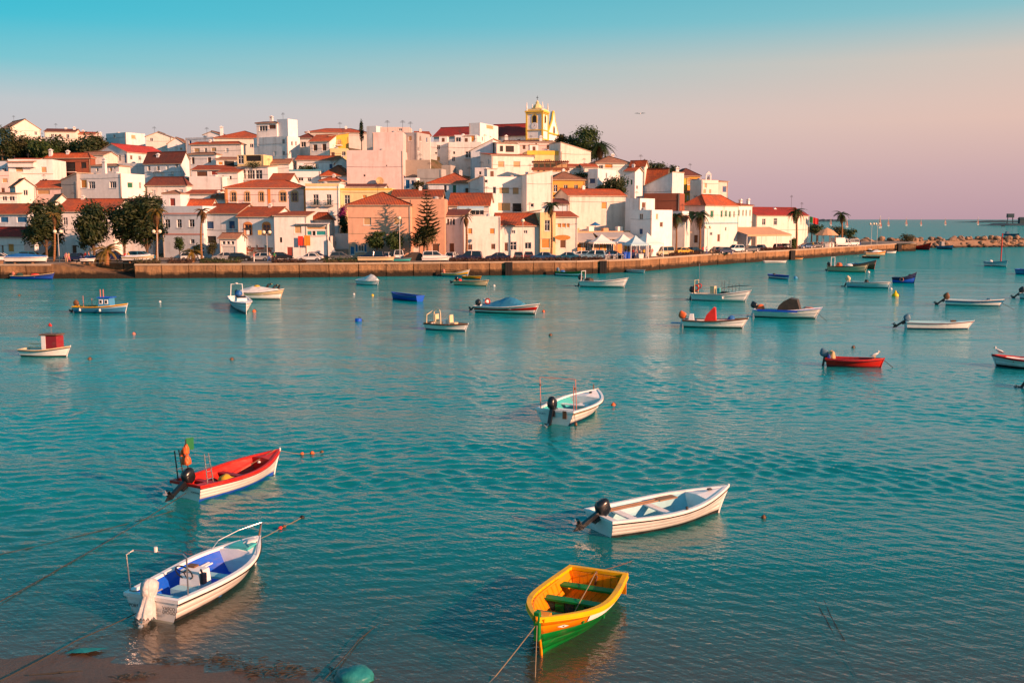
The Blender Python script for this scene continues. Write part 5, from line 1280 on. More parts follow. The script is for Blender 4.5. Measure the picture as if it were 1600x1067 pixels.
for i, (px, py, w, ch, mat, lb) in enumerate([
        (2, 196, 11, 9, 'leaf_dark', 'dark hilltop tree at the far left edge'), (24, 208, 10, 8, 'leaf_olive', 'olive toned hilltop tree second from the left edge'),
        (46, 213, 10, 7, 'leaf_dark', 'dark hilltop tree below the cream gabled house'), (70, 219, 10, 6, 'leaf_mid', 'green hilltop tree left of the pink house end'),
        (94, 212, 9, 7, 'leaf_dark', 'dark hilltop tree before the two chimneys'), (118, 216, 9, 6.5, 'leaf_mid', 'green hilltop tree under the pink house end'),
        (138, 212, 9, 7, 'leaf_dark', 'dark hilltop tree above the brick house'), (158, 216, 7, 6, 'leaf_olive', 'olive hilltop tree touching the dim white box house')]):
    tree(lb, px, 296 + (i % 3) * 4, py, w, ch, mat, zg=at_Y(px, 249, 296).z, seed=20 + i, n=1800, leaf=.5, group='trees along the left hilltop')
tree('big round evergreen right of the church', 913, 262, 197, 10.5, 9.0, 'leaf_mid', zg=at_Y(915, 250, 262).z, seed=31, n=4600, leaf=.4)
tree('small shrub just right of the church front', 876, 266, 211, 4, 3, 'leaf_olive', zg=at_Y(876, 230, 266).z, seed=32, n=700, leaf=.35, cat='bush', name='round_bush')
tree('low shrub between the church and the big evergreen', 893, 264, 214, 5, 3, 'leaf_olive', zg=at_Y(893, 232, 264).z, seed=33, n=800, leaf=.35, cat='bush', name='round_bush')
tree('dark green tree above the long cream house', 960, 216, 276, 6.0, 4.4, 'leaf_dark', zg=at_Y(960, 312, 216).z, seed=34, n=2200, leaf=.3)
tree('lower tree clump left of the dark green tree', 943, 215, 288, 3.6, 3.0, 'leaf_dark', zg=at_Y(943, 312, 215).z, seed=35, n=1000, leaf=.3)
for i, (px, py, lb) in enumerate([(1010, 250, 'pine scrub at the left of the right crest'), (1027, 255, 'pine scrub at the middle of the right crest'), (1045, 259, 'pine scrub at the right of the right crest')]):
    tree(lb, px, 262, py, 5.2, 3.2, 'leaf_dark', zg=at_Y(px, 278, 262).z, seed=36 + i, n=900, leaf=.35, cat='bush', name='scrub_bush', group='scrub on the right crest')
tree('weedy bush in the alley by the blue shed', 655, 216, 283, 3, 2.5, 'leaf_olive', zg=at_Y(655, 302, 216).z, seed=40, n=600, leaf=.25, cat='bush', name='round_bush')
tree('grey green plants on the blue edged terrace', 480, 230, 258, 5, 1.6, 'leaf_mid', zg=at_Y(480, 270, 230).z, seed=41, n=700, leaf=.22, cat='bush', name='round_bush')
tree('potted plants along the veranda roof terrace', 396, 227, 254, 4.5, 1.2, 'leaf_dark', zg=at_Y(396, 262, 227).z, seed=42, n=500, leaf=.2, cat='bush', name='round_bush')
tree('purple bougainvillea climbing in the dark alley', 536, 197, 316, 2.0, 5.0, 'flower', zg=at_Y(536, 356, 197).z, seed=43, n=900, leaf=.22, cat='climber', name='bougainvillea')
tree('dark ivy under the bougainvillea in the alley', 537, 196, 330, 2.0, 4.5, 'leaf_dark', zg=at_Y(537, 360, 196).z, seed=44, n=900, leaf=.24, cat='climber', name='ivy_climber')
tree('overgrown garden tree below the palm on the right slope', 905, 236, 269, 4, 2.6, 'leaf_dark', zg=at_Y(905, 290, 236).z, seed=45, n=800, leaf=.28)
for i, (px, Y, py, w, lb) in enumerate([(1277, 272, 352, 5, 'bush behind the kiosk on its left side'), (1308, 274, 354, 4.5, 'bush behind the kiosk on its right side'), (1326, 276, 358, 5, 'low bush left of the breakwater'), (1418, 328, 367, 6, 'thick green bush on the breakwater'), (1238, 243, 372, 1.8, 'small green bush at the foot of the quay end palm'), (1268, 280, 350, 5, 'olive scrub beside the flag pole')]):
    tree(lb, px, Y, py, w, 2.6, 'leaf_olive' if i % 2 else 'leaf_mid', zg=G0, seed=50 + i, n=700, leaf=.3, cat='bush', name='round_bush')
# cypress
p = at_Y(565, 222, 266); cy = thing('cypress_tree', 'slim dark cypress against the sky on the crest', 'tree', p)
ht = at_Y(565, 186, 266).z - p.z; b = MB(); b.tube([(0, 0, -3), (0, 0, ht * .7)], [.15, .05], 6); b.build('trunk', 'bark', cy)
leaves(random.Random(3), [(0, 0, ht * .45, .55, .55, ht * .46), (0, 0, ht * .7, .38, .38, ht * .32)], 900, .22, .1).build('crown', 'leaf_dark', cy, fix=False)
# palms
def frond_mesh(L, droop, seed, pairs=16, wid=.42, mat='frond'):
    rnd = random.Random(seed); mb = MB(); pts = []
    for k in range(9):
        s = k / 8; pts.append(Vector((L * (s - .12 * droop * s * s), 0, L * (.55 * s - (.55 + droop) * s * s))))
    mb.tube(pts, [.035 * (1 - k / 9) + .012 for k in range(9)], 4)
    def P(s):
        f = s * 8; i = min(7, int(f)); return pts[i].lerp(pts[i + 1], f - i)
    for k in range(pairs):
        s = .14 + .86 * k / pairs; c = P(s); d = (P(min(1, s + .06)) - c).normalized()
        ll = wid * L * .42 * math.sin(math.pi * min(.97, .16 + .8 * s)) + .08
        for sg in (-1, 1):
            tip = c + d * ll * .75 + Vector((0, sg * ll * .8, -ll * rnd.uniform(.25, .55)))
            w = .05 + L * .012
            mb.face([c - d * w, c + d * w, tip + d * w * .2, tip - d * w * .2])
    me_o = mb.build('frond_source', mat, fix=False); me = me_o.data; bpy.data.objects.remove(me_o); return me
def palm(label, px, Y, pyc, zg=None, L=1.7, nf=26, trunk=.16, mat='frond', dead=6, seed=0, lean=.3, group='tall thin fan palms along the quay', bark='palm_bark', droop=.55, name='palm_tree'):
    rnd = random.Random(seed); zg = G0 if zg is None else zg
    c = at_Y(px, pyc, Y); base = at_XZ(px, Y, zg); r = thing(name, label, 'palm', (base.x, base.y, zg), 0, group); hgt = c.z - zg
    top = Vector((c.x - base.x, 0, hgt))
    mb = MB(); N = 7
    pts = [Vector((0, 0, -.4)).lerp(top, k / N) + Vector((lean * math.sin(math.pi * k / N) * .5, 0, 0)) for k in range(N + 1)]
    mb.tube(pts, [trunk * (1.35 - .5 * k / N) for k in range(N)] + [trunk * 1.15], 8); mb.build('trunk', bark, r, smooth=True)
    ms = [frond_mesh(L, droop, seed * 7 + k, mat=mat) for k in range(2)]; md = frond_mesh(L * .85, .9, seed * 7 + 5, mat='frond_dry')
    for k in range(nf):
        el = rnd.uniform(-.35, 1.1) if k > nf // 3 else rnd.uniform(.3, 1.2)
        o = put('frond', rnd.choice(ms), r, top + Vector((0, 0, -.05))); o.rotation_euler = (rnd.uniform(-.2, .2), -el + .35, k * 2.399 + rnd.uniform(-.2, .2)); o.scale = (rnd.uniform(.8, 1.1),) * 3
    for k in range(dead):
        o = put('dry_frond', md, r, top + Vector((0, 0, -.25))); o.rotation_euler = (0, rnd.uniform(.5, 1.0), k * 6.28 / dead + rnd.uniform(-.3, .3))
    return r
palm('thin golden palm leaning beside the left lamp post', 84, 171, 336, L=1.6, mat='frond_gold', nf=12, dead=6, seed=1)
palm('golden crowned tall palm beside the second lamp post', 244, 170, 331, L=2.1, mat='frond_gold', nf=22, dead=8, seed=2)
palm('tall palm before the dim white shuttered house', 316, 172, 330, L=1.7, mat='frond_dry', nf=18, dead=7, seed=3, lean=-.5)
palm('withered palm trunk before the lettered cream house', 728, 176, 338, L=1.5, mat='frond_dry', nf=9, dead=10, seed=4, trunk=.19)
palm('green palm before the yellow tavern', 861, 182, 321, L=1.9, nf=26, dead=10, seed=5)
palm('drooping palm left of the teal banded corner house', 1056, 207, 338, L=2.4, nf=24, dead=8, seed=6)
palm('thick crowned palm before the teal banded corner house', 1093, 212, 336, L=2.8, nf=32, dead=6, seed=7, trunk=.2)
palm('palm at the end of the maroon roofed house', 1244, 244, 331, L=2.6, nf=30, dead=6, seed=8, trunk=.22)
palm('lone palm on the quay end by the sea', 1315, 270, 335, L=2.3, nf=28, dead=8, seed=9, trunk=.22)
palm('huge canary palm on the hilltop beside the evergreen', 938, 256, 229, zg=at_Y(938, 256, 256).z, L=4.0, nf=48, dead=8, seed=10, trunk=.45, group=None, lean=0, droop=.8)
palm('low golden palm growing straight from the slipway head', 167, 167, 392, L=2.9, mat='frond_gold', nf=24, dead=0, seed=11, trunk=.3, group='low palms on the quay', lean=0, droop=.35)
palm('small golden yucca like palm by the white railing', 301, 168, 394, L=2.0, mat='frond_gold', nf=18, dead=4, seed=12, trunk=.22, group='low palms on the quay', lean=0, droop=.4)
# monkey puzzle (araucaria) in tiers
def araucaria():
    Y = 176.5; base = at_XZ(668, Y, G0); hgt = at_Y(668, 284, Y).z - G0
    r = thing('araucaria_tree', 'tiered monkey puzzle tree before the peach wing', 'tree', base)
    mb = MB(); mb.tube([(0, 0, -.3), (0, 0, hgt)], [.2, .03], 7); mb.build('trunk', 'bark', r)
    rnd = random.Random(2); ms = []
    for s in range(3):
        b = MB(); pts = [Vector((k / 6, .02 * math.sin(k + s), -.10 * math.sin(k / 6 * 3.0) + .16 * (k / 6) ** 2)) for k in range(7)]
        b.tube(pts, [.03 * (1 - k / 8) + .008 for k in range(7)], 4)
        for k in range(120):
            q = .12 + .88 * rnd.random(); c = Vector((q, 0, -.10 * math.sin(q * 3) + .16 * q * q)); a = rnd.uniform(0, 6.28)
            tip = c + Vector((.14, .20 * math.cos(a), .15 * abs(math.sin(a)) + .03)) * rnd.uniform(.5, 1)
            b.face([c + Vector((0, 0, .045)), c - Vector((.06, .02, 0)), tip])
        o = b.build('branch_source', 'leaf_dark', fix=False); ms.append(o.data); bpy.data.objects.remove(o)
    n = 15
    for k in range(n):
        s = k / (n - 1); z = hgt * (.34 + .62 * s); L = 2.35 * (1 - s) ** .8 + .25
        m = 8 if s < .6 else 6
        for j in range(m):
            o = put('branch', rnd.choice(ms), r, (0, 0, z + rnd.uniform(-.06, .06))); o.rotation_euler = (0, rnd.uniform(-.08, .08), j * 6.283 / m + k * .5 + rnd.uniform(-.15, .15)); o.scale = (L * rnd.uniform(.85, 1.1), L, L)
araucaria()
# hedges and heaps along the quay
def hedge(label, px0, px1, Yoff, h, mat, seed, d=1.3, name='hedge', cat='hedge', group='low hedges along the quay'):
    qx = lambda x: float(np.interp(x, [q.x for q in qpts], [q.y for q in qpts]))
    def pt(px):
        Y = 170.0
        for _ in range(12): Y = qx(at_XZ(px, Y, G0).x) + Yoff
        return at_XZ(px, Y, G0)
    a, b = pt(px0), pt(px1); L = (b - a).length; rz = math.atan2(b.y - a.y, b.x - a.x)
    r = thing(name, label, cat, a, rz, group); rnd = random.Random(seed)
    n = max(2, int(L / 1.0)); blobs = [(L * (k + .5) / n, rnd.uniform(-.1, .1), h * .45, .75, d / 2, h * rnd.uniform(.45, .6)) for k in range(n)]
    leaves(rnd, blobs, int(150 * L), .15, .5).build('foliage', mat, r, fix=False)
    m = MB(); m.tube([(L * k / 8, 0, h * .3) for k in range(9)], h * .28, 6); m.build('stems', 'bark', r)
hedge('green clipped hedge on the quay before the garage', 313, 376, 2.2, .95, 'leaf_mid', 1)
hedge('green clipped hedge below the public stairs', 505, 560, 2.4, .9, 'leaf_mid', 2)
hedge('brown dry hedge before the pinkish laundry house', 425, 478, 2.2, .65, 'leaf_brown', 3)
hedge('long brown hedge before the dark blue cars', 703, 790, 2.0, .65, 'leaf_brown', 4)
hedge('brown hedge before the cream red roofed house', 792, 846, 2.0, .65, 'leaf_brown', 5)
hedge('dark reddish hedge left of the yellow tavern palm', 849, 890, 2.0, .65, 'leaf_brown', 6)
hedge('low reddish hedge before the blue cars', 893, 940, 2.0, .65, 'leaf_brown', 7)
hedge('dark hedge along the quay before the taxi', 1046, 1092, 2.4, .65, 'leaf_brown', 8)
hedge('dark hedge before the canopy restaurant', 1182, 1236, 2.4, .65, 'leaf_brown', 9)
hedge('scrubby growth on the wall left of the golden palm', 210, 250, 1.6, .9, 'leaf_olive', 10)
hedge('brown scrub left of the green clipped hedge', 262, 300, 1.8, .9, 'leaf_brown', 11)
# ------------------------------------------------------------------ street lamps and poles
plain('lamp_post', (0.55, 0.52, 0.48), 0.5, 0.15); t = NT('globe'); t.bsdf((0.80, 0.68, 0.5), 0.3, spec=0.5)
def lamp(label, px, Y, pyg, two=True, zg=None):
    zg = G0 if zg is None else zg
    b0 = at_XZ(px, Y, zg); h = at_Y(px, pyg, Y).z - zg; r = thing('street_lamp', label, 'street lamp', b0, 0, 'white globe street lamps on the quay')
    m = MB(); m.tube([(0, 0, 0), (0, 0, .5), (0, 0, h - .25)], [.1, .07, .05], 8)
    if two: m.tube([(-.5, 0, h - .28), (0, 0, h - .4), (.5, 0, h - .28)], .035, 5)
    m.build('post', 'lamp_post', r)
    for x in ((-.5, .5) if two else (0,)):
        m = MB(); m.lathe([(.08, -.3), (.25, -.2), (.34, 0), (.25, .22), (.05, .32)], 10, (x, 0, h)); m.build('globe', 'globe', r, smooth=True)
lamp('twin globe lamp beside the thin golden palm', 93, 169, 362)
lamp('twin globe lamp beside the golden crowned palm', 247, 168, 362)
lamp('twin globe lamp before the arched window house', 418, 172, 363)
lamp('single globe lamp before the peach house', 625, 172, 341, False)
lamp('thin pale mast before the barred window house', 817, 179, 345, False)
lamp('twin globe lamp on the quay end left one', 1361, 285, 350)
lamp('twin globe lamp on the quay end right one', 1370, 292, 350)
lamp('twin globe lamp near the corner house', 1105, 213, 355)
# flag pole with a green and red flag
plain('flag_green', (0.01, 0.16, 0.05), 0.8, 0.1); plain('flag_red', (0.55, 0.02, 0.02), 0.8, 0.1)
def flag(label, base, h, w=.9, rz=0.0, cols=('flag_green', 'flag_red'), name='flag_pole'):
    r = thing(name, label, 'flag', base, rz)
    m = MB(); m.tube([(0, 0, 0), (0, 0, h)], .04 if h > 3 else .02, 6); m.build('pole', 'lamp_post', r)
    for i, c in enumerate(cols):
        m = MB(); x0 = .02 + (0 if i == 0 else w * .4); x1 = w * .4 if i == 0 else w; n = 5; hh = w * .66
        vs = [(x0 + (x1 - x0) * k / n, .08 * math.sin((x0 + (x1 - x0) * k / n) * 7), h - .02 - zz - .25 * (x0 + (x1 - x0) * k / n)) for zz in (0, hh) for k in range(n + 1)]
        m.mesh(vs, [(k, k + 1, n + 1 + k + 1, n + 1 + k) for k in range(n)]); m.build('flag_cloth', c, r)
    return r
flag('green and red flag on a pole at the end of the maroon roofed house', at_XZ(1263, 262, G0), at_Y(1263, 338, 262).z - G0, 2.4)
# ------------------------------------------------------------------ boats
def paint(name, c, rough=0.35, worn=0.55, dirt=(0.20, 0.15, 0.10)):
    t = NT(name); p = t.obj()
    n = t.noise(p, 2.2, 5, 0.7); n2 = t.noise(t.mapping(p, (1.5, 1.5, 7)), 1.4, 5, 0.7)
    col = t.mix(t.math('MULTIPLY', t.ramp(n2, [(0.5, 0.0), (0.78, 1.0)]), worn), c, dirt)
    col = t.mix(0.5, col, t.ramp(n, [(0.3, 0.7), (0.7, 1.0)]), 'MULTIPLY')
    t.bsdf(col, rough + .12, n, 0.006, 1.0, spec=0.25)
for nm, c in {'b_white': (0.89, 0.88, 0.86), 'b_cream': (0.72, 0.58, 0.36), 'b_blue': (0.006, 0.10, 0.62), 'b_navy': (0.012, 0.025, 0.10), 'b_red': (0.58, 0.014, 0.008), 'b_maroon': (0.25, 0.02, 0.03),
              'b_green': (0.0, 0.20, 0.03), 'b_yellow': (0.88, 0.45, 0.0), 'b_orange': (0.84, 0.27, 0.0), 'b_teal': (0.05, 0.45, 0.45), 'b_cyan': (0.33, 0.62, 0.70), 'b_black': (0.012, 0.012, 0.014),
              'b_grey': (0.28, 0.28, 0.28), 'b_bluegrey': (0.10, 0.20, 0.28), 'b_dark': (0.02, 0.024, 0.03), 'b_brown': (0.16, 0.075, 0.035), 'b_skyblue': (0.06, 0.30, 0.55), 'b_pink': (0.6, 0.2, 0.14), 'b_violet': (0.05, 0.08, 0.35)}.items():
    paint(nm, c, worn=.3 if nm in ('b_white', 'b_cream', 'b_cyan') else .5)
plain('motor_black', (0.01, 0.011, 0.014), 0.28, 0.3, spec=0.6); plain('steel', (0.55, 0.55, 0.55), 0.3, 0.15, metal=0.9); plain('prop', (0.5, 0.5, 0.48), 0.4, 0.2, metal=0.7)
plain('tarp_blue', (0.02, 0.14, 0.42), 0.55, 0.35, 2.0, bump=.05); plain('tarp_teal', (0.04, 0.24, 0.40), 0.55, 0.3, 2.0, bump=.05); plain('tarp_brown', (0.07, 0.05, 0.035), 0.6, 0.4, 2.0, bump=.05)
plain('tarp_white', (0.70, 0.70, 0.68), 0.6, 0.2, 2.0, bump=.05); plain('tarp_red', (0.75, 0.03, 0.02), 0.6, 0.2, 2.0, bump=.03); plain('rope', (0.30, 0.22, 0.13), 0.9, 0.3, 6.0); plain('rope_dark', (0.05, 0.045, 0.035), 0.9, 0.3, 6.0)
plain('motor_cloth', (0.60, 0.60, 0.60), 0.85, 0.35, 5.0, bump=.02); plain('net', (0.02, 0.07, 0.055), 0.8, 0.6, 8.0, bump=.06); plain('crate_yellow', (0.80, 0.42, 0.02), 0.6, 0.3, 3.0, bump=.04); plain('buoy_orange', (0.75, 0.14, 0.03), 0.4, 0.3); plain('buoy_yellow', (0.85, 0.55, 0.0), 0.4, 0.2); plain('buoy_white', (0.75, 0.73, 0.7), 0.4, 0.2)
class Hull: pass
def boat(label, stern, bow, B, fb, bands=('b_white',), bottom='b_dark', rail='b_white', rub='rubber', inner='b_cyan', thwarts=(.35, .62), thmat=None, deck=None, deckmat=None, tr=.8, sheer=.45, rake=.3, N=12,
         name='moored_boat', cat='boat', z=0.0, zf=.05, group='boats moored in the harbour', keel=.22, fat=.45, near=False, world=None, sternrise=.06):
    if world: P, Q = Vector(world[0]), Vector(world[1])
    else: P, Q = at_z(*stern, z), at_z(*bow, z)
    d = Q - P; L = d.length; rz = math.atan2(d.y, d.x)
    r = thing(name, label, cat, (P.x, P.y, z), rz, group)
    h = Hull(); h.L = L; h.B = B; h.r = r; h.fb = fb
    hb = lambda s: B / 2 * (tr + (1 - tr) * math.sin(min(1, s / fat) * math.pi / 2) if s < fat else max(0.0, 1 - ((s - fat) / (1 - fat)) ** 2.3))
    zs = lambda s: fb * (1 + sheer * max(0, (s - .25) / .75) ** 2 + sternrise * (1 - s) ** 2)
    zk = lambda s: -keel + (keel - .06) * s ** 5
    def pt(s, w, off=0.0, sg=1):
        zk_, zs_ = zk(s), zs(s)
        y = hb(s) * (w ** (.26 + .55 * s * s)) + off
        if s > .999: y = max(off, 0)
        x = L * s + rake * (w ** 1.3) * s ** 6 - .12 * w * (1 - s) ** 10
        return Vector((x, sg * max(y, 0), zk_ + (zs_ - zk_) * w))
    wl = lambda s: min(.9, ((.11 if near else .09) - zk(s)) / (zs(s) - zk(s)))
    h.pt, h.hb, h.zs, h.zk = pt, hb, zs, zk
    S = [i / N for i in range(N + 1)]
    S = [1 - (1 - s) ** 1.25 for s in S]
    def strip(wa, wb, oa=0.0, ob=0.0, nm='hull', mat='b_white', J=1, par=r):
        m = MB()
        for sg in (1, -1):
            vs = []; 
            for s in S:
                a, b = wa(s), wb(s)
                for j in range(J + 1):
                    w = a + (b - a) * j / J; vs.append(pt(s, w, oa + (ob - oa) * j / J if s < .995 else 0, sg))
            k = J + 1
            m.mesh(vs, [(i * k + j, (i + 1) * k + j, (i + 1) * k + j + 1, i * k + j + 1) for i in range(len(S) - 1) for j in range(J)])
            # thickness of the plank's lower edge
            if oa > 0:
                vs = []
                for s in S:
                    a = wa(s); vs += [pt(s, a, oa if s < .995 else 0, sg), pt(s, a, -.002, sg)]
                m.mesh(vs, [(2 * i, 2 * i + 2, 2 * i + 3, 2 * i + 1) for i in range(len(S) - 1)])
        return m.build(nm, mat, par, smooth=True)
    strip(lambda s: 0.0, lambda s: wl(s), nm='bottom', mat=bottom, J=3)
    K = len(bands)
    for k, c in enumerate(bands):
        lap = .016 if near else .004 if K > 1 else 0
        strip(lambda s, k=k: wl(s) + (1 - wl(s)) * k / K, lambda s, k=k: wl(s) + (1 - wl(s)) * (k + 1) / K, lap, 0, nm='strake' if K > 1 else 'hull', mat=c, J=1 if K > 2 else 2)
    ws = [0, .12, .3, .5, .7, 1.0]
    pl = [pt(0, w, 0, 1) for w in ws]; pr_ = [pt(0, w, 0, -1) for w in ws]
    m = MB(); m.mesh(pl + pr_, [(i, i + 1, len(ws) + i + 1, len(ws) + i) for i in range(len(ws) - 1)]); h.transom = m.build('transom', bands[0], r)
    # lining and floor
    wf = lambda s: max(.05, (zf - zk(s)) / (zs(s) - zk(s)))
    SI = [s for s in S if hb(s) > .14 and s < (1.0)]
    SI[0] = .05 / L
    m = MB()
    for sg in (1, -1):
        vs = []
        for s in SI: vs += [pt(s, .985, -.07, sg), pt(s, .55, -.07, sg), pt(s, wf(s), -.07, sg)]
        m.mesh(vs, [(i * 3 + j, (i + 1) * 3 + j, (i + 1) * 3 + j + 1, i * 3 + j + 1) for i in range(len(SI) - 1) for j in range(2)])
    for e in (SI[0], SI[-1]):
        a, b = pt(e, .985, -.07, 1), pt(e, .985, -.07, -1); c, d_ = pt(e, wf(e), -.07, -1), pt(e, wf(e), -.07, 1); m.face([a, b, c, d_])
    m.build('lining', inner, r)
    m = MB(); vs = []
    for s in SI: vs += [pt(s, wf(s), -.06, 1), pt(s, wf(s), -.06, -1)]
    m.mesh(vs, [(2 * i, 2 * i + 2, 2 * i + 3, 2 * i + 1) for i in range(len(SI) - 1)]); m.build('floor', inner, r)
    # gunwale and rub rail
    gw = .10 if near else .09
    m = MB(); rr = MB()
    for sg in (1, -1):
        vs = []; tp = []
        for s in S:
            p = pt(s, 1.0, 0, sg); i = pt(s, 1.0, -gw, sg)
            o = p + Vector((0, sg * .025 if s < .99 else 0, 0))
            vs += [o - Vector((0, 0, .07)), o + Vector((0, 0, .025)), i + Vector((0, 0, .025)), i - Vector((0, 0, .05))]
            tp.append(p + Vector((0, sg * .03 if s < .99 else 0, -.075)))
        m.mesh(vs, [(i * 4 + j, (i + 1) * 4 + j, (i + 1) * 4 + j + 1, i * 4 + j + 1) for i in range(len(S) - 1) for j in range(3)])
        rr.tube(tp, .022 if near else .03, 5)
    p0, p1 = pt(0, 1, .025, 1), pt(0, 1, .025, -1)
    m.box(p0.x - .02, p0.x + .1, p1.y, p0.y, p0.z - .06, p0.z + .03)
    m.build('gunwale', rail, r); rr.build('rub_rail', rub, r)
    # stem post
    m = MB(); m.tube([pt(1, w) for w in (0, .2, .4, .6, .8, 1.0)] + [pt(1, 1.0) + Vector((0, 0, .06))], .035, 6); m.build('stem', bands[-1], r)
    for s in thwarts:
        y = hb(s) * .93 - .06; zz = max(zf + .2, zs(s) * .62); x = L * s
        m = MB(); m.box(x - .13, x + .13, -y, y, zz, zz + .05); m.build('thwart', thmat or rail, r)
    if deck is not None:
        SD = [deck] + [s for s in S if s > deck + .01]
        m = MB(); vs = []
        for s in SD:
            a, b = pt(s, 1, -.05 if s < .97 else 0, 1), pt(s, 1, -.05 if s < .97 else 0, -1); c = (a + b) / 2 + Vector((0, 0, .05 * min(1, hb(s)))); vs += [a - Vector((0, 0, .02)), c, b - Vector((0, 0, .02))]
        m.mesh(vs, [(i * 3 + j, (i + 1) * 3 + j, (i + 1) * 3 + j + 1, i * 3 + j + 1) for i in range(len(SD) - 1) for j in range(2)])
        w0 = wf(deck); m.face([vs[0], vs[1], vs[2]] + [pt(deck, w, -.05, -1) for w in (.7, .4, w0)] + [pt(deck, w, -.05, 1) for w in (w0, .4, .7)])
        m.build('foredeck', deckmat or rail, r)
    return h
def outboard(h, tilt=55, cowl='motor_black', y=0.0, k=1.0, leg='motor_black', prop='prop', cover=None):
    """an outboard motor on the transom: leg, cowl, propeller, tiller and bracket, tilted about the transom top"""
    zt = h.zs(0); base = put('outboard_motor', None, h.r, (-.14, y, zt)); base.rotation_euler = (0, R(tilt), 0); base.scale = (k,) * 3
    m = MB(); m.box(-.13, .0, -.07, .07, -.62, .06); m.box(-.2, .02, -.05, .05, -.72, -.6); m.box(-.34, -.1, -.085, .085, -.66, -.63)
    m.tube([(-.02, 0, -.74), (-.3, 0, -.74)], [.03, .055], 7); m.prism([(-.1, -.95), (.02, -.74), (-.18, -.74)], 1, -.015, .015); m.build('drive_leg', leg, base)
    m = MB(); secs = [(.04, .12, .11), (.09, .20, .145), (.18, .25, .16), (.34, .24, .155), (.45, .20, .13), (.49, .12, .08)]
    vs = []; n = 10
    for z_, a, b in secs:
        for j in range(n):
            c = 2 * math.pi * j / n; cc, ss = math.cos(c), math.sin(c); vs.append((-.1 + a * math.copysign(abs(cc) ** .55, cc) * (1 if cc > 0 else 1.12), b * math.copysign(abs(ss) ** .55, ss), z_ - (.05 * cc if z_ > .3 else 0)))
    fs = [(i * n + j, i * n + (j + 1) % n, (i + 1) * n + (j + 1) % n, (i + 1) * n + j) for i in range(len(secs) - 1) for j in range(n)] + [tuple(range(n - 1, -1, -1)), tuple((len(secs) - 1) * n + j for j in range(n))]
    m.mesh(vs, fs); m.build('cowl', cowl, base, smooth=True)
    m = MB(); m.box(.0, .1, -.12, .12, -.25, .07); m.tube([(.1, 0, .12), (.55, .05, .2)], .025, 6); m.build('bracket', leg, base)
    m = MB()
    for j in range(3):
        a = 2 * math.pi * j / 3; q = Vector((0, math.cos(a), math.sin(a))); e = Vector((0, -math.sin(a), math.cos(a)))
        c = Vector((-.33, 0, -.74)); m.face([c + e * .03, c + q * .1 + e * .08 + Vector((-.04, 0, 0)), c + q * .16, c + q * .1 - e * .07 + Vector((.04, 0, 0)), c - e * .03])
    m.tube([(-.28, 0, -.74), (-.4, 0, -.74)], [.04, .012], 6); m.build('propeller', prop, base)
    return base
def frame(h, pts, rad, mat='steel', name='rail', par=None):
    m = MB(); m.tube(pts, rad, 6); return m.build(name, mat, par or h.r)
def boxpart(h, name, mat, x0, x1, y0, y1, z0, z1, par=None, taper=0.0):
    m = MB(); t_ = taper
    if par is None and z0 < h.zs(.5) * .8:
        def lim(x, z, y):
            s_ = min(max(x / h.L, 0), .98); w_ = min(1, max(.02, (z - h.zk(s_)) / (h.zs(s_) - h.zk(s_)))); k_ = max(.02, h.pt(s_, w_).y - .09); return max(-k_, min(k_, y))
        zt_ = min(z1, h.zs(.5))
        vs = [(x0, lim(x0, z0, y0), z0), (x1, lim(x1, z0, y0), z0), (x1, lim(x1, z0, y1), z0), (x0, lim(x0, z0, y1), z0), (x0 + t_, lim(x0, zt_, y0) + t_, z1), (x1 - t_, lim(x1, zt_, y0) + t_, z1), (x1 - t_, lim(x1, zt_, y1) - t_, z1), (x0 + t_, lim(x0, zt_, y1) - t_, z1)]
    else: vs = [(x0, y0, z0), (x1, y0, z0), (x1, y1, z0), (x0, y1, z0), (x0 + t_, y0 + t_, z1), (x1 - t_, y0 + t_, z1), (x1 - t_, y1 - t_, z1), (x0 + t_, y1 - t_, z1)]
    m.mesh(vs, [(3, 2, 1, 0), (4, 5, 6, 7), (0, 1, 5, 4), (1, 2, 6, 5), (2, 3, 7, 6), (3, 0, 4, 7)]); return m.build(name, mat, par or h.r)
def cover(h, s0, s1, ridge, mat, hump=None, name='cover', edge=.02, n=12):
    """a tarpaulin over the gunwales with a raised ridge; hump: (s, height) pairs"""
    m = MB(); vs = []; J = 8; rnd = random.Random(int(s0 * 100) + int(ridge * 100))
    for i in range(n + 1):
        s = s0 + (s1 - s0) * i / n; y = h.hb(s) + .04; z0 = h.zs(s) - .06
        rg = float(np.interp(s, [a for a, b in hump], [b for a, b in hump])) if hump else ridge
        for j in range(J + 1):
            q = -1 + 2 * j / J; zz = z0 + (.09 if abs(q) < 1 else -.02) + rg * (1 - abs(q) ** 1.3) + (.03 * rnd.uniform(-1, 1) if abs(q) < 1 else 0)
            vs.append((h.pt(s, 1).x, y * q, zz))
    k = J + 1
    m.mesh(vs, [(i * k + j, (i + 1) * k + j, (i + 1) * k + j + 1, i * k + j + 1) for i in range(n) for j in range(J)])
    for i in (0, n): m.face([vs[i * k + j] for j in range(k)])
    return m.build(name, mat, h.r, smooth=False)
def heap(par, name, mat, x, y, z, rx, ry, rz_, seed=0, sub=2):
    b = bmesh.new(); bmesh.ops.create_icosphere(b, subdivisions=sub + 1, radius=1.0)
    for v in b.verts:
        n = mnoise.noise(v.co * 1.7 + Vector((seed, 0, 0))) * .28 + mnoise.noise(v.co * 5 + Vector((0, seed, 0))) * .10
        v.co = Vector((v.co.x * rx, v.co.y * ry, max(v.co.z, -.35) * rz_)) * (1 + n)
    me = bpy.data.meshes.new(name); b.to_mesh(me); b.free(); me.materials.append(M[mat])
    me.polygons.foreach_set('use_smooth', [True] * len(me.polygons))
    return put(name, me, par, (x, y, z))
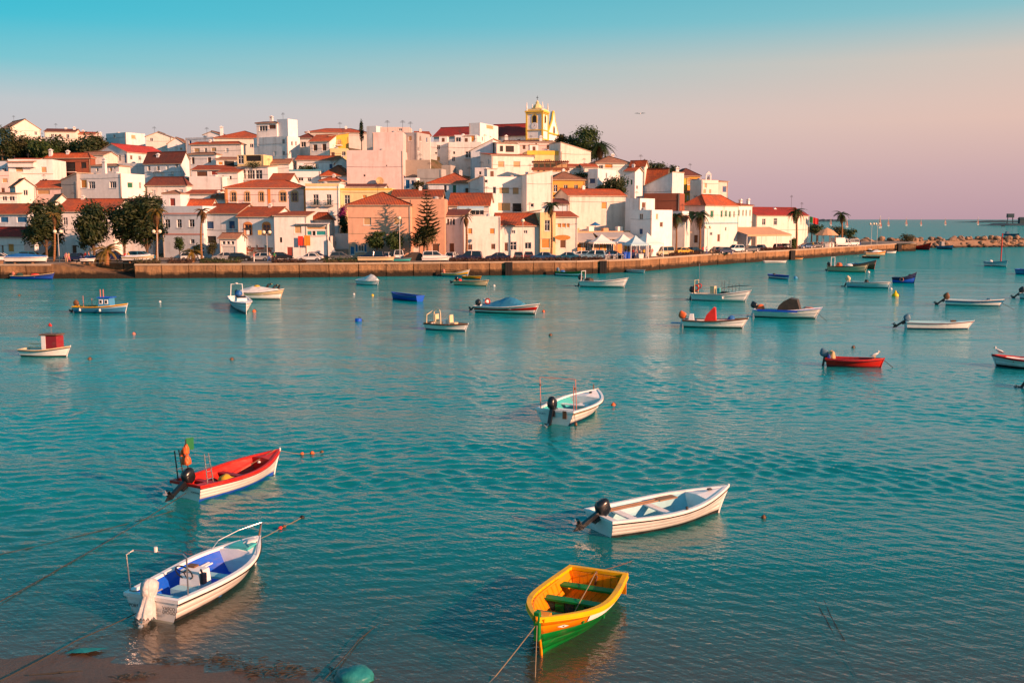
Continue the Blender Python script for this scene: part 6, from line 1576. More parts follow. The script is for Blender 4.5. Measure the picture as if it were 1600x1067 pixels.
def lettering(par, txt, size, loc, rot, mat='b_black'):
    cu = bpy.data.curves.new('lettering', 'FONT'); cu.body = txt; cu.size = size; cu.align_x = 'CENTER'; cu.extrude = .002; cu.space_line = .85
    o = bpy.data.objects.new('lettering', cu); COL.objects.link(o)
    dg = bpy.context.evaluated_depsgraph_get(); me = bpy.data.meshes.new_from_object(o.evaluated_get(dg)); bpy.data.objects.remove(o)
    me.materials.clear(); me.materials.append(M[mat]); q = put('lettering', me, par, loc); q.rotation_euler = rot; return q
def plank_floor(h, n, mat, s0, s1, z, w):
    for k in range(n):
        y = -w / 2 + w * (k + .5) / n; m = MB(); m.box(h.L * s0, h.L * s1, y - w / n * .46, y + w / n * .46, z, z + .02); m.build('floor_plank', mat, h.r)

# ---- near boat with the blue interior and the steering console
h = boat('white boat with blue interior, steering console and a cloth wrapped motor', (243, 966), (398, 882), 1.86, .54, ('b_white', 'b_white', 'b_white'), bottom='b_dark', rail='b_white', inner='b_blue', thwarts=(), deck=.79, deckmat='b_white', tr=.84, near=True, N=18, sheer=.38, rake=.28, fat=.5)
L = h.L
boxpart(h, 'stern_bench', 'b_cyan', .08, .55, -.62, .62, .06, .38); boxpart(h, 'side_locker', 'b_white', .55, 1.0, -.66, -.38, .06, .40)
cs = boxpart(h, 'console', 'b_white', 1.25, 1.75, -.33, .33, .06, .74, taper=.05); boxpart(h, 'console_seat', 'b_cyan', .95, 1.24, -.33, .33, .06, .36)
m = MB(); N = 18; m.tube([(0, .24 * math.cos(2 * math.pi * k / N), .24 * math.sin(2 * math.pi * k / N)) for k in range(N + 1)], .018, 6, cap=False)
for k in range(3):
    a = 2 * math.pi * k / 3 + .5; m.tube([(0, 0, 0), (0, .24 * math.cos(a), .24 * math.sin(a))], .014, 5)
wh = m.build('steering_wheel', 'motor_black', cs, (1.2, .1, .72), rot=(0, R(-28), 0)); m = MB(); m.tube([(0, 0, 0), (.15, 0, -.05)], .03, 6); m.build('steering_column', 'motor_black', wh)
boxpart(h, 'throttle_box', 'motor_black', 1.28, 1.42, -.42, -.33, .45, .72, par=cs); m = MB(); m.tube([(1.3, -.4, .7), (1.22, -.4, .86)], .025, 6); m.build('throttle_lever', 'motor_black', cs)
boxpart(h, 'dash_pad', 'b_brown', 1.5, 1.68, .02, .26, .75, .79, par=cs)
boxpart(h, 'thwart', 'b_cyan', 2.05, 2.3, -.72, .72, .30, .36)
m = MB()
for y in (.42, .52): m.box(1.7, 2.75, y, y + .05, .40, .43)
m.build('wooden_slats', 'b_white', h.r)
heap(h.r, 'rope_coil', 'rope', 1.85, -.35, .08, .22, .16, .10, 3); heap(h.r, 'blue_bag', 'tarp_blue', 1.6, -.5, .08, .2, .14, .12, 5)
# the bow well and rails
bowp = h.pt(1, 1); zb = bowp.z
rail = [h.pt(.76, 1, -.02, 1) + Vector((0, 0, .02)), h.pt(.80, 1, -.02, 1) + Vector((0, 0, .20)), h.pt(.9, 1, .0, 1) + Vector((.05, 0, .30)), bowp + Vector((.12, .0, .35)), h.pt(.9, 1, .0, -1) + Vector((.05, 0, .30)), h.pt(.80, 1, -.02, -1) + Vector((0, 0, .20)), h.pt(.76, 1, -.02, -1) + Vector((0, 0, .02))]
frame(h, rail, .013, name='bow_rail'); frame(h, [bowp + Vector((-.05, 0, 0)), bowp + Vector((.1, 0, .34))], .025, 'b_brown', 'bow_post')
heap(h.r, 'anchor_cloth', 'tarp_white', bowp.x - .45, 0, zb - .02, .3, .16, .06, 8)
boxpart(h, 'bow_cushion', 'b_teal', bowp.x - 1.0, bowp.x - .55, -.28, .28, zb - .10, zb - .0)
arch = [h.pt(.03, 1, -.05, 1), h.pt(.03, 1, -.05, 1) + Vector((-.08, 0, .95)), h.pt(.05, 1, -.1, 1) + Vector((-.02, -.05, 1.02)), h.pt(.06, 1, -.1, -1) + Vector((.1, .05, 1.02)), h.pt(.06, 1, -.05, -1) + Vector((.1, 0, .95)), h.pt(.08, 1, -.05, -1)]
ar = frame(h, arch, .02, 'steel', 'stern_arch'); m = MB(); m.tube([(0, 0, 0), (0, 0, .12)], .045, 8); m.build('stern_light', 'buoy_white', ar, arch[2].lerp(arch[3], .45))
ob = outboard(h, 14, 'tarp_white', k=.78, leg='b_grey')
# cloth wrapped over the motor: a hanging, creased hood
m = MB(); vs = []; nn = 30; prof = [(.02, .60), (.15, .57), (.25, .46), (.27, .3), (.22, .14), (.17, .04), (.20, -.08), (.24, -.25), (.27, -.42), (.29, -.58)]
for i, (rr_, zz) in enumerate(prof):
    for j in range(nn):
        a = 2 * math.pi * j / nn; f = 1 + ((.05 if i < 4 else .16) * math.sin(j * 1.68 + i * .35) + .06 * math.sin(j * 2.9 - i * .8)) * (i > 0); vs.append((-.1 + rr_ * 1.1 * f * math.cos(a), rr_ * .85 * f * math.sin(a), zz - (.06 * math.sin(j * 3.1) if i == 9 else 0)))
m.mesh(vs, [(i * nn + j, i * nn + (j + 1) % nn, (i + 1) * nn + (j + 1) % nn, (i + 1) * nn + j) for i in range(len(prof) - 1) for j in range(nn)] + [tuple(range(nn))]); m.build('motor_cloth', 'motor_cloth', ob, smooth=True)
lettering(h.transom, 'VASCO\nDIOGO', .115, (-.135, -.52, .33), (R(90), 0, R(-90))); lettering(h.transom, 'PORTI', .115, (-.135, .5, .27), (R(90), 0, R(-90)))
frame(h, [h.pt(.02, 1, -.05, 1) + Vector((0, 0, .03)), Vector((-.05, .35, h.zs(0) + .08)), Vector((-.1, .15, h.zs(0) + .02))], .012, 'rope', 'stern_rope')
N1 = h
# ---- red boat
h = boat('white boat with red gunwale and red interior carrying a yellow heap', (295, 780), (428, 740), 1.85, .54, ('b_white', 'b_white', 'b_white', 'b_white'), bottom='b_blue', rail='b_red', inner='b_red', rub='b_maroon', thwarts=(.24, .52), thmat='b_maroon', deck=.82, deckmat='b_red', tr=.80, near=True, N=18, sheer=.62, rake=.35, fat=.48)
heap(h.r, 'fishing_net', 'net', h.L * .66, .0, .12, .62, .42, .20, 2); heap(h.r, 'yellow_heap', 'crate_yellow', h.L * .40, -.15, .10, .42, .36, .40, 4); heap(h.r, 'dark_gear', 'net', h.L * .3, .35, .12, .4, .25, .2, 6)
boxpart(h, 'stern_deck', 'b_red', .03, .5, .25, .66, h.zs(0) - .10, h.zs(0) - .04); boxpart(h, 'stern_deck', 'b_red', .03, .5, -.66, -.25, h.zs(0) - .10, h.zs(0) - .04)
outboard(h, 58, k=1.0)
for sg in (1, -1):
    x0 = .3 if sg < 0 else .1
    rk = frame(h, [(x0, sg * .62, h.zs(0)), (x0 - .1, sg * .62, h.zs(0) + 1.05)], .022, 'steel' if sg < 0 else 'dark_metal', 'rack_post'); frame(h, [(x0 + .25, sg * .62, h.zs(0)), (x0 + .08, sg * .62, h.zs(0) + 1.05)], .022, 'steel' if sg < 0 else 'dark_metal', 'rack_post')
    for k in range(4): frame(h, [(x0 - .025 * k, sg * .62, h.zs(0) + .15 + .26 * k), (x0 + .25 - .04 * k, sg * .62, h.zs(0) + .15 + .26 * k)], .015, 'steel', 'rack_rung')
mk = frame(h, [(.12, .1, h.zs(0)), (.05, .1, h.zs(0) + 1.5)], .02, 'dark_metal', 'marker_pole')
for k, (dx, dy, dz, s) in enumerate(((0, .05, .72, .13), (.05, .24, .70, .13), (.02, .13, 1.08, .13), (.0, .30, .95, .08))): heap(h.r, 'orange_life_jacket', 'buoy_orange', .05 + dx, dy, h.zs(0) + dz, s, s * .75, s * 1.9, k + 1)
m = MB(); vs = [(.34 * k / 4 - .02, .1 + .03 * math.sin(k * 1.4), zz) for zz in (0, -.42) for k in range(5)]; m.mesh(vs, [(k, k + 1, 6 + k, 5 + k) for k in range(4)]); m.build('green_flag', 'flag_green', h.r, (.06, 0, h.zs(0) + 1.52))
lettering(h.transom, 'PORTIMAO', .085, (-.13, -.48, .30), (R(90), 0, R(-90)))
frame(h, [h.pt(1, 1) + Vector((-.2, 0, .05)), Vector((h.L * .62, .1, .45))], .01, 'rope', 'bow_rope'); heap(h.r, 'white_float', 'buoy_white', h.L * .83, .05, h.zs(.83) - .16, .06, .06, .06, 1)
N2 = h
# ---- white rowing boat with oars
h = boat('long white rowing boat with wooden oars and pale blue inside', (940, 833), (1122, 800), 1.95, .54, ('b_white', 'b_white', 'b_white', 'b_white'), bottom='b_dark', rail='b_white', inner='b_cyan', thwarts=(.22, .50), thmat='b_white', deck=.78, deckmat='b_white', tr=.78, near=True, N=18, sheer=.55, rake=.42, fat=.45)
outboard(h, 62, k=1.0)
for k, dy in enumerate((.18, .34)):
    m = MB(); m.tube([(.25, dy - .1, h.zs(.1) + .06), (2.9, dy + .15, h.zs(.6) + .02)], .028, 7); m.prism([(2.0, -.08), (3.0, -.05), (3.0, .05), (2.0, .08)], 2, -.015, .015) if 0 else None
    o = m.build('oar', 'wood', h.r); m = MB(); a = Vector((2.35, dy + .10, h.zs(.5) + .045)); b_ = Vector((3.1, dy + .17, h.zs(.65) + .02)); m.box(0, (b_ - a).length, -.08, .08, -.012, .03); m.build('oar_blade', 'wood', o, a, rot=(0, 0, math.atan2(b_.y - a.y, b_.x - a.x)))
heap(h.r, 'stern_gear', 'b_brown', .75, -.2, .1, .35, .25, .14, 3); boxpart(h, 'stern_seat', 'b_white', .1, .6, -.62, .62, .06, .32)
boxpart(h, 'rowlock', 'dark_metal', h.L * .55, h.L * .55 + .06, -h.hb(.55) + .02, -h.hb(.55) + .08, h.zs(.55), h.zs(.55) + .12); boxpart(h, 'deck_cleat', 'dark_metal', h.L * .9, h.L * .93, -.05, .05, h.zs(.9) + .04, h.zs(.9) + .09)
m = MB(); 
for k in range(7): m.box(h.L * .9 + k * .07, h.L * .9 + .045 + k * .07, 0, .002, 0, .05 + .03 * (k % 2))
q = h.pt(.88, .82, .02, -1); m.build('name_marks', 'b_black', h.r, (-h.L * .9 + q.x, q.y, q.z), rot=(0, 0, R(20))) if 0 else None
N4 = h
# ---- white boat with turquoise interior
h = boat('white boat with turquoise interior and a steel frame over its stern', (868, 662), (930, 636), 2.25, .62, ('b_white', 'b_white', 'b_cream'), bottom='b_navy', rail='b_white', inner='b_teal', thwarts=(.30, .56), thmat='b_white', deck=.72, deckmat='b_white', tr=.86, near=True, N=16, sheer=.45, rake=.3, fat=.5)
outboard(h, 22, k=1.15, y=.1); boxpart(h, 'locker', 'b_white', h.L * .58, h.L * .72, -.25, .25, .06, .42); boxpart(h, 'stern_seat', 'b_teal', .1, .7, -.7, .7, .06, .35)
z0 = h.zs(0); fr = frame(h, [(.1, .82, z0), (.05, .85, z0 + 1.5), (.35, -.85, z0 + 1.45), (.55, -.82, z0)], .022, 'b_pink', 'stern_frame')
frame(h, [(.3, -.8, z0), (.2, -.82, z0 + 1.2)], .02, 'b_pink', 'stern_post'); heap(h.r, 'clamp', 'b_brown', .34, -.83, z0 + 1.0, .06, .06, .08, 2); heap(h.r, 'clamp', 'b_brown', .07, .84, z0 + 1.1, .05, .05, .07, 3)
boxpart(h, 'deck_cleat', 'dark_metal', h.L * .84, h.L * .87, -.08, .02, h.zs(.84) + .05, h.zs(.84) + .12); frame(h, [h.pt(.97, 1), h.pt(.97, 1) + Vector((0, 0, .28))], .03, 'b_brown', 'bow_post')
boxpart(h, 'transom_pad', 'b_brown', -.14, -.11, -.62, -.42, .3, z0 + .02); lettering(h.transom, 'PORTI', .12, (-.14, .62, .42), (R(90), 0, R(-90)), 'b_bluegrey')
frame(h, [(.05, -.93, z0 - .05), (.05, -1.0, .1)], .012, 'rope_dark', 'fender_line'); heap(h.r, 'small_fender', 'b_brown', .05, -1.02, .05, .07, .07, .12, 4)
N5 = h
# ---- yellow and green rowing boat, bow towards the camera
h = boat('yellow and green wooden rowing boat with green benches, bow to the camera', (932, 930), (846, 1022), 1.86, .60, ('b_green', 'b_green', 'b_orange', 'b_orange'), bottom='b_green', rail='b_yellow', inner='b_orange', rub='b_yellow', thwarts=(.16, .42, .72), thmat='b_green', tr=.82, near=True, N=18, sheer=.55, rake=.30, fat=.45, zf=.10)
pl = h
for sg in (1, -1):                                       # white flash on the topmost side plank
    vs = []; S = [.08 + .62 * k / 12 for k in range(13)]
    m = MB()
    for s in S: vs += [h.pt(s, .70, .034, sg), h.pt(s, .86, .030, sg)]
    m.mesh(vs, [(2 * i, 2 * i + 2, 2 * i + 3, 2 * i + 1) for i in range(12)]); m.build('white_flash', 'b_white', h.r)
    # painted eye near the stem: white almond with a dark pupil
    m = MB(); P = lambda s, w: h.pt(s, w, .034, sg)
    m.face([P(.84, .72), P(.875, .69), P(.91, .73), P(.875, .765)]); ey = m.build('painted_eye', 'b_white', h.r); m = MB(); P = lambda s, w: h.pt(s, w, .04, sg); m.face([P(.866, .73), P(.875, .71), P(.884, .73), P(.875, .75)]); m.build('pupil', 'b_black', ey)
    # open rail with short pegs inside the gunwale
    m = MB(); m.tube([h.pt(.2 + .6 * k / 10, .93, -.11, sg) for k in range(11)], .03, 6); m.build('inner_rail', 'b_orange', h.r)
    for k in range(9): s = .24 + .6 * k / 9; m = MB(); q0, q1 = h.pt(s, .1 + .18, -.06, sg), h.pt(s, 1, -.08, sg); m.tube([q0, h.pt(s, .6, -.075, sg), q1], .028, 6); m.build('rib', 'b_orange', h.r)
plank_floor(h, 7, 'b_orange', .04, .40, .12, 1.15); plank_floor(h, 5, 'b_brown', .43, .70, .12, .95)
for k in range(6):
    y = -.62 + .25 * k; m = MB(); m.box(h.L * .425, h.L * .445, y - .115, y + .115, .14, .42); m.build('bulkhead_plank', 'b_green' if k % 2 else 'net', h.r)
for k in range(8):
    y = -.72 + .206 * k; m = MB(); m.box(.10, .125, y - .095, y + .095, .2, h.zs(0) - .03); m.build('transom_plank', 'b_orange', h.r)
q = h.pt(1, 1); m = MB(); m.box(q.x - .12, q.x + .01, -.06, .06, q.z - .5, q.z + .14); m.build('bow_post', 'b_green', h.r)
m = MB(); m.tube([(.06, .0, h.zs(0) + .02), (.12, .05, h.zs(0) - .1), (.14, .0, h.zs(0) - .3)], .03, 6); m.build('stern_cleat', 'b_brown', h.r)
frame(h, [(.08, 0, h.zs(0)), (h.L * .2, .05, .52), (h.L * .42, .15, .50), (h.L * .55, .1, .25), (h.L * .72, .1, .48), q + Vector((-.15, 0, .02))], .012, 'rope', 'painter_rope')
heap(h.r, 'rope_knot', 'rope', q.x - .5, -.12, h.zs(.85) + .02, .08, .06, .06, 7)
boxpart(h, 'bow_breasthook', 'b_orange', q.x - .55, q.x - .1, -.14, .14, q.z - .10, q.z - .04)
N3 = h
# ------------------------------------------------------------------ boats further out
def gull(label, P, rz=0.0, flying=False, dark=False, k=1.0, group=None):
    """a perched or flying sea bird: one body mesh with beak and legs"""
    b = bmesh.new(); bmesh.ops.create_icosphere(b, subdivisions=2, radius=1.0)
    for v in b.verts:
        x, y, z = v.co; v.co = Vector((x * .24, y * .085, z * .085 * (1 - .3 * x) + .03 * (x > .5) * x))
    me = bpy.data.meshes.new('body'); b.to_mesh(me); b.free(); me.materials.append(M['b_black' if dark else 'buoy_white']); me.polygons.foreach_set('use_smooth', [True] * len(me.polygons))
    r = thing('sea_bird', label, 'bird', P, rz, group); r.scale = (k,) * 3
    if flying:
        put('body', me, r)
        for sg in (1, -1):
            m = MB(); pts = [(.1, 0, .02), (.14, sg * .35, .14), (.02, sg * .75, .06), (-.06, sg * .72, .05), (-.02, sg * .35, .12), (-.1, 0, .02)]; m.face(pts); m.face([(x, y, z - .015) for x, y, z in pts][::-1]); m.build('wing', 'b_grey', r)
    else:
        o = put('body', me, r, (0, 0, .2)); o.rotation_euler = (0, R(-22 if not dark else -55), 0)
        m = MB(); m.tube([(.02, .04, 0), (.0, .04, .16)], .012, 5); m.tube([(.02, -.04, 0), (.0, -.04, .16)], .012, 5); m.build('legs', 'buoy_yellow', r)
        m = MB(); m.lathe([(.02, -.06), (.06, -.02), (.065, .03), (.02, .07)], 8, (.22, 0, .38)); m.tube([(.18, 0, .26), (.22, 0, .37)], .05, 6); m.build('head', 'b_black' if dark else 'buoy_white', r)
        m = MB(); m.tube([(.27, 0, .38), (.37, 0, .36)], [.02, .004], 5); m.build('beak', 'buoy_yellow', r)
        if not dark:
            m = MB(); m.prism([(-.30, .13), (.05, .25), (.08, .20), (-.22, .11)], 1, -.10, .10); m.build('wings', 'b_grey', r)
    return r
def mast(h, s, y, z, H_, mat='steel', rad=.03, name='mast'): return frame(h, [(h.L * s, y, z), (h.L * s, y, z + H_)], rad, mat, name)
def ring(h, x, y, z, r_=.28, mat='b_red', rot=(R(90), 0, 0)):
    m = MB(); N = 12; m.tube([(r_ * math.cos(2 * math.pi * k / N), r_ * math.sin(2 * math.pi * k / N), 0) for k in range(N + 1)], r_ * .28, 6, cap=False); o = m.build('life_ring', mat, h.r, (x, y, z)); o.rotation_euler = rot
# blue cabin boat
h = boat('blue wooden cabin boat with a yellow and white sheer stripe', (121, 488), (196, 489), 1.9, .62, ('b_skyblue', 'b_skyblue', 'b_white'), bottom='b_navy', rail='b_yellow', inner='b_teal', thwarts=(.3,), deck=.78, deckmat='b_skyblue', sheer=.55)
L = h.L; cb = boxpart(h, 'cabin', 'b_skyblue', L * .50, L * .74, -.6, .6, .5, 1.55, taper=.06); boxpart(h, 'cabin_roof', 'b_blue', L * .48, L * .76, -.66, .66, 1.551, 1.63, par=cb)
for x0, x1 in ((.53, .60), (.64, .71)):
    f_ = boxpart(h, 'window', 'b_white', L * x0, L * x1, -.63, -.56, .95, 1.38, par=cb); boxpart(h, 'pane', 'glass', L * x0 + .06, L * x1 - .06, -.64, -.625, 1.02, 1.31, par=f_)
for s in (.52, .58): mast(h, s, -.2, 1.6, .8, 'b_pink', .05)
mast(h, .1, .3, .5, 1.2, 'b_pink', .03); mast(h, .28, .3, .5, .9, 'b_pink', .03); outboard(h, 35, 'b_brown', k=1.1); heap(h.r, 'green_net', 'net', L * .32, 0, .4, .5, .4, .35, 2)
for s in (.16, .58): heap(h.r, 'white_fender', 'buoy_white', L * s, -h.hb(s) - .08, .30, .1, .1, .22, int(s * 10))
# small white boat with a dark cabin
h = boat('small white boat with a maroon and white wheelhouse', (40, 555), (104, 557), 1.5, .46, ('b_white',), rail='b_cream', inner='b_cyan', thwarts=(.3,), deck=.72, sheer=.6, rake=.35)
L = h.L; cb = boxpart(h, 'wheelhouse', 'b_white', L * .50, L * .60, -.42, .42, .3, 1.5); boxpart(h, 'wheelhouse_side', 'b_maroon', L * .601, L * .86, -.40, .40, .5, 1.45); boxpart(h, 'wheelhouse_roof', 'b_brown', L * .47, L * .88, -.48, .48, 1.505, 1.58)
mast(h, .66, 0, 1.55, .75); heap(h.r, 'red_flag', 'tarp_red', L * .64, 0, 2.15, .14, .05, .16, 1); boxpart(h, 'stern_board', 'b_cream', .1, .9, .3, .4, .75, .82)
# white cruiser with blue seat
h = boat('white sport cruiser seen from its bow quarter with a blue canopy', (370, 475), (385, 491), 2.2, .85, ('b_white', 'b_white'), bottom='b_brown', rail='b_white', inner='b_white', thwarts=(), deck=.55, sheer=.35, tr=.9)
L = h.L; boxpart(h, 'cabin', 'b_white', L * .35, L * .62, -.6, .6, .5, 1.25, taper=.12); boxpart(h, 'windscreen', 'glass', L * .40, L * .58, -.5, .5, 1.15, 1.45, taper=.1)
frame(h, [(.5, .7, .7), (.6, .6, 2.3), (.6, -.6, 2.3), (.5, -.7, .7)], .05, 'b_white', 'arch'); heap(h.r, 'blue_seat_cover', 'tarp_blue', L * .25, 0, 1.0, .35, .4, .75, 3); outboard(h, 20, k=1.2); heap(h.r, 'top_light', 'buoy_white', .6, 0, 2.35, .2, .15, .12, 2)
# white covered boat with birds
h = boat('white boat under a pale cover with cormorants on it', (376, 467), (438, 468), 2.1, .85, ('b_white', 'b_cream'), bottom='b_black', rail='b_white', sheer=.5, rake=.5, tr=.85)
cover(h, .05, .88, .5, 'tarp_white', hump=[(.05, .2), (.35, .75), (.55, .55), (.88, .1)]); heap(h.r, 'yellow_bundle', 'crate_yellow', h.L * .42, 0, 1.55, .35, .3, .15, 2)
for i, (px, py) in enumerate(((418, 449), (428, 451), (435, 452), (397, 455))):
    Y = h.r.location.y; gull('cormorant number %s along the pale boat cover from the left' % ['two', 'three', 'four', 'one'][i], at_Y(px, py + 3, Y), R(40 * i), dark=True, k=1.7, group='cormorants on the pale boat cover')
# covered white boat by the quay wall
h = boat('white boat fully wrapped in a grey white cover', (562, 444), (590, 446), 1.9, .6, ('b_white',), rail='b_white', sheer=.2); cover(h, .02, .95, .4, 'tarp_white', hump=[(0, .2), (.3, .45), (.65, .95), (.8, .75), (.95, .3)])
# blue rowing boat
h = boat('deep blue rowing boat with a high end, floating alone', (656, 471), (614, 467), 1.6, .62, ('b_blue', 'b_blue', 'b_skyblue'), bottom='b_navy', rail='b_blue', inner='b_navy', thwarts=(.3, .6), sheer=.35, tr=.75)
# boat with blue tarp
h = boat('white boat with red stripe under a peaked blue tarpaulin', (747, 487), (836, 491), 2.1, .62, ('b_white', 'b_red', 'b_white'), bottom='b_black', rail='b_white', sheer=.75, rake=.5, deck=.8, deckmat='b_cream')
cover(h, .12, .78, .6, 'tarp_teal', hump=[(.12, .15), (.3, .45), (.55, .95), (.65, .8), (.78, .2)]); outboard(h, 50, k=1.2); mast(h, .2, 0, .6, 2.1, 'steel', .02); heap(h.r, 'white_tank', 'buoy_white', h.L * .12, .2, .95, .35, .3, .45, 2); ring(h, h.L * .2, -.4, 1.15, .26)
# centre console boat with seats
h = boat('small white boat with two cream seats and a hooped rail', (671, 514), (727, 517.5), 1.7, .55, ('b_white', 'b_white'), bottom='b_navy', rail='b_brown', inner='b_white', thwarts=(), deck=.8, sheer=.2, tr=.85)
L = h.L
for s in (.22, .62):
    st_ = boxpart(h, 'seat', 'b_cream', L * s, L * s + .5, -.3, .3, .25, .7); boxpart(h, 'seat_back', 'b_cream', L * s - .12, L * s + .02, -.3, .3, .7, 1.35, par=st_, taper=.02)
frame(h, [(.1, .6, .5), (.15, .55, 1.5), (.5, .3, 1.75), (1.2, -.2, 1.75), (1.5, -.55, 1.5), (1.6, -.65, .5)], .045, 'b_cream', 'hoop_rail'); frame(h, [(.1, -.6, .5), (.1, -.55, 1.3), (.3, .1, 1.6)], .04, 'b_cream', 'hoop_rail'); boxpart(h, 'console', 'b_white', L * .42, L * .5, -.25, .25, .2, .9)
# skiffs by the quay
h = boat('cream skiff with a dark tilted motor near the quay', (713, 445), (760, 447), 1.8, .6, ('b_cream',), bottom='b_black', rail='b_cream', inner='b_brown', sheer=.45, rake=.4); outboard(h, 60, k=1.2); frame(h, [(.5, .2, .6), (4, .4, .75)], .05, 'wood', 'oar'); heap(h.r, 'red_gear', 'tarp_red', .5, .2, .5, .3, .3, .4, 2)
h = boat('traditional boat with a tall upturned prow by the quay wall', (693, 432), (730, 433), 1.7, .55, ('b_skyblue', 'b_yellow', 'b_white'), rail='b_cream', inner='b_brown', sheer=1.4, rake=.5); outboard(h, 50, 'b_pink', k=1.2)
h = boat('little orange dinghy beside the tall prowed boat', (725, 435), (750, 436), 1.3, .35, ('b_orange',), rail='b_yellow', inner='b_brown', sheer=.3)
h = boat('bright green boat moored against the quay wall', (872, 430), (911, 432), 1.8, .6, ('b_white', 'b_green'), rail='b_green', inner='b_white', sheer=.6, rake=.3); outboard(h, 40, 'b_bluegrey', k=1.2); heap(h.r, 'blue_gear', 'tarp_blue', 1.0, 0, .5, .5, .4, .4, 3)
h = boat('white inflatable tender behind the bright green boat', (876, 427), (900, 427), 1.6, .65, ('b_white',), rail='b_white', inner='b_cyan', sheer=.3); boxpart(h, 'seat_box', 'b_white', 1.0, 1.8, -.4, .4, .3, 1.2, taper=.08)
h = boat('large white open boat with a dark motor and stern hoop', (909, 447.5), (975, 449.5), 2.2, .80, ('b_white', 'b_white'), bottom='b_black', rail='b_white', inner='b_cyan', sheer=.75, rake=.6); outboard(h, 20, k=1.5); frame(h, [(.2, .8, .8), (.25, .8, 2.2), (.25, -.8, 2.2), (.2, -.8, .8)], .05, 'b_white', 'stern_hoop'); heap(h.r, 'dark_tarp', 'tarp_brown', 1.1, 0, .8, .7, .6, .5, 2)
h = boat('small white dinghy against the quay wall right of the fender', (977, 425), (1006, 427), 1.4, .5, ('b_white',), rail='b_white', inner='b_brown', sheer=.2)
h = boat('flat white pram dinghy tied to the quay wall', (1194, 411), (1227, 411), 1.7, .45, ('b_white',), rail='b_white', inner='b_cream', sheer=.15, tr=.9)
h = boat('tiny orange dinghy beside the quay fender', (1238, 406), (1253, 406), 1.2, .35, ('b_cream',), rail='b_orange', inner='b_brown', sheer=.2)
h = boat('small blue and white boat beside a round blue buoy', (1205, 434), (1231, 437), 1.5, .55, ('b_white', 'b_blue'), rail='b_blue', inner='b_navy', sheer=.25, bottom='b_navy'); heap(h.r, 'dark_gear', 'b_black', .9, 0, .5, .25, .25, .3, 2)
# fishing boat full of gear
h = boat('white fishing boat crowded with gear, poles and a red life ring', (1084, 469), (1164, 472.3), 2.3, .80, ('b_white', 'b_white'), bottom='b_black', rail='b_white', inner='b_cream', sheer=.75, rake=.7, deck=.8); L = h.L
outboard(h, 15, k=1.4); cb = boxpart(h, 'console', 'b_cream', L * .34, L * .42, -.4, .4, .4, 1.75); boxpart(h, 'blue_drum', 'b_teal', L * .46, L * .52, -.3, .3, .5, 1.55, taper=.05); ring(h, L * .07, -.6, 1.5, .32); ring(h, L * .09, .3, 1.7, .24)
frame(h, [(.3, .7, .8), (.3, .7, 2.4), (.3, -.7, 2.4), (.3, -.7, .8)], .05, 'b_cream', 'stern_gantry'); mast(h, .1, 0, 2.3, 2.0, 'steel', .025); heap(h.r, 'net_heap', 'net', L * .62, 0, .7, .7, .6, .5, 2); heap(h.r, 'orange_heap', 'buoy_orange', L * .56, 0, .75, .3, .3, .3, 4)
for s in (.55, .62, .70, .76, .82, .88): mast(h, s, -.5 + .2 * (s * 10 % 3), h.zs(s) - .05, 1.0 + .5 * (s < .72), 'dark_metal', .022, 'pole')
for sg in (1, -1): frame(h, [h.pt(.6, 1, 0, sg) + Vector((0, 0, .7)), h.pt(.8, 1, 0, sg) + Vector((0, 0, .7)), h.pt(.97, 1, 0, sg) + Vector((0, 0, .6))], .025, 'dark_metal', 'bow_rail')
heap(h.r, 'white_fender', 'buoy_white', L * .62, -h.hb(.62) - .1, .45, .14, .14, .2, 2)
# white boat with red cover
h = boat('white open boat with a bright red upright cover and orange motor', (1070, 510), (1160, 513), 1.9, .60, ('b_white', 'b_white'), bottom='b_black', rail='b_brown', inner='b_white', sheer=.55, rake=.5); L = h.L
outboard(h, 12, 'buoy_orange', k=1.35, leg='b_white'); m = MB(); m.prism([(L * .33, .35), (L * .55, .35), (L * .53, 1.75), (L * .50, 1.8), (L * .38, 1.1)], 1, -.35, .35); m.build('red_cover', 'tarp_red', h.r); boxpart(h, 'white_tank', 'b_white', .3, .9, -.4, .4, .3, 1.15, taper=.15); heap(h.r, 'blue_bag', 'tarp_blue', L * .8, 0, .75, .35, .3, .35, 3)
boxpart(h, 'tilted_panel', 'b_skyblue', -1.2, -.4, -.35, .35, .25, .33)
boxpart(h, 'name_marks', 'b_black', .8, 1.6, -h.hb(.18) - .03, -h.hb(.18) - .005, .36, .48)
# white boat with dark hood
h = boat('white boat with blue rail under a tall dark brown hood', (1181, 494.5), (1274, 498), 2.1, .72, ('b_white', 'b_white', 'b_white'), bottom='b_black', rail='b_white', rub='b_blue', inner='b_cyan', sheer=.55, rake=.6, deck=.8); L = h.L
outboard(h, 15, k=1.3, leg='b_white'); heap(h.r, 'orange_motor_cover', 'buoy_orange', .35, .2, .8, .45, .35, .4, 3); m = MB(); prof = [(L * .36, .6), (L * .40, 1.2), (L * .47, 1.6), (L * .58, 1.95), (L * .70, 1.8), (L * .76, .7)]; m.prism(prof, 1, -.7, .7); m.build('hood', 'tarp_brown', h.r)
boxpart(h, 'blue_side_strip', 'b_blue', L * .05, L * .72, -h.hb(.5) - .05, -h.hb(.5) + .02, .62, .82); heap(h.r, 'pink_bag', 'b_pink', L * .88, 0, 1.05, .45, .15, .08, 2)
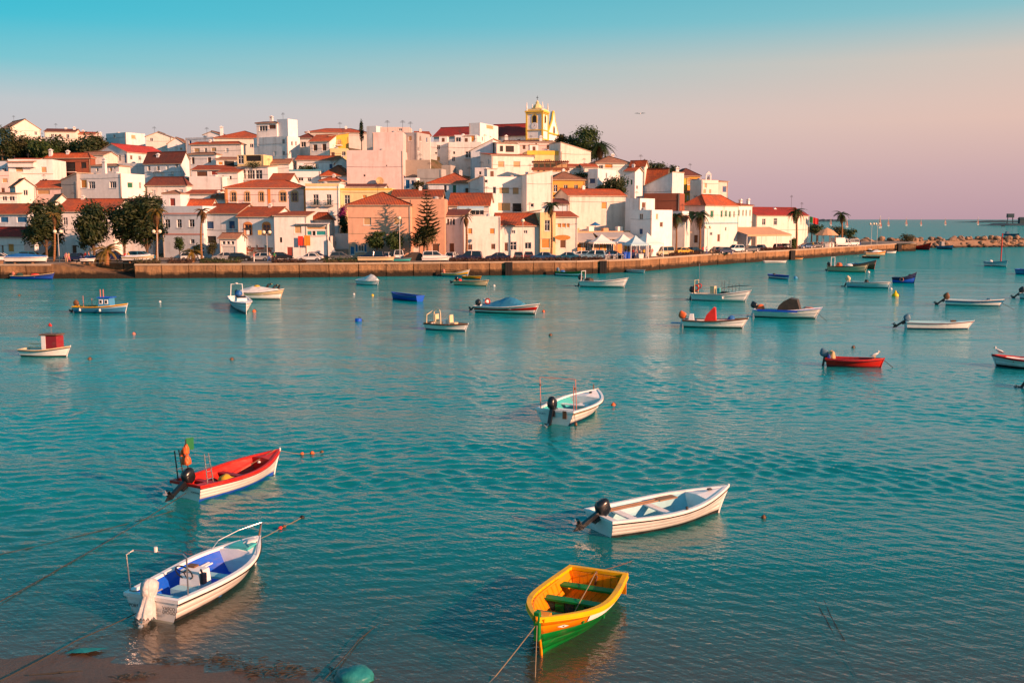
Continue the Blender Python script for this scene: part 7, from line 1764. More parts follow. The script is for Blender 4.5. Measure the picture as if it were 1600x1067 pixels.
# red boat
h = boat('all red open boat with a hooded motor and a gull on its bow', (1293, 570), (1376, 574), 1.5, .46, ('b_red',), bottom='b_maroon', rail='b_red', inner='b_maroon', rub='b_maroon', sheer=.3, rake=.2, deck=.82); outboard(h, 8, 'b_bluegrey', k=1.1); heap(h.r, 'tan_hood', 'shutter_tan', .25, -.1, .55, .22, .25, .45, 2); heap(h.r, 'blue_can', 'b_violet', .1, -.25, .5, .15, .12, .25, 3)
gull('gull perched on the bow of the all red boat', h.r.matrix_basis @ Vector((h.L * .88, 0, h.zs(.88) + .03)), R(10), k=1.1)
# three white boats to the right
h = boat('white boat with dark tilted motor right of the red boat', (1416, 512.5), (1512, 514), 1.7, .55, ('b_white',), bottom='b_navy', rail='b_cyan', rub='b_maroon', inner='b_cyan', sheer=.35, rake=.5, deck=.8); outboard(h, 55, 'b_bluegrey', k=1.25); boxpart(h, 'deck_box', 'b_brown', h.L * .72, h.L * .8, -.15, .15, .6, .75)
h = boat('white boat with blue stripe and tilted motor further right', (1478, 476.5), (1562, 479), 1.8, .58, ('b_white', 'b_skyblue'), bottom='b_navy', rail='b_white', inner='b_cyan', sheer=.4, rake=.5); outboard(h, 50, 'b_brown', k=1.4); heap(h.r, 'bow_gear', 'b_bluegrey', h.L * .8, 0, .7, .3, .3, .18, 2)
h = boat('long pale cyan boat moored behind the yellow buoy', (1326, 448.5), (1388, 451), 2.0, .75, ('b_cyan', 'b_white'), bottom='b_navy', rail='b_white', inner='b_teal', sheer=.3, rake=.3); outboard(h, 25, 'b_cream', k=1.4); heap(h.r, 'dark_gear', 'b_black', h.L * .45, 0, .8, .3, .3, .35, 2)
h = boat('dark blue boat with a high pointed prow behind the cyan boat', (1396, 442), (1428, 443), 1.9, .8, ('b_blue', 'b_navy'), bottom='b_navy', rail='b_navy', inner='b_blue', sheer=1.1, rake=.3); ring(h, h.L * .45, -.95, .6, .25, 'b_pink'); heap(h.r, 'bow_gear', 'b_brown', h.L * .8, 0, 1.1, .3, .3, .3, 2)
h = boat('tan fishing boat with white gear off the pier', (1296, 424), (1352, 426), 2.4, .95, ('b_cream', 'b_cream'), bottom='b_black', rail='b_brown', inner='b_white', sheer=.6, rake=.5); L = h.L; frame(h, [(.6, .8, .9), (.6, .8, 2.6), (.6, -.8, 2.6), (.6, -.8, .9)], .06, 'b_white', 'stern_frame'); heap(h.r, 'orange_heap', 'buoy_orange', 1.8, 0, 1.0, .6, .5, .7, 2); heap(h.r, 'white_heap', 'tarp_white', 3.6, 0, 1.0, .8, .6, .5, 3); mast(h, .45, .2, 1, 1.5); outboard(h, 20, k=1.3)
h = boat('dark boat moored behind the tan fishing boat', (1330, 419), (1366, 421), 2.2, .9, ('b_brown', 'b_pink'), bottom='b_black', rail='b_skyblue', inner='b_bluegrey', sheer=1.0, rake=.4)
h = boat('dark fishing boat lying along the pier', (1348, 396), (1372, 397), 2.0, .9, ('b_black', 'b_brown'), rail='b_cream', inner='b_brown', sheer=.5); heap(h.r, 'white_gear', 'tarp_white', 2.2, 0, 1.0, 1.2, .5, .4, 2)
h = boat('orange brown boat in front of the dark one along the pier', (1352, 399), (1382, 399), 2.0, .8, ('b_cream', 'b_orange'), rail='b_white', inner='b_white', sheer=.5); heap(h.r, 'white_gear', 'tarp_white', 3.0, 0, .9, 1.3, .5, .5, 4)
h = boat('flat brown punt near the pier', (1350, 403), (1374, 404), 1.8, .5, ('b_brown',), rail='b_cream', inner='b_brown', sheer=.15)
h = boat('small white boat at the corner of the pier', (1385, 396), (1399, 396), 1.6, .6, ('b_white',), rail='b_grey', inner='b_cyan', sheer=.2)
h = boat('maroon fishing boat with a rising prow at the pier end', (1431, 390), (1452, 391), 2.4, 1.2, ('b_maroon', 'b_red'), bottom='b_black', rail='b_brown', inner='b_brown', sheer=1.0, rake=.8)
h = boat('blue workboat with tan gear beyond the pier end', (1467, 389), (1488, 390), 2.4, 1.0, ('b_bluegrey', 'b_skyblue'), bottom='b_navy', rail='b_grey', inner='b_brown', sheer=.4); boxpart(h, 'wheelhouse', 'b_grey', 1.0, 2.2, -.6, .6, .8, 2.4, taper=.1); mast(h, .4, 0, 2.2, 1.5)
h = boat('white boat with a tall red mast', (1541, 415.5), (1572, 417), 2.0, .85, ('b_white', 'b_cyan'), bottom='b_navy', rail='b_skyblue', inner='b_cyan', sheer=.45, rake=.3); mast(h, .72, 0, .5, 6.2, 'b_red', .11); heap(h.r, 'white_gear', 'tarp_white', 1.0, 0, .9, .4, .4, .4, 2); frame(h, [(h.L * .72, 0, 6.4), (h.L * .98, 0, 1.3)], .02, 'rope_dark', 'stay')
h = boat('blue boat cut by the right picture edge', (1590, 428), (1630, 430), 1.9, .8, ('b_skyblue',), rail='b_blue', inner='b_navy', bottom='b_navy')
h = boat('white boat with red gunwale cut by the right picture edge', (1640, 577), (1556, 571), 1.6, .55, ('b_white', 'b_white'), bottom='b_black', rail='b_red', inner='b_white', rub='b_maroon', sheer=.3, deck=.8)
gull('gull perched on the red gunwaled boat at the right edge', h.r.matrix_basis @ Vector((h.L * .95, 0, h.zs(.95) + .05)), h.r.rotation_euler.z, k=1.15)
h = boat('pale boat outside the right edge with a black motor showing', (1596, 466), (1680, 470), 1.8, .6, ('b_white',), rail='b_white', bottom='b_navy'); outboard(h, 45, k=1.4)
h = boat('boat at the right edge with only its dark stern gear showing', (1612, 606), (1698, 612), 1.6, .5, ('b_white',), rail='b_white', bottom='b_navy'); outboard(h, 30, 'net', k=1.1)
# left end of the quay
h = boat('blue boat with red gear at the left quay corner', (22, 436), (82, 437), 2.0, .55, ('b_blue', 'b_violet'), bottom='b_navy', rail='b_cream', inner='b_pink', sheer=1.0, rake=.4); heap(h.r, 'red_heap', 'tarp_red', h.L * .55, 0, .6, .8, .5, .35, 2); heap(h.r, 'dark_heap', 'net', h.L * .15, 0, .5, .6, .5, .5, 3); outboard(h, 30, 'b_pink')
h = boat('white boat with brown interior under the slipway wall', (212, 430), (250, 432), 1.8, .5, ('b_dark', 'b_cream'), rail='b_white', inner='b_brown', sheer=.7); heap(h.r, 'gear', 'b_brown', 1.3, 0, .4, .6, .4, .3, 2)
h = boat('flat green punt under the quay wall', (412, 433), (439, 433), 1.5, .42, ('b_green', 'b_teal'), rail='b_green', inner='b_teal', sheer=.08, tr=.9)
h = boat('white punt with a dark bottom under the quay wall', (459, 433), (494, 433), 1.6, .45, ('b_navy', 'b_white'), rail='b_white', inner='b_cream', sheer=.2)
# boats on land
def ashore(label, px0, px1, Y, zoff=.35, **k):
    a, b = at_XZ(px0, Y, G0 + zoff), at_XZ(px1, Y + .4, G0 + zoff)
    hh = boat(label, None, None, k.pop('B', 1.8), k.pop('fb', .7), k.pop('bands', ('b_white',)), z=G0 + zoff, world=(a, b), group='boats hauled out on the quay', **k)
    for s in (.22, .66): boxpart(hh, 'cradle', 'wood', hh.L * s, hh.L * s + .2, -.5, .5, -zoff, -.12, par=hh.r)
    return hh
h = ashore('boat under a bright blue tarpaulin on the left quay', 10, 72, 163, bands=('b_white',), rail='b_white', sheer=.2); cover(h, .02, .97, .35, 'tarp_blue', hump=[(0, .2), (.3, .6), (.6, .5), (.97, .15)])
h = ashore('blue and white sport boat by the low golden palm', 136, 172, 168.5, bands=('b_white', 'b_blue'), rail='b_skyblue', inner='b_blue', sheer=.3); boxpart(h, 'windscreen', 'glass', h.L * .4, h.L * .55, -.6, .6, .7, 1.2, taper=.15); mast(h, .2, 0, .7, 1.4)
h = ashore('white inflatable dinghy lying on the slipway head', 127, 146, 163.5, bands=('b_white',), rail='b_white', inner='b_grey', B=1.4, fb=.4, sheer=.3); outboard(h, 40, 'b_navy')
h = ashore('long white boat with a pale cover hauled out by the lamp', 193, 238, 166, bands=('b_white', 'b_cream'), rail='b_white', sheer=.4); cover(h, .1, .9, .25, 'tarp_white')
h = ashore('cream upturned looking boat on the quay below the stairs', 560, 614, 168.3, bands=('b_cream',), rail='b_cream', inner='b_cream', fb=.6, sheer=.15, B=1.5, zoff=.25)
h = ashore('white rowing boat resting on the quay before the white van', 660, 700, 170.5, bands=('b_white',), rail='b_white', inner='b_grey', fb=.5, sheer=.25, B=1.5, zoff=.2)
h = ashore('dark green skiff beside the white rowing boat on the quay', 614, 640, 169.5, bands=('b_teal',), rail='b_bluegrey', inner='net', fb=.45, sheer=.2, B=1.4, zoff=.15)
# ------------------------------------------------------------------ buoys, ropes and floating things
def buoy(label, px, py, r_, mat, group='small mooring buoys', shape='ball'):
    p = at_z(px, py); b = MB()
    if shape == 'ball': b.lathe([(.05, -.7), (.7, -.6), (1, 0), (.7, .7), (.2, .95), (.12, 1.15), (.05, 1.2)], 10)
    elif shape == 'can': b.lathe([(.9, -.5), (1, -.45), (1, .75), (.9, .85), (.1, .85)], 10)
    else: b.lathe([(.5, -.6), (1, -.2), (1, .5), (.45, 1.0), (.25, 1.5), (.1, 1.8)], 10)
    b.v = [(x * r_, y * r_, z * r_) for x, y, z in b.v]
    o = tag(b.build('mooring_buoy', mat, None, p, smooth=True), label, 'buoy', group)
    m = MB(); m.tube([(0, 0, r_ * 1.0), (r_ * .3, 0, r_ * 1.35), (r_ * .6, 0, r_ * 1.0), (r_ * 1.6, r_ * .3, -.05)], r_ * .1, 5); m.build('rope_loop', 'rope_dark', o)
    return o
buoy('bright blue drum buoy left of the hooped rail boat', 560, 502, .32, 'b_blue', shape='can'); buoy('big yellow conical buoy near the cyan boat', 1399, 463, .42, 'buoy_yellow', shape='cone')
buoy('blue ball buoy beside the small blue boat', 1243, 435, .38, 'b_skyblue'); buoy('red buoy at the bow of the sport cruiser', 397, 487, .22, 'buoy_orange')
for lb, px, py, r_, mt in (('orange float off the bow of the turquoise boat', 958, 633, .13, 'buoy_orange'), ('dark float near the small maroon wheelhouse boat', 140, 561, .14, 'b_brown'), ('brown float in open water left of centre', 362, 562, .15, 'b_brown'), ('pinkish float under the blue cabin boat', 209, 522, .16, 'b_pink'),
                           ('dark float in the left shallows of the bay', 30, 462, .16, 'b_brown'), ('white float left of the pale covered boat', 250, 472, .16, 'buoy_white'), ('dark float off the blue tarpaulin boat', 860, 524, .15, 'b_brown'), ('orange float at the blue tarpaulin boat bow', 849, 487, .18, 'buoy_orange'),
                           ('small float off the long rowing boat', 1193, 808, .08, 'b_brown'), ('white float at the cream skiff bow', 772, 447, .2, 'buoy_white'), ('yellow float near the wrapped boat', 582, 462, .2, 'buoy_yellow'), ('white float near the wrapped boat', 553, 460, .16, 'buoy_white'), ('dark float above the red boat', 1333, 543, .14, 'b_brown'), ('white float by the tan fishing boat', 1357, 426, .3, 'buoy_white'), ('orange float below the far left quay', 1392, 452, .22, 'buoy_white')):
    if px == 1392: lb = 'white float between the cyan boat and the yellow buoy'
    buoy(lb, px, py, r_, mt)
def rope(label, pts, rad=.014, mat='rope_dark', floats=()):
    n = []
    for a, b in zip(pts[:-1], pts[1:]):
        a, b = Vector(a), Vector(b)
        for k in range(6): s = k / 6; n.append(a.lerp(b, s) - Vector((0, 0, .06 * math.sin(math.pi * s) * (b - a).length * .12)))
    n.append(Vector(pts[-1])); o0 = n[0]
    m = MB(); m.tube([p - o0 for p in n], rad, 5); o = tag(m.build('mooring_rope', mat, None, o0), label, 'rope')
    for k, (f, mt, r_) in enumerate(floats):
        q = n[int(f * (len(n) - 1))] - o0; heap(o, 'float', mt, q.x, q.y, q.z, r_, r_, r_, k, 1)
    return o
W_ = lambda h, v: h.r.matrix_basis @ v
rope('rope with orange floats off the bow of the red interior boat', [W_(N2, N2.pt(1, .95)), at_z(472, 709, .03), at_z(503, 706, .03)], .012, 'rope', ((.55, 'buoy_orange', .08), (.8, 'buoy_orange', .09), (1.0, 'b_brown', .08)))
rope('rope with red and dark floats off the bow of the console boat', [W_(N1, N1.pt(1, .9)), at_z(438, 825, .03), at_z(472, 808, .03)], .012, 'rope', ((.5, 'tarp_red', .07), (.62, 'b_brown', .06), (1.0, 'b_black', .08)))
rope('long dark rope from the lower left to the red interior boat', [at_z(-40, 960, .06), at_z(100, 884, .03), W_(N2, Vector((-.1, 0, .25)))], .013)
rope('second dark rope rising from the left edge to the boats', [at_z(-30, 872, .05), at_z(130, 835, .02), at_z(270, 798, .03)], .012)
rope('dark rope running over the sand to the console boat', [at_z(0, 1064, .14), at_z(120, 1000, .05), W_(N1, Vector((-.1, .3, .2)))], .013)
rope('pale rope from the yellow and green boat down to the sand', [W_(N3, N3.pt(1, .9)), at_z(836, 1067, -.1), at_z(834, 1090, -.1)], .012, 'rope')
rope('pale slack rope left of the yellow and green bow', [W_(N3, N3.pt(1, .88)), at_z(775, 1055, .0), at_z(740, 1090, -.1)], .010, 'rope')
rope('brown rope from the yellow and green stern towards the rowing boat', [W_(N3, Vector((0, 0, N3.zs(0)))), at_z(985, 877, .05), at_z(1000, 868, -.05)], .011, 'b_brown')
rope('dark rope from the turquoise plastic into the water', [at_z(505, 1063, .1), at_z(560, 1000, .03), at_z(612, 955, -.02)], .012)
rope('sunken dark rope in the right shallows, longer one', [at_z(1250, 895, .01), at_z(1290, 965, .01), at_z(1340, 1060, -.02)], .007)
rope('sunken dark rope in the right shallows, shorter one', [at_z(1268, 890, .01), at_z(1300, 965, .01), at_z(1320, 1000, .01)], .007)
for nm, hx, a, b in (('red boat', None, (1378, 560), (1395, 574)), ('brown hood boat', None, (1276, 488), (1292, 502)), ('blue striped boat', None, (1563, 472), (1585, 484))):
    p0 = at_Y(a[0], a[1], at_z(*b).y); rope('bow mooring line of the %s' % ('all ' + nm if nm == 'red boat' else nm), [p0, at_z(*b, .0)], .02)
# turquoise sheet and drum half sunk in the shallows
plain('turquoise', (0.02, 0.24, 0.24), 0.5, 0.5, 3.0, bump=.04)
o = heap(None, 'plastic_tub', 'turquoise', 0, 0, 0, .44, .34, .20, 3); o.location = at_z(552, 1058, .03); tag(o, 'turquoise plastic tub half sunk in the near shallows', 'tub')
m = MB(); m.mesh([(-.35, -.12, .03), (.1, -.18, .06), (.5, .12, .04), (.1, .16, .03), (-.3, .05, .02), (-.1, 0, .09)], [(0, 1, 5), (1, 2, 5), (2, 3, 5), (3, 4, 5), (4, 0, 5)])
tag(m.build('plastic_sheet', 'turquoise', None, at_z(132, 1018, .0)), 'crumpled pale turquoise plastic sheet at the water edge', 'litter')
for lb, px, py, n_, sp in (('thin dark driftwood stick on the wet sand', 85, 1059, 1, .5), ('dark seaweed clump by the driftwood stick', 205, 1062, 26, .22), ('dark weed patch left of the turquoise tub', 420, 1048, 60, .55), ('dark weed strands between the console boat and the tub', 330, 1030, 40, .5)):
    q = at_z(px, py); rnd = random.Random(px); z_ = max(bed_z(q.x, q.y), -.02) + .02; m = MB()
    if n_ == 1: m.tube([(-.5, -.05, .02), (-.1, .0, .03), (.2, .03, .05), (.55, .12, .03)], [.012, .02, .022, .008], 6); m.tube([(.1, .02, .04), (.2, -.1, .07)], [.012, .005], 5)
    else:
        for k in range(n_):
            a_ = rnd.uniform(0, 6.28); c = Vector((rnd.gauss(0, sp), rnd.gauss(0, sp * .35), 0)); d_ = Vector((math.cos(a_), .4 * math.sin(a_), 0)) * rnd.uniform(.08, .2)
            m.tube([c - d_, c + Vector((0, .02, .015)), c + d_ * .8 + Vector((0, .03, 0))], [.006, .012, .004], 4)
    o = tag(m.build('driftwood' if n_ == 1 else 'seaweed', 'rope_dark', None, (q.x, q.y, z_)), lb, 'driftwood' if n_ == 1 else 'seaweed')
    if n_ > 1: o['kind'] = 'stuff'
# ------------------------------------------------------------------ far craft
gull('dark bird flying alone in the open sky', at_Y(1000, 178, 120), R(80), True, k=.9)
def sailboat(label, px, Y, pyt):
    b0 = at_XZ(px, Y, 0); ht = at_Y(px, pyt, Y).z; r = thing('sailing_boat', label, 'sailing boat', b0, R(20), 'far sailing boats')
    Lh = ht * .30; m = MB(); m.mesh([(-Lh / 2, -ht * .07, ht * .1), (-Lh / 2, ht * .07, ht * .1), (Lh * .2, ht * .09, ht * .1), (Lh * .62, 0, ht * .12), (Lh * .2, -ht * .09, ht * .1), (-Lh / 2, 0, -.2), (Lh * .4, 0, -.2)], [(0, 1, 2, 3, 4), (0, 5, 1), (1, 5, 6, 2), (2, 6, 3), (3, 6, 4), (4, 6, 5, 0)]); m.build('hull', 'buoy_white', r)
    m = MB(); m.tube([(0, 0, 0), (0, 0, ht)], ht * .012, 5); m.build('mast', 'steel', r)
    m = MB(); m.mesh([(-.02 * ht, 0, ht * .16), (-Lh * .55, ht * .06, ht * .18), (-.02 * ht, 0, ht * .97), (-Lh * .2, ht * .05, ht * .5)], [(0, 1, 3), (1, 2, 3), (2, 0, 3)]); m.build('mainsail', 'b_grey', r)
    m = MB(); m.mesh([(Lh * .58, 0, ht * .14), (.02 * ht, ht * .07, ht * .18), (.01, 0, ht * .8)], [(0, 1, 2)]); m.build('jib', 'b_pink', r)
for lb, px, Y, py in (('tallest far sailing boat under the pink sky', 1375, 1100, 337), ('bare far sailing boat right of the tallest one', 1388, 1400, 340), ('far sailing boat at the middle of the horizon', 1416, 1500, 339), ('small far sailing boat third from the right', 1439, 1500, 341), ('small far sailing boat second from the right', 1477, 1600, 340), ('tiny far sailing boat nearest the far jetty', 1528, 1700, 339), ('far sailing boat just right of the flag', 1298, 1500, 340), ('tiny far sailing boat right of the lone palm', 1323, 1200, 339)):
    sailboat(lb, px, Y, py)
h = boat('dark speedboat far out beyond the breakwater', (1570, 368), (1592, 369), 2.6, 1.0, ('b_bluegrey', 'b_navy'), rail='b_grey', inner='b_navy', sheer=.4); boxpart(h, 'cabin', 'b_bluegrey', 2.5, 5.5, -.9, .9, .9, 2.4, taper=.25); mast(h, .5, 0, 2.3, 2.2)
h = boat('small far boat beyond the rocks', (1564, 354), (1570, 354), 2.0, .8, ('b_black',), rail='b_black', inner='b_black')
p = at_XZ(1578, 1530, 3); cr = thing('harbour_tower', 'far dark beacon frame on the jetty', 'beacon', p); ht = at_Y(1578, 334, 1530).z - 3
m = MB()
for x in (-4.5, 4.5):
    m.tube([(x, 0, -1), (x * .8, 0, ht * .7)], .7, 5)
m.build('legs', 'far_rock', cr); m = MB(); m.box(-5, 5, -2, 2, ht * .6, ht); m.build('platform', 'far_rock', cr)
p = at_XZ(1600, 1530, 3); cr = thing('harbour_shed', 'far dark shed on the jetty at the right edge', 'shed', p); m = MB(); m.box(-8, 14, -3, 3, -1, 7); m.build('wall', 'far_rock', cr); m = MB(); m.prism([(-4, 7), (4, 7), (0, 10)], 0, -8.5, 14.5); m.build('roof', 'far_rock', cr)
# ------------------------------------------------------------------ vehicles
def carpaint(name, c):
    t = NT(name); b = t.bsdf(c, 0.32, spec=0.6); b.inputs['Coat Weight'].default_value = 0.5; b.inputs['Coat Roughness'].default_value = 0.08
for nm, c in {'car_white': (0.75, 0.75, 0.74), 'car_silver': (0.42, 0.43, 0.44), 'car_navy': (0.012, 0.022, 0.07), 'car_black': (0.012, 0.013, 0.016), 'car_blue': (0.02, 0.10, 0.24), 'car_teal': (0.02, 0.16, 0.26), 'car_pale': (0.25, 0.42, 0.52),
              'car_beige': (0.50, 0.42, 0.26), 'car_yellow': (0.75, 0.42, 0.03), 'car_maroon': (0.10, 0.015, 0.02), 'car_brown': (0.05, 0.03, 0.022), 'car_grey': (0.10, 0.11, 0.12)}.items(): carpaint(nm, c)
plain('tyre', (0.012, 0.012, 0.012), 0.85, 0.2); plain('rim', (0.45, 0.45, 0.46), 0.35, 0.15, metal=0.8); plain('tail_lamp', (0.35, 0.01, 0.01), 0.3, 0.1); plain('head_lamp', (0.75, 0.75, 0.72), 0.2, 0.1)
CARS = {'hatch': (3.9, 1.68, 1.45, [(0, .35), (.02, .75), (.12, .85), (.30, .9), (2.9, .9), (3.75, .78), (3.9, .6), (3.9, .3)], [(.10, .88), (.45, 1.40), (1.0, 1.45), (2.05, 1.42), (2.95, .9)]),
        'sedan': (4.4, 1.72, 1.42, [(0, .35), (.02, .78), (.1, .9), (.9, .93), (3.2, .9), (4.2, .76), (4.4, .58), (4.4, .3)], [(.75, .92), (1.25, 1.36), (1.7, 1.42), (2.5, 1.40), (3.35, .9)]),
        'suv': (4.5, 1.8, 1.72, [(0, .4), (.0, .9), (.1, 1.0), (3.3, 1.02), (4.35, .95), (4.5, .7), (4.5, .35)], [(.06, 1.0), (.22, 1.64), (.6, 1.72), (2.5, 1.70), (3.35, 1.02)]),
        'van': (4.3, 1.75, 1.85, [(0, .35), (.0, 1.0), (.05, 1.05), (3.5, 1.05), (4.2, .9), (4.3, .65), (4.3, .3)], [(.03, 1.05), (.08, 1.8), (.4, 1.85), (2.9, 1.83), (3.6, 1.05)]),
        'truck': (5.2, 1.9, 2.0, [(0, .45), (0, .8), (3.3, .8), (3.3, 1.05), (4.9, 1.02), (5.2, .7), (5.2, .35)], [(3.35, 1.05), (3.4, 1.9), (3.6, 1.95), (4.4, 1.9), (4.95, 1.03)])}
WHEEL = None
def wheel_mesh():
    m = MB(); N = 14; R_ = .31
    prof = [(.19, -.1), (R_ - .03, -.1), (R_, -.06), (R_, .06), (R_ - .03, .1), (.19, .1)]
    vs = []
    for r_, y in prof:
        for j in range(N): a = 2 * math.pi * j / N; vs.append((r_ * math.cos(a), y, r_ * math.sin(a)))
    m.mesh(vs, [(i * N + j, i * N + (j + 1) % N, (i + 1) * N + (j + 1) % N, (i + 1) * N + j) for i in range(len(prof) - 1) for j in range(N)])
    o = m.build('tyre_source', 'tyre'); t_ = o.data; bpy.data.objects.remove(o)
    m = MB(); m.mesh([(.19 * math.cos(2 * math.pi * j / N), y, .19 * math.sin(2 * math.pi * j / N)) for y in (-.09, .09) for j in range(N)], [tuple(range(N)), tuple(range(2 * N - 1, N - 1, -1))] + [(j, (j + 1) % N, N + (j + 1) % N, N + j) for j in range(N)])
    o = m.build('rim_source', 'rim'); r_ = o.data; bpy.data.objects.remove(o); return t_, r_
TY, RI = wheel_mesh(); PROTO = {}
def car(label, px, Y, deg, kind, color, cat='car', group='cars parked along the quay'):
    p = at_XZ(px, Y, G0); L, W, Ht, low, cab = CARS[kind]; key = (kind, color)
    r = thing('parked_car' if kind not in ('van', 'truck') else 'parked_van', label, 'car' if kind not in ('van', 'truck') else 'van', p, R(deg), group)
    if key not in PROTO:
        parts = []
        m = MB(); w = W / 2; prof = [(x, z) for x, z in low]; n = len(prof)
        vs = []
        for y, k in ((-w + .10, .03), (-w, 0), (w, 0), (w - .10, .03)):
            if k: vs += [(x, y, z + (.02 if z > .5 else 0)) for x, z in prof]
            else: vs += [(x, y, z - (.06 if z > .5 else 0)) for x, z in prof]
        fs = [(a * n + i, a * n + (i + 1) % n, (a + 1) * n + (i + 1) % n, (a + 1) * n + i) for a in range(3) for i in range(n)] + [tuple(range(n - 1, -1, -1)), tuple(range(3 * n, 4 * n))]
        m.mesh(vs, fs); parts.append(('body', m.build('body_source', color)))
        m = MB(); t_ = .20
        def yy(z): return w - .06 - t_ * (z - cab[0][1]) / (Ht - cab[0][1])
        n = len(cab); vs = [(x, s * yy(z), z) for s in (-1, 1) for x, z in cab]
        m.mesh(vs, [tuple(range(n - 1, -1, -1)), tuple(range(n, 2 * n))] + [(i, (i + 1) % n, n + (i + 1) % n, n + i) for i in range(n)]); parts.append(('window', m.build('window_source', 'glass')))
        m = MB(); top = cab[1:-1]
        m.mesh([(x, s * (yy(z) + .012), z + .02) for s in (-1, 1) for x, z in top] + [(x, s * (yy(z) + .012), z - .07) for s in (-1, 1) for x, z in top], [tuple(range(len(top) - 1, -1, -1)) if 0 else (i, i + 1, len(top) + i + 1, len(top) + i) for i in range(len(top) - 1)] + [(i, i + 1, 2 * len(top) + i + 1, 2 * len(top) + i) for i in range(len(top) - 1)] + [(len(top) + i, len(top) + i + 1, 3 * len(top) + i + 1, 3 * len(top) + i) for i in range(len(top) - 1)])
        for s in (-1, 1):
            for (xa, za), (xb, zb_) in ((cab[0], cab[1]), (cab[-1], cab[-2])): m.tube([(xa, s * (yy(za) + .0), za), (xb, s * (yy(zb_) + .005), zb_)], .05, 5)
            xm = (cab[1][0] + cab[-1][0]) / 2; m.tube([(xm, s * yy(cab[0][1]), cab[0][1]), (xm - .05, s * (yy(Ht) + .005), Ht - .03)], .045, 5)
        parts.append(('roof', m.build('roof_source', color)))
        m = MB(); m.box(L - .06, L + .04, -w + .02, w - .02, .32, .52); m.box(-.05, .05, -w + .02, w - .02, .36, .56); parts.append(('bumper', m.build('bumper_source', 'car_black')))
        for s in (-1, 1):
            m = MB(); m.box(L - .1, L + .01, s * (w - .3) - .14, s * (w - .3) + .14, .56, .68); parts.append(('headlight', m.build('headlight_source', 'head_lamp')))
            m = MB(); m.box(-.03, .03, s * (w - .18) - .09, s * (w - .18) + .09, .62, .84); parts.append(('tail_light', m.build('tail_source', 'tail_lamp')))
        if kind == 'truck':
            m = MB(); m.box(.05, 3.2, -w + .02, w - .02, .82, 2.3); parts.append(('cargo_box', m.build('cargo_source', color)))
        PROTO[key] = [(nm, o.data) for nm, o in parts]
        for _, o in parts: bpy.data.objects.remove(o)
    off = Vector((-L / 2, 0, 0))
    for nm, me in PROTO[key]: put(nm, me, r, off)
    for x in (.75, L - .8):
        for s in (-1, 1):
            wv = put('wheel', TY, r, off + Vector((x, s * (W / 2 - .1), .31))); put('rim', RI, wv)
    return r
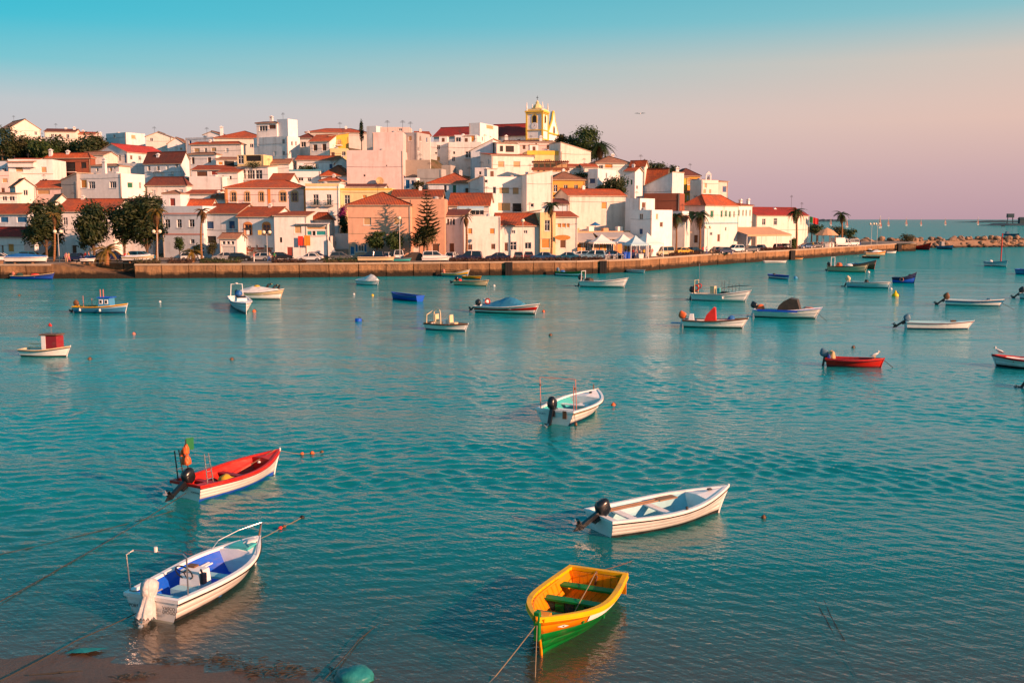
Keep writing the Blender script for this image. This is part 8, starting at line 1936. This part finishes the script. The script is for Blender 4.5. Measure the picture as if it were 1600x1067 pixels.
for a in [
    ('dark green car behind the blue tarpaulin boat', 52, 173, 5, 'suv', 'car_teal'), ('white car at the left picture edge', 3, 172, 10, 'hatch', 'car_white'), ('dark blue car behind the sport boat', 122, 173, 0, 'sedan', 'car_navy'), ('navy car left of the golden crowned palm', 178, 174, 5, 'suv', 'car_navy'),
    ('dark teal car behind the long hauled out boat', 222, 174, 0, 'suv', 'car_teal'), ('silver hatchback before the stone based house', 406, 175, 175, 'hatch', 'car_silver'), ('dark green hatchback beside the red door', 441, 177, 5, 'hatch', 'car_black'), ('white saloon before the laundry house', 485, 173, 175, 'sedan', 'car_white'),
    ('navy hatchback behind the white saloon', 496, 178, 10, 'hatch', 'car_navy'), ('navy estate car before the peach house', 581, 174, 175, 'suv', 'car_navy'), ('small white car left of the lamp before the peach house', 606, 177, 80, 'hatch', 'car_white'), ('white van right of the single globe lamp', 622, 178, 100, 'van', 'car_white'),
    ('white hatchback behind the white rowing boat', 680, 175, 8, 'suv', 'car_white'), ('small white car beside the withered palm', 707, 177, 75, 'hatch', 'car_white'), ('navy people carrier beside the withered palm', 733, 175, 176, 'suv', 'car_navy'), ('navy saloon before the bright red roof house', 778, 176, 178, 'sedan', 'car_navy'),
    ('dark car partly hidden beside the pale mast', 810, 180, 90, 'hatch', 'car_grey'), ('maroon hatchback near the tavern palm', 826, 181, 90, 'hatch', 'car_maroon'), ('blue saloon left of the tavern palm', 849, 178, 172, 'sedan', 'car_blue'), ('teal blue saloon right of the tavern palm', 886, 178, 172, 'sedan', 'car_teal'), ('pale blue car before the restaurant tables', 926, 180, 170, 'suv', 'car_pale'),
    ('beige off roader beside the big pagoda tent', 1037, 199, 215, 'van', 'car_beige'), ('black and yellow taxi behind the drooping palm', 1068, 208, 30, 'sedan', 'car_yellow'), ('dark car right of the taxi', 1085, 210, 45, 'hatch', 'car_black'), ('grey car before the corner house door', 1120, 214, 100, 'sedan', 'car_grey'),
    ('white estate car before the canopy restaurant', 1148, 219, 215, 'suv', 'car_white'), ('dark green car right of the white estate', 1172, 223, 200, 'sedan', 'car_grey'), ('dark car by the canopy posts', 1190, 231, 60, 'hatch', 'car_black'), ('navy car under the canopy edge', 1133, 212, 30, 'sedan', 'car_navy'), ('maroon car in the row by the maroon roofed house', 1216, 240, 60, 'hatch', 'car_maroon'), ('white car in the row by the maroon roofed house', 1228, 243, 60, 'hatch', 'car_white'),
    ('white hatchback between the two left lamp posts', 300, 176, 5, 'hatch', 'car_white'), ('silver car before the dim white shuttered house', 352, 177, 178, 'sedan', 'car_silver'), ('grey hatchback below the public stairs', 533, 178, 5, 'hatch', 'car_grey'), ('black hatchback left of the red door', 376, 174, 3, 'hatch', 'car_black'), ('pale car between the tavern palm and the tents', 906, 185, 175, 'hatch', 'car_white'), ('blue hatchback before the bin beside the tents', 958, 187, 12, 'hatch', 'car_blue'),
    ('blue car right of the quay end palm', 1259, 250, 200, 'hatch', 'car_blue'), ('white delivery truck by the kiosk', 1314, 270, 15, 'truck', 'car_white'), ('white van right of the delivery truck', 1330, 274, 200, 'van', 'car_white'), ('grey car left of the kiosk', 1276, 256, 20, 'hatch', 'car_grey')]:
    car(*a)
# covered car
p = at_XZ(650, 175.5, G0); r = thing('covered_car', 'car under a dark brown dust sheet before the peach wing', 'car', p, R(3)); m = MB()
prof = [(-2.1, 0.05), (-2.15, .7), (-1.5, 1.05), (-.8, 1.5), (.5, 1.5), (1.3, 1.0), (2.1, .8), (2.15, .05)]; n = len(prof)
vs = []
for y, k in ((-.9, .0), (-.82, 1), (0, 1.03), (.82, 1), (.9, 0)): vs += [(x, y * (1 if k == 0 else .85), (z * (1 if k else .75))) for x, z in prof]
m.mesh(vs, [(a * n + i, a * n + i + 1, (a + 1) * n + i + 1, (a + 1) * n + i) for a in range(4) for i in range(n - 1)]); m.face([vs[i] for i in range(n)]); m.face([vs[4 * n + i] for i in range(n)][::-1]); m.build('dust_sheet', 'tarp_brown', r)
# ------------------------------------------------------------------ people
def person_mesh(pose):
    J = {'pelvis': (0, 0, .95), 'chest': (0, 0, 1.30), 'neck': (0, 0, 1.47), 'head': (.01, 0, 1.62), 'crown': (.01, 0, 1.72)}
    legs, arms = {}, {}
    for s in (1, -1):
        if pose == 'stand':
            legs[s] = [(0, s * .10, .90), (.02, s * .11, .50), (0, s * .11, .09), (.13, s * .12, .04)]; arms[s] = [(0, s * .19, 1.40), (-.02, s * .25, 1.12), (.06, s * .24, .87), (.09, s * .23, .78)]
        elif pose == 'walk':
            legs[s] = [(0, s * .10, .90), (.10 * s + .05, s * .11, .50), (.24 * s, s * .11, .10 if s > 0 else .16), (.24 * s + .12, s * .11, .04 if s > 0 else .10)]; arms[s] = [(0, s * .19, 1.40), (-.10 * s, s * .25, 1.13), (-.14 * s + .1, s * .23, .92), (-.14 * s + .17, s * .22, .86)]
        else:
            legs[s] = [(0, s * .10, .50), (.42, s * .13, .52), (.45, s * .13, .10), (.58, s * .13, .05)]; arms[s] = [(0, s * .19, .96), (.10, s * .25, .72), (.32, s * .17, .66), (.40, s * .14, .68)]
    dz = -.44 if pose == 'sit' else 0
    V = []; E = []; Rr = []
    def add(p, r_, par=None):
        V.append(p); Rr.append(r_)
        if par is not None: E.append((par, len(V) - 1))
        return len(V) - 1
    pv = add((0, 0, .95 + dz), (.15, .12)); ch = add((0, 0, 1.30 + dz), (.17, .12), add((0, 0, 1.12 + dz), (.13, .10), pv)); nk = add((0, 0, 1.48 + dz), (.06, .06), ch); hd = add((.02, 0, 1.60 + dz), (.095, .085), nk); add((.01, 0, 1.71 + dz), (.075, .07), hd)
    for s in (1, -1):
        k = pv
        for p, r_ in zip(legs[s], (.095, .065, .048, .04)): k = add(p, (r_, r_), k)
        k = ch
        for p, r_ in zip(arms[s], (.065, .048, .036, .035)): k = add(p, (r_, r_), k)
    me = bpy.data.meshes.new('person'); me.from_pydata(V, E, []); o = bpy.data.objects.new('person', me); COL.objects.link(o)
    md = o.modifiers.new('skin', 'SKIN'); sk = me.skin_vertices[0].data
    for i, r_ in enumerate(Rr): sk[i].radius = r_
    sk[0].use_root = True
    o.modifiers.new('sub', 'SUBSURF').levels = 1
    dg = bpy.context.evaluated_depsgraph_get(); out = bpy.data.meshes.new_from_object(o.evaluated_get(dg)); bpy.data.objects.remove(o)
    return out
PM = {k: person_mesh(k) for k in ('stand', 'walk', 'sit')}
plain('skin', (0.42, 0.22, 0.14), 0.6, 0.1); plain('hair', (0.03, 0.018, 0.012), 0.7, 0.2)
for nm, c in {'cl_red': (0.6, .03, .03), 'cl_white': (.75, .74, .72), 'cl_blue': (.03, .10, .35), 'cl_black': (.02, .02, .022), 'cl_yellow': (.75, .5, .05), 'cl_pink': (.6, .22, .22), 'cl_green': (.03, .22, .07), 'cl_tan': (.4, .28, .16)}.items(): plain(nm, c, .8, .15)
def person(label, px, Y, pose, top, bot, deg=0.0, z=None, group='people on the quay'):
    src = PM[pose]; me = src.copy(); me.materials.clear()
    for k in ('skin', top, bot, 'hair', 'cl_black'): me.materials.append(M[k])
    dz = -.44 if pose == 'sit' else 0
    for f in me.polygons:
        c = f.center; i = 0
        if c.z > 1.50 + dz: i = 3 if (c.z > 1.68 + dz or c.x < -.03) and c.z > 1.56 + dz else 0
        elif c.z > .98 + dz: i = 0 if (abs(c.y) > .215 and c.z < 1.24 + dz) or c.z > 1.46 + dz else 1
        elif abs(c.y) > .19 and c.z > .6 and pose != 'sit': i = 0
        elif pose == 'sit' and c.z > .6 and abs(c.y) > .12: i = 0
        elif c.z < .09: i = 4
        else: i = 2
        f.material_index = i; f.use_smooth = True
    zg = G0 if z is None else z
    o = put('person', me, None, at_XZ(px, Y, zg), R(deg)); return tag(o, label, 'person', group)
plist = [('person in pink shirt standing by the thin golden palm', 104, 168, 'stand', 'cl_pink', 'cl_tan', -70), ('person in white top walking past the golden palm', 108, 169, 'walk', 'cl_tan', 'cl_pink', 160), ('person in red shirt near the low golden palm', 134, 170, 'stand', 'cl_red', 'cl_blue', -90), ('person in blue shorts behind the sport boat', 139, 171, 'walk', 'cl_pink', 'cl_blue', 20),
    ('person in red top by the dark blue car', 196, 169, 'stand', 'cl_red', 'cl_tan', -60), ('person in orange top beside the red topped one', 201, 170, 'stand', 'cl_yellow', 'cl_black', -120), ('person in green shirt before the dark hatchback', 429, 171, 'stand', 'cl_green', 'cl_black', -90), ('person in pale shirt left of the green shirt', 421, 171, 'walk', 'cl_tan', 'cl_blue', 180),
    ('person in pink sitting on the brown hedge edge', 397, 168.5, 'stand', 'cl_pink', 'cl_white', 0), ('person in red standing at the quay before the corner house', 1098, 206.5, 'stand', 'cl_red', 'cl_black', -60), ('person in white beside the red standing person', 1104, 208, 'stand', 'cl_white', 'cl_blue', -100),
    ('person in black shirt on the alley landing', 523, 186.3, 'stand', 'cl_black', 'cl_black', -90), ('person walking near the pier end in dark clothes', 1344, 276, 'walk', 'cl_black', 'cl_blue', 40), ('person in red by the kiosk counter', 1284, 256, 'stand', 'cl_red', 'cl_black', 0), ('person in white by the kiosk counter', 1299, 258, 'stand', 'cl_white', 'cl_tan', 180), ('person in dark shirt beside the delivery truck', 1305, 260, 'walk', 'cl_black', 'cl_black', 200), ('person in yellow walking right of the quay end palm', 1270, 248, 'walk', 'cl_yellow', 'cl_tan', 10)]
for a in plist:
    if 'landing' in a[0]: person(*a, z=G0 + 1.71)
    else: person(*a)
for i, (px, c, b, w) in enumerate(((1111, 'cl_tan', 'cl_black', 'tan shirt at the left'), (1116, 'cl_black', 'cl_tan', 'black shirt second from the left'), (1134, 'cl_pink', 'cl_black', 'pink shirt, third from the left'), (1140, 'cl_black', 'cl_blue', 'black shirt at the right'))):
    Y = 204.0
    for _ in range(10): Y = float(np.interp(at_XZ(px, Y, QZ).x, [q.x for q in qpts], [q.y for q in qpts])) + .22
    person('person sitting on the quay edge in a ' + w, px, Y, 'sit', c, b, -45, z=QZ - .40)
# ------------------------------------------------------------------ restaurant tables, chairs and guests
def chair_at(P, rz, label, mat='canvas', first=[None]):
    if first[0] is None:
        r = thing('terrace_chair', label, 'chair', P, rz, 'white chairs on the restaurant terrace')
        m = MB(); m.box(-.22, .22, -.22, .22, .43, .47); m.build('seat', mat, r); m = MB(); m.box(-.22, -.18, -.22, .22, .5, .9); m.build('backrest', mat, r)
        for x in (-.2, .17):
            for y in (-.2, .17): m = MB(); m.box(x, x + .03, y, y + .03, 0, .43); m.build('leg', mat, r)
        first[0] = r; return r
    return copy_tree(first[0], label, P, rz)
rowlab = ['front', 'middle', 'back']; rnd = random.Random(4); cnt = 0
ords = ['leftmost', 'second from the left', 'third from the left', 'third from the right', 'second from the right', 'rightmost']
for rr_ in range(3):
    for k in range(6):
        px = 942 + k * 6.4 + rr_ * 1.5; Y = 181.5 + rr_ * 2.4 + k * .5
        P = at_XZ(px, Y, G0)
        if k % 2 == 0:
            tb = thing('terrace_table', 'round white terrace table %s of the %s row' % (('leftmost', 'middle', 'rightmost')[k // 2], rowlab[rr_]), 'table', P + Vector((.45, 0, 0)), 0, 'tables on the restaurant terrace')
            m = MB(); m.lathe([(.4, .7), (.42, .72), (.42, .75), (.4, .76)], 12); m.build('table_top', 'canvas', tb); m = MB(); m.lathe([(.25, 0), (.22, .03), (.04, .06), (.04, .7)], 8); m.build('pedestal', 'frame', tb)
        side = -1 if k % 2 == 0 else 1
        C_ = P + Vector((side * .2 - (.35 if k % 2 == 0 else .0), .1, 0)); C_.z = G0
        chair_at(C_, 0 if k % 2 == 0 else math.pi, 'white terrace chair %s of the %s row' % (ords[k], rowlab[rr_]))
        if rr_ and (k + rr_) % 2:
            o = person('guest in %s seated %s in the %s row of tables' % (('white', 'yellow', 'red', 'blue', 'pink', 'black')[(k + 2 * rr_) % 6], ords[k], rowlab[rr_]), px, Y, 'sit', 'cl_' + ('white', 'yellow', 'red', 'blue', 'pink', 'black')[(k + 2 * rr_) % 6], 'cl_black', 0 if k % 2 == 0 else 180, group='guests on the restaurant terrace')
            o.location = C_ + Vector((0, 0, -.02))
for i, (px, Y, c, b, d) in enumerate(((983, 187, 'cl_yellow', 'cl_tan', 10), (989, 188.5, 'cl_red', 'cl_black', 60), (995, 186, 'cl_pink', 'cl_blue', 180), (1001, 188, 'cl_white', 'cl_tan', 200), (1006, 190, 'cl_yellow', 'cl_black', -80), (1014, 190, 'cl_black', 'cl_tan', -40), (1019, 193, 'cl_pink', 'cl_white', 100), (978, 189, 'cl_blue', 'cl_white', -60))):
    person('person in %s standing %s in the crowd under the tents' % (c[3:], ('second', 'third', 'fourth', 'fifth', 'sixth', 'seventh', 'last on the right', 'first on the left')[i]), px, Y, 'stand' if i % 2 else 'walk', c, b, d)
# blue bins and boxes beside the terrace
for lb, px, Y, mat, s in (('dark blue bin beside the terrace tables', 979, 184.5, 'b_blue', 1.1), ('black bin right of the dark blue one', 986, 185.5, 'b_navy', 1.0), ('white crates stacked at the quay edge', 1001, 184.6, 'canvas', .8), ('orange crates on the left quay wall', 2, 161.8, 'wood', .5)):
    P = at_XZ(px, Y, G0); r = thing('storage_bin' if 'bin' in lb else 'crate_stack', lb, 'bin' if 'bin' in lb else 'crates', P, R(12))
    m = MB(); m.mesh([(-.5 * s, -.4 * s, 0), (.5 * s, -.4 * s, 0), (.5 * s, .4 * s, 0), (-.5 * s, .4 * s, 0), (-.58 * s, -.48 * s, s), (.58 * s, -.48 * s, s), (.58 * s, .48 * s, s), (-.58 * s, .48 * s, s)], [(3, 2, 1, 0), (4, 5, 6, 7), (0, 1, 5, 4), (1, 2, 6, 5), (2, 3, 7, 6), (3, 0, 4, 7)]); m.build('box', mat, r)
    m = MB(); m.box(-.62 * s, .62 * s, -.52 * s, .52 * s, s + .002, s * 1.12); m.build('lid', mat, r)
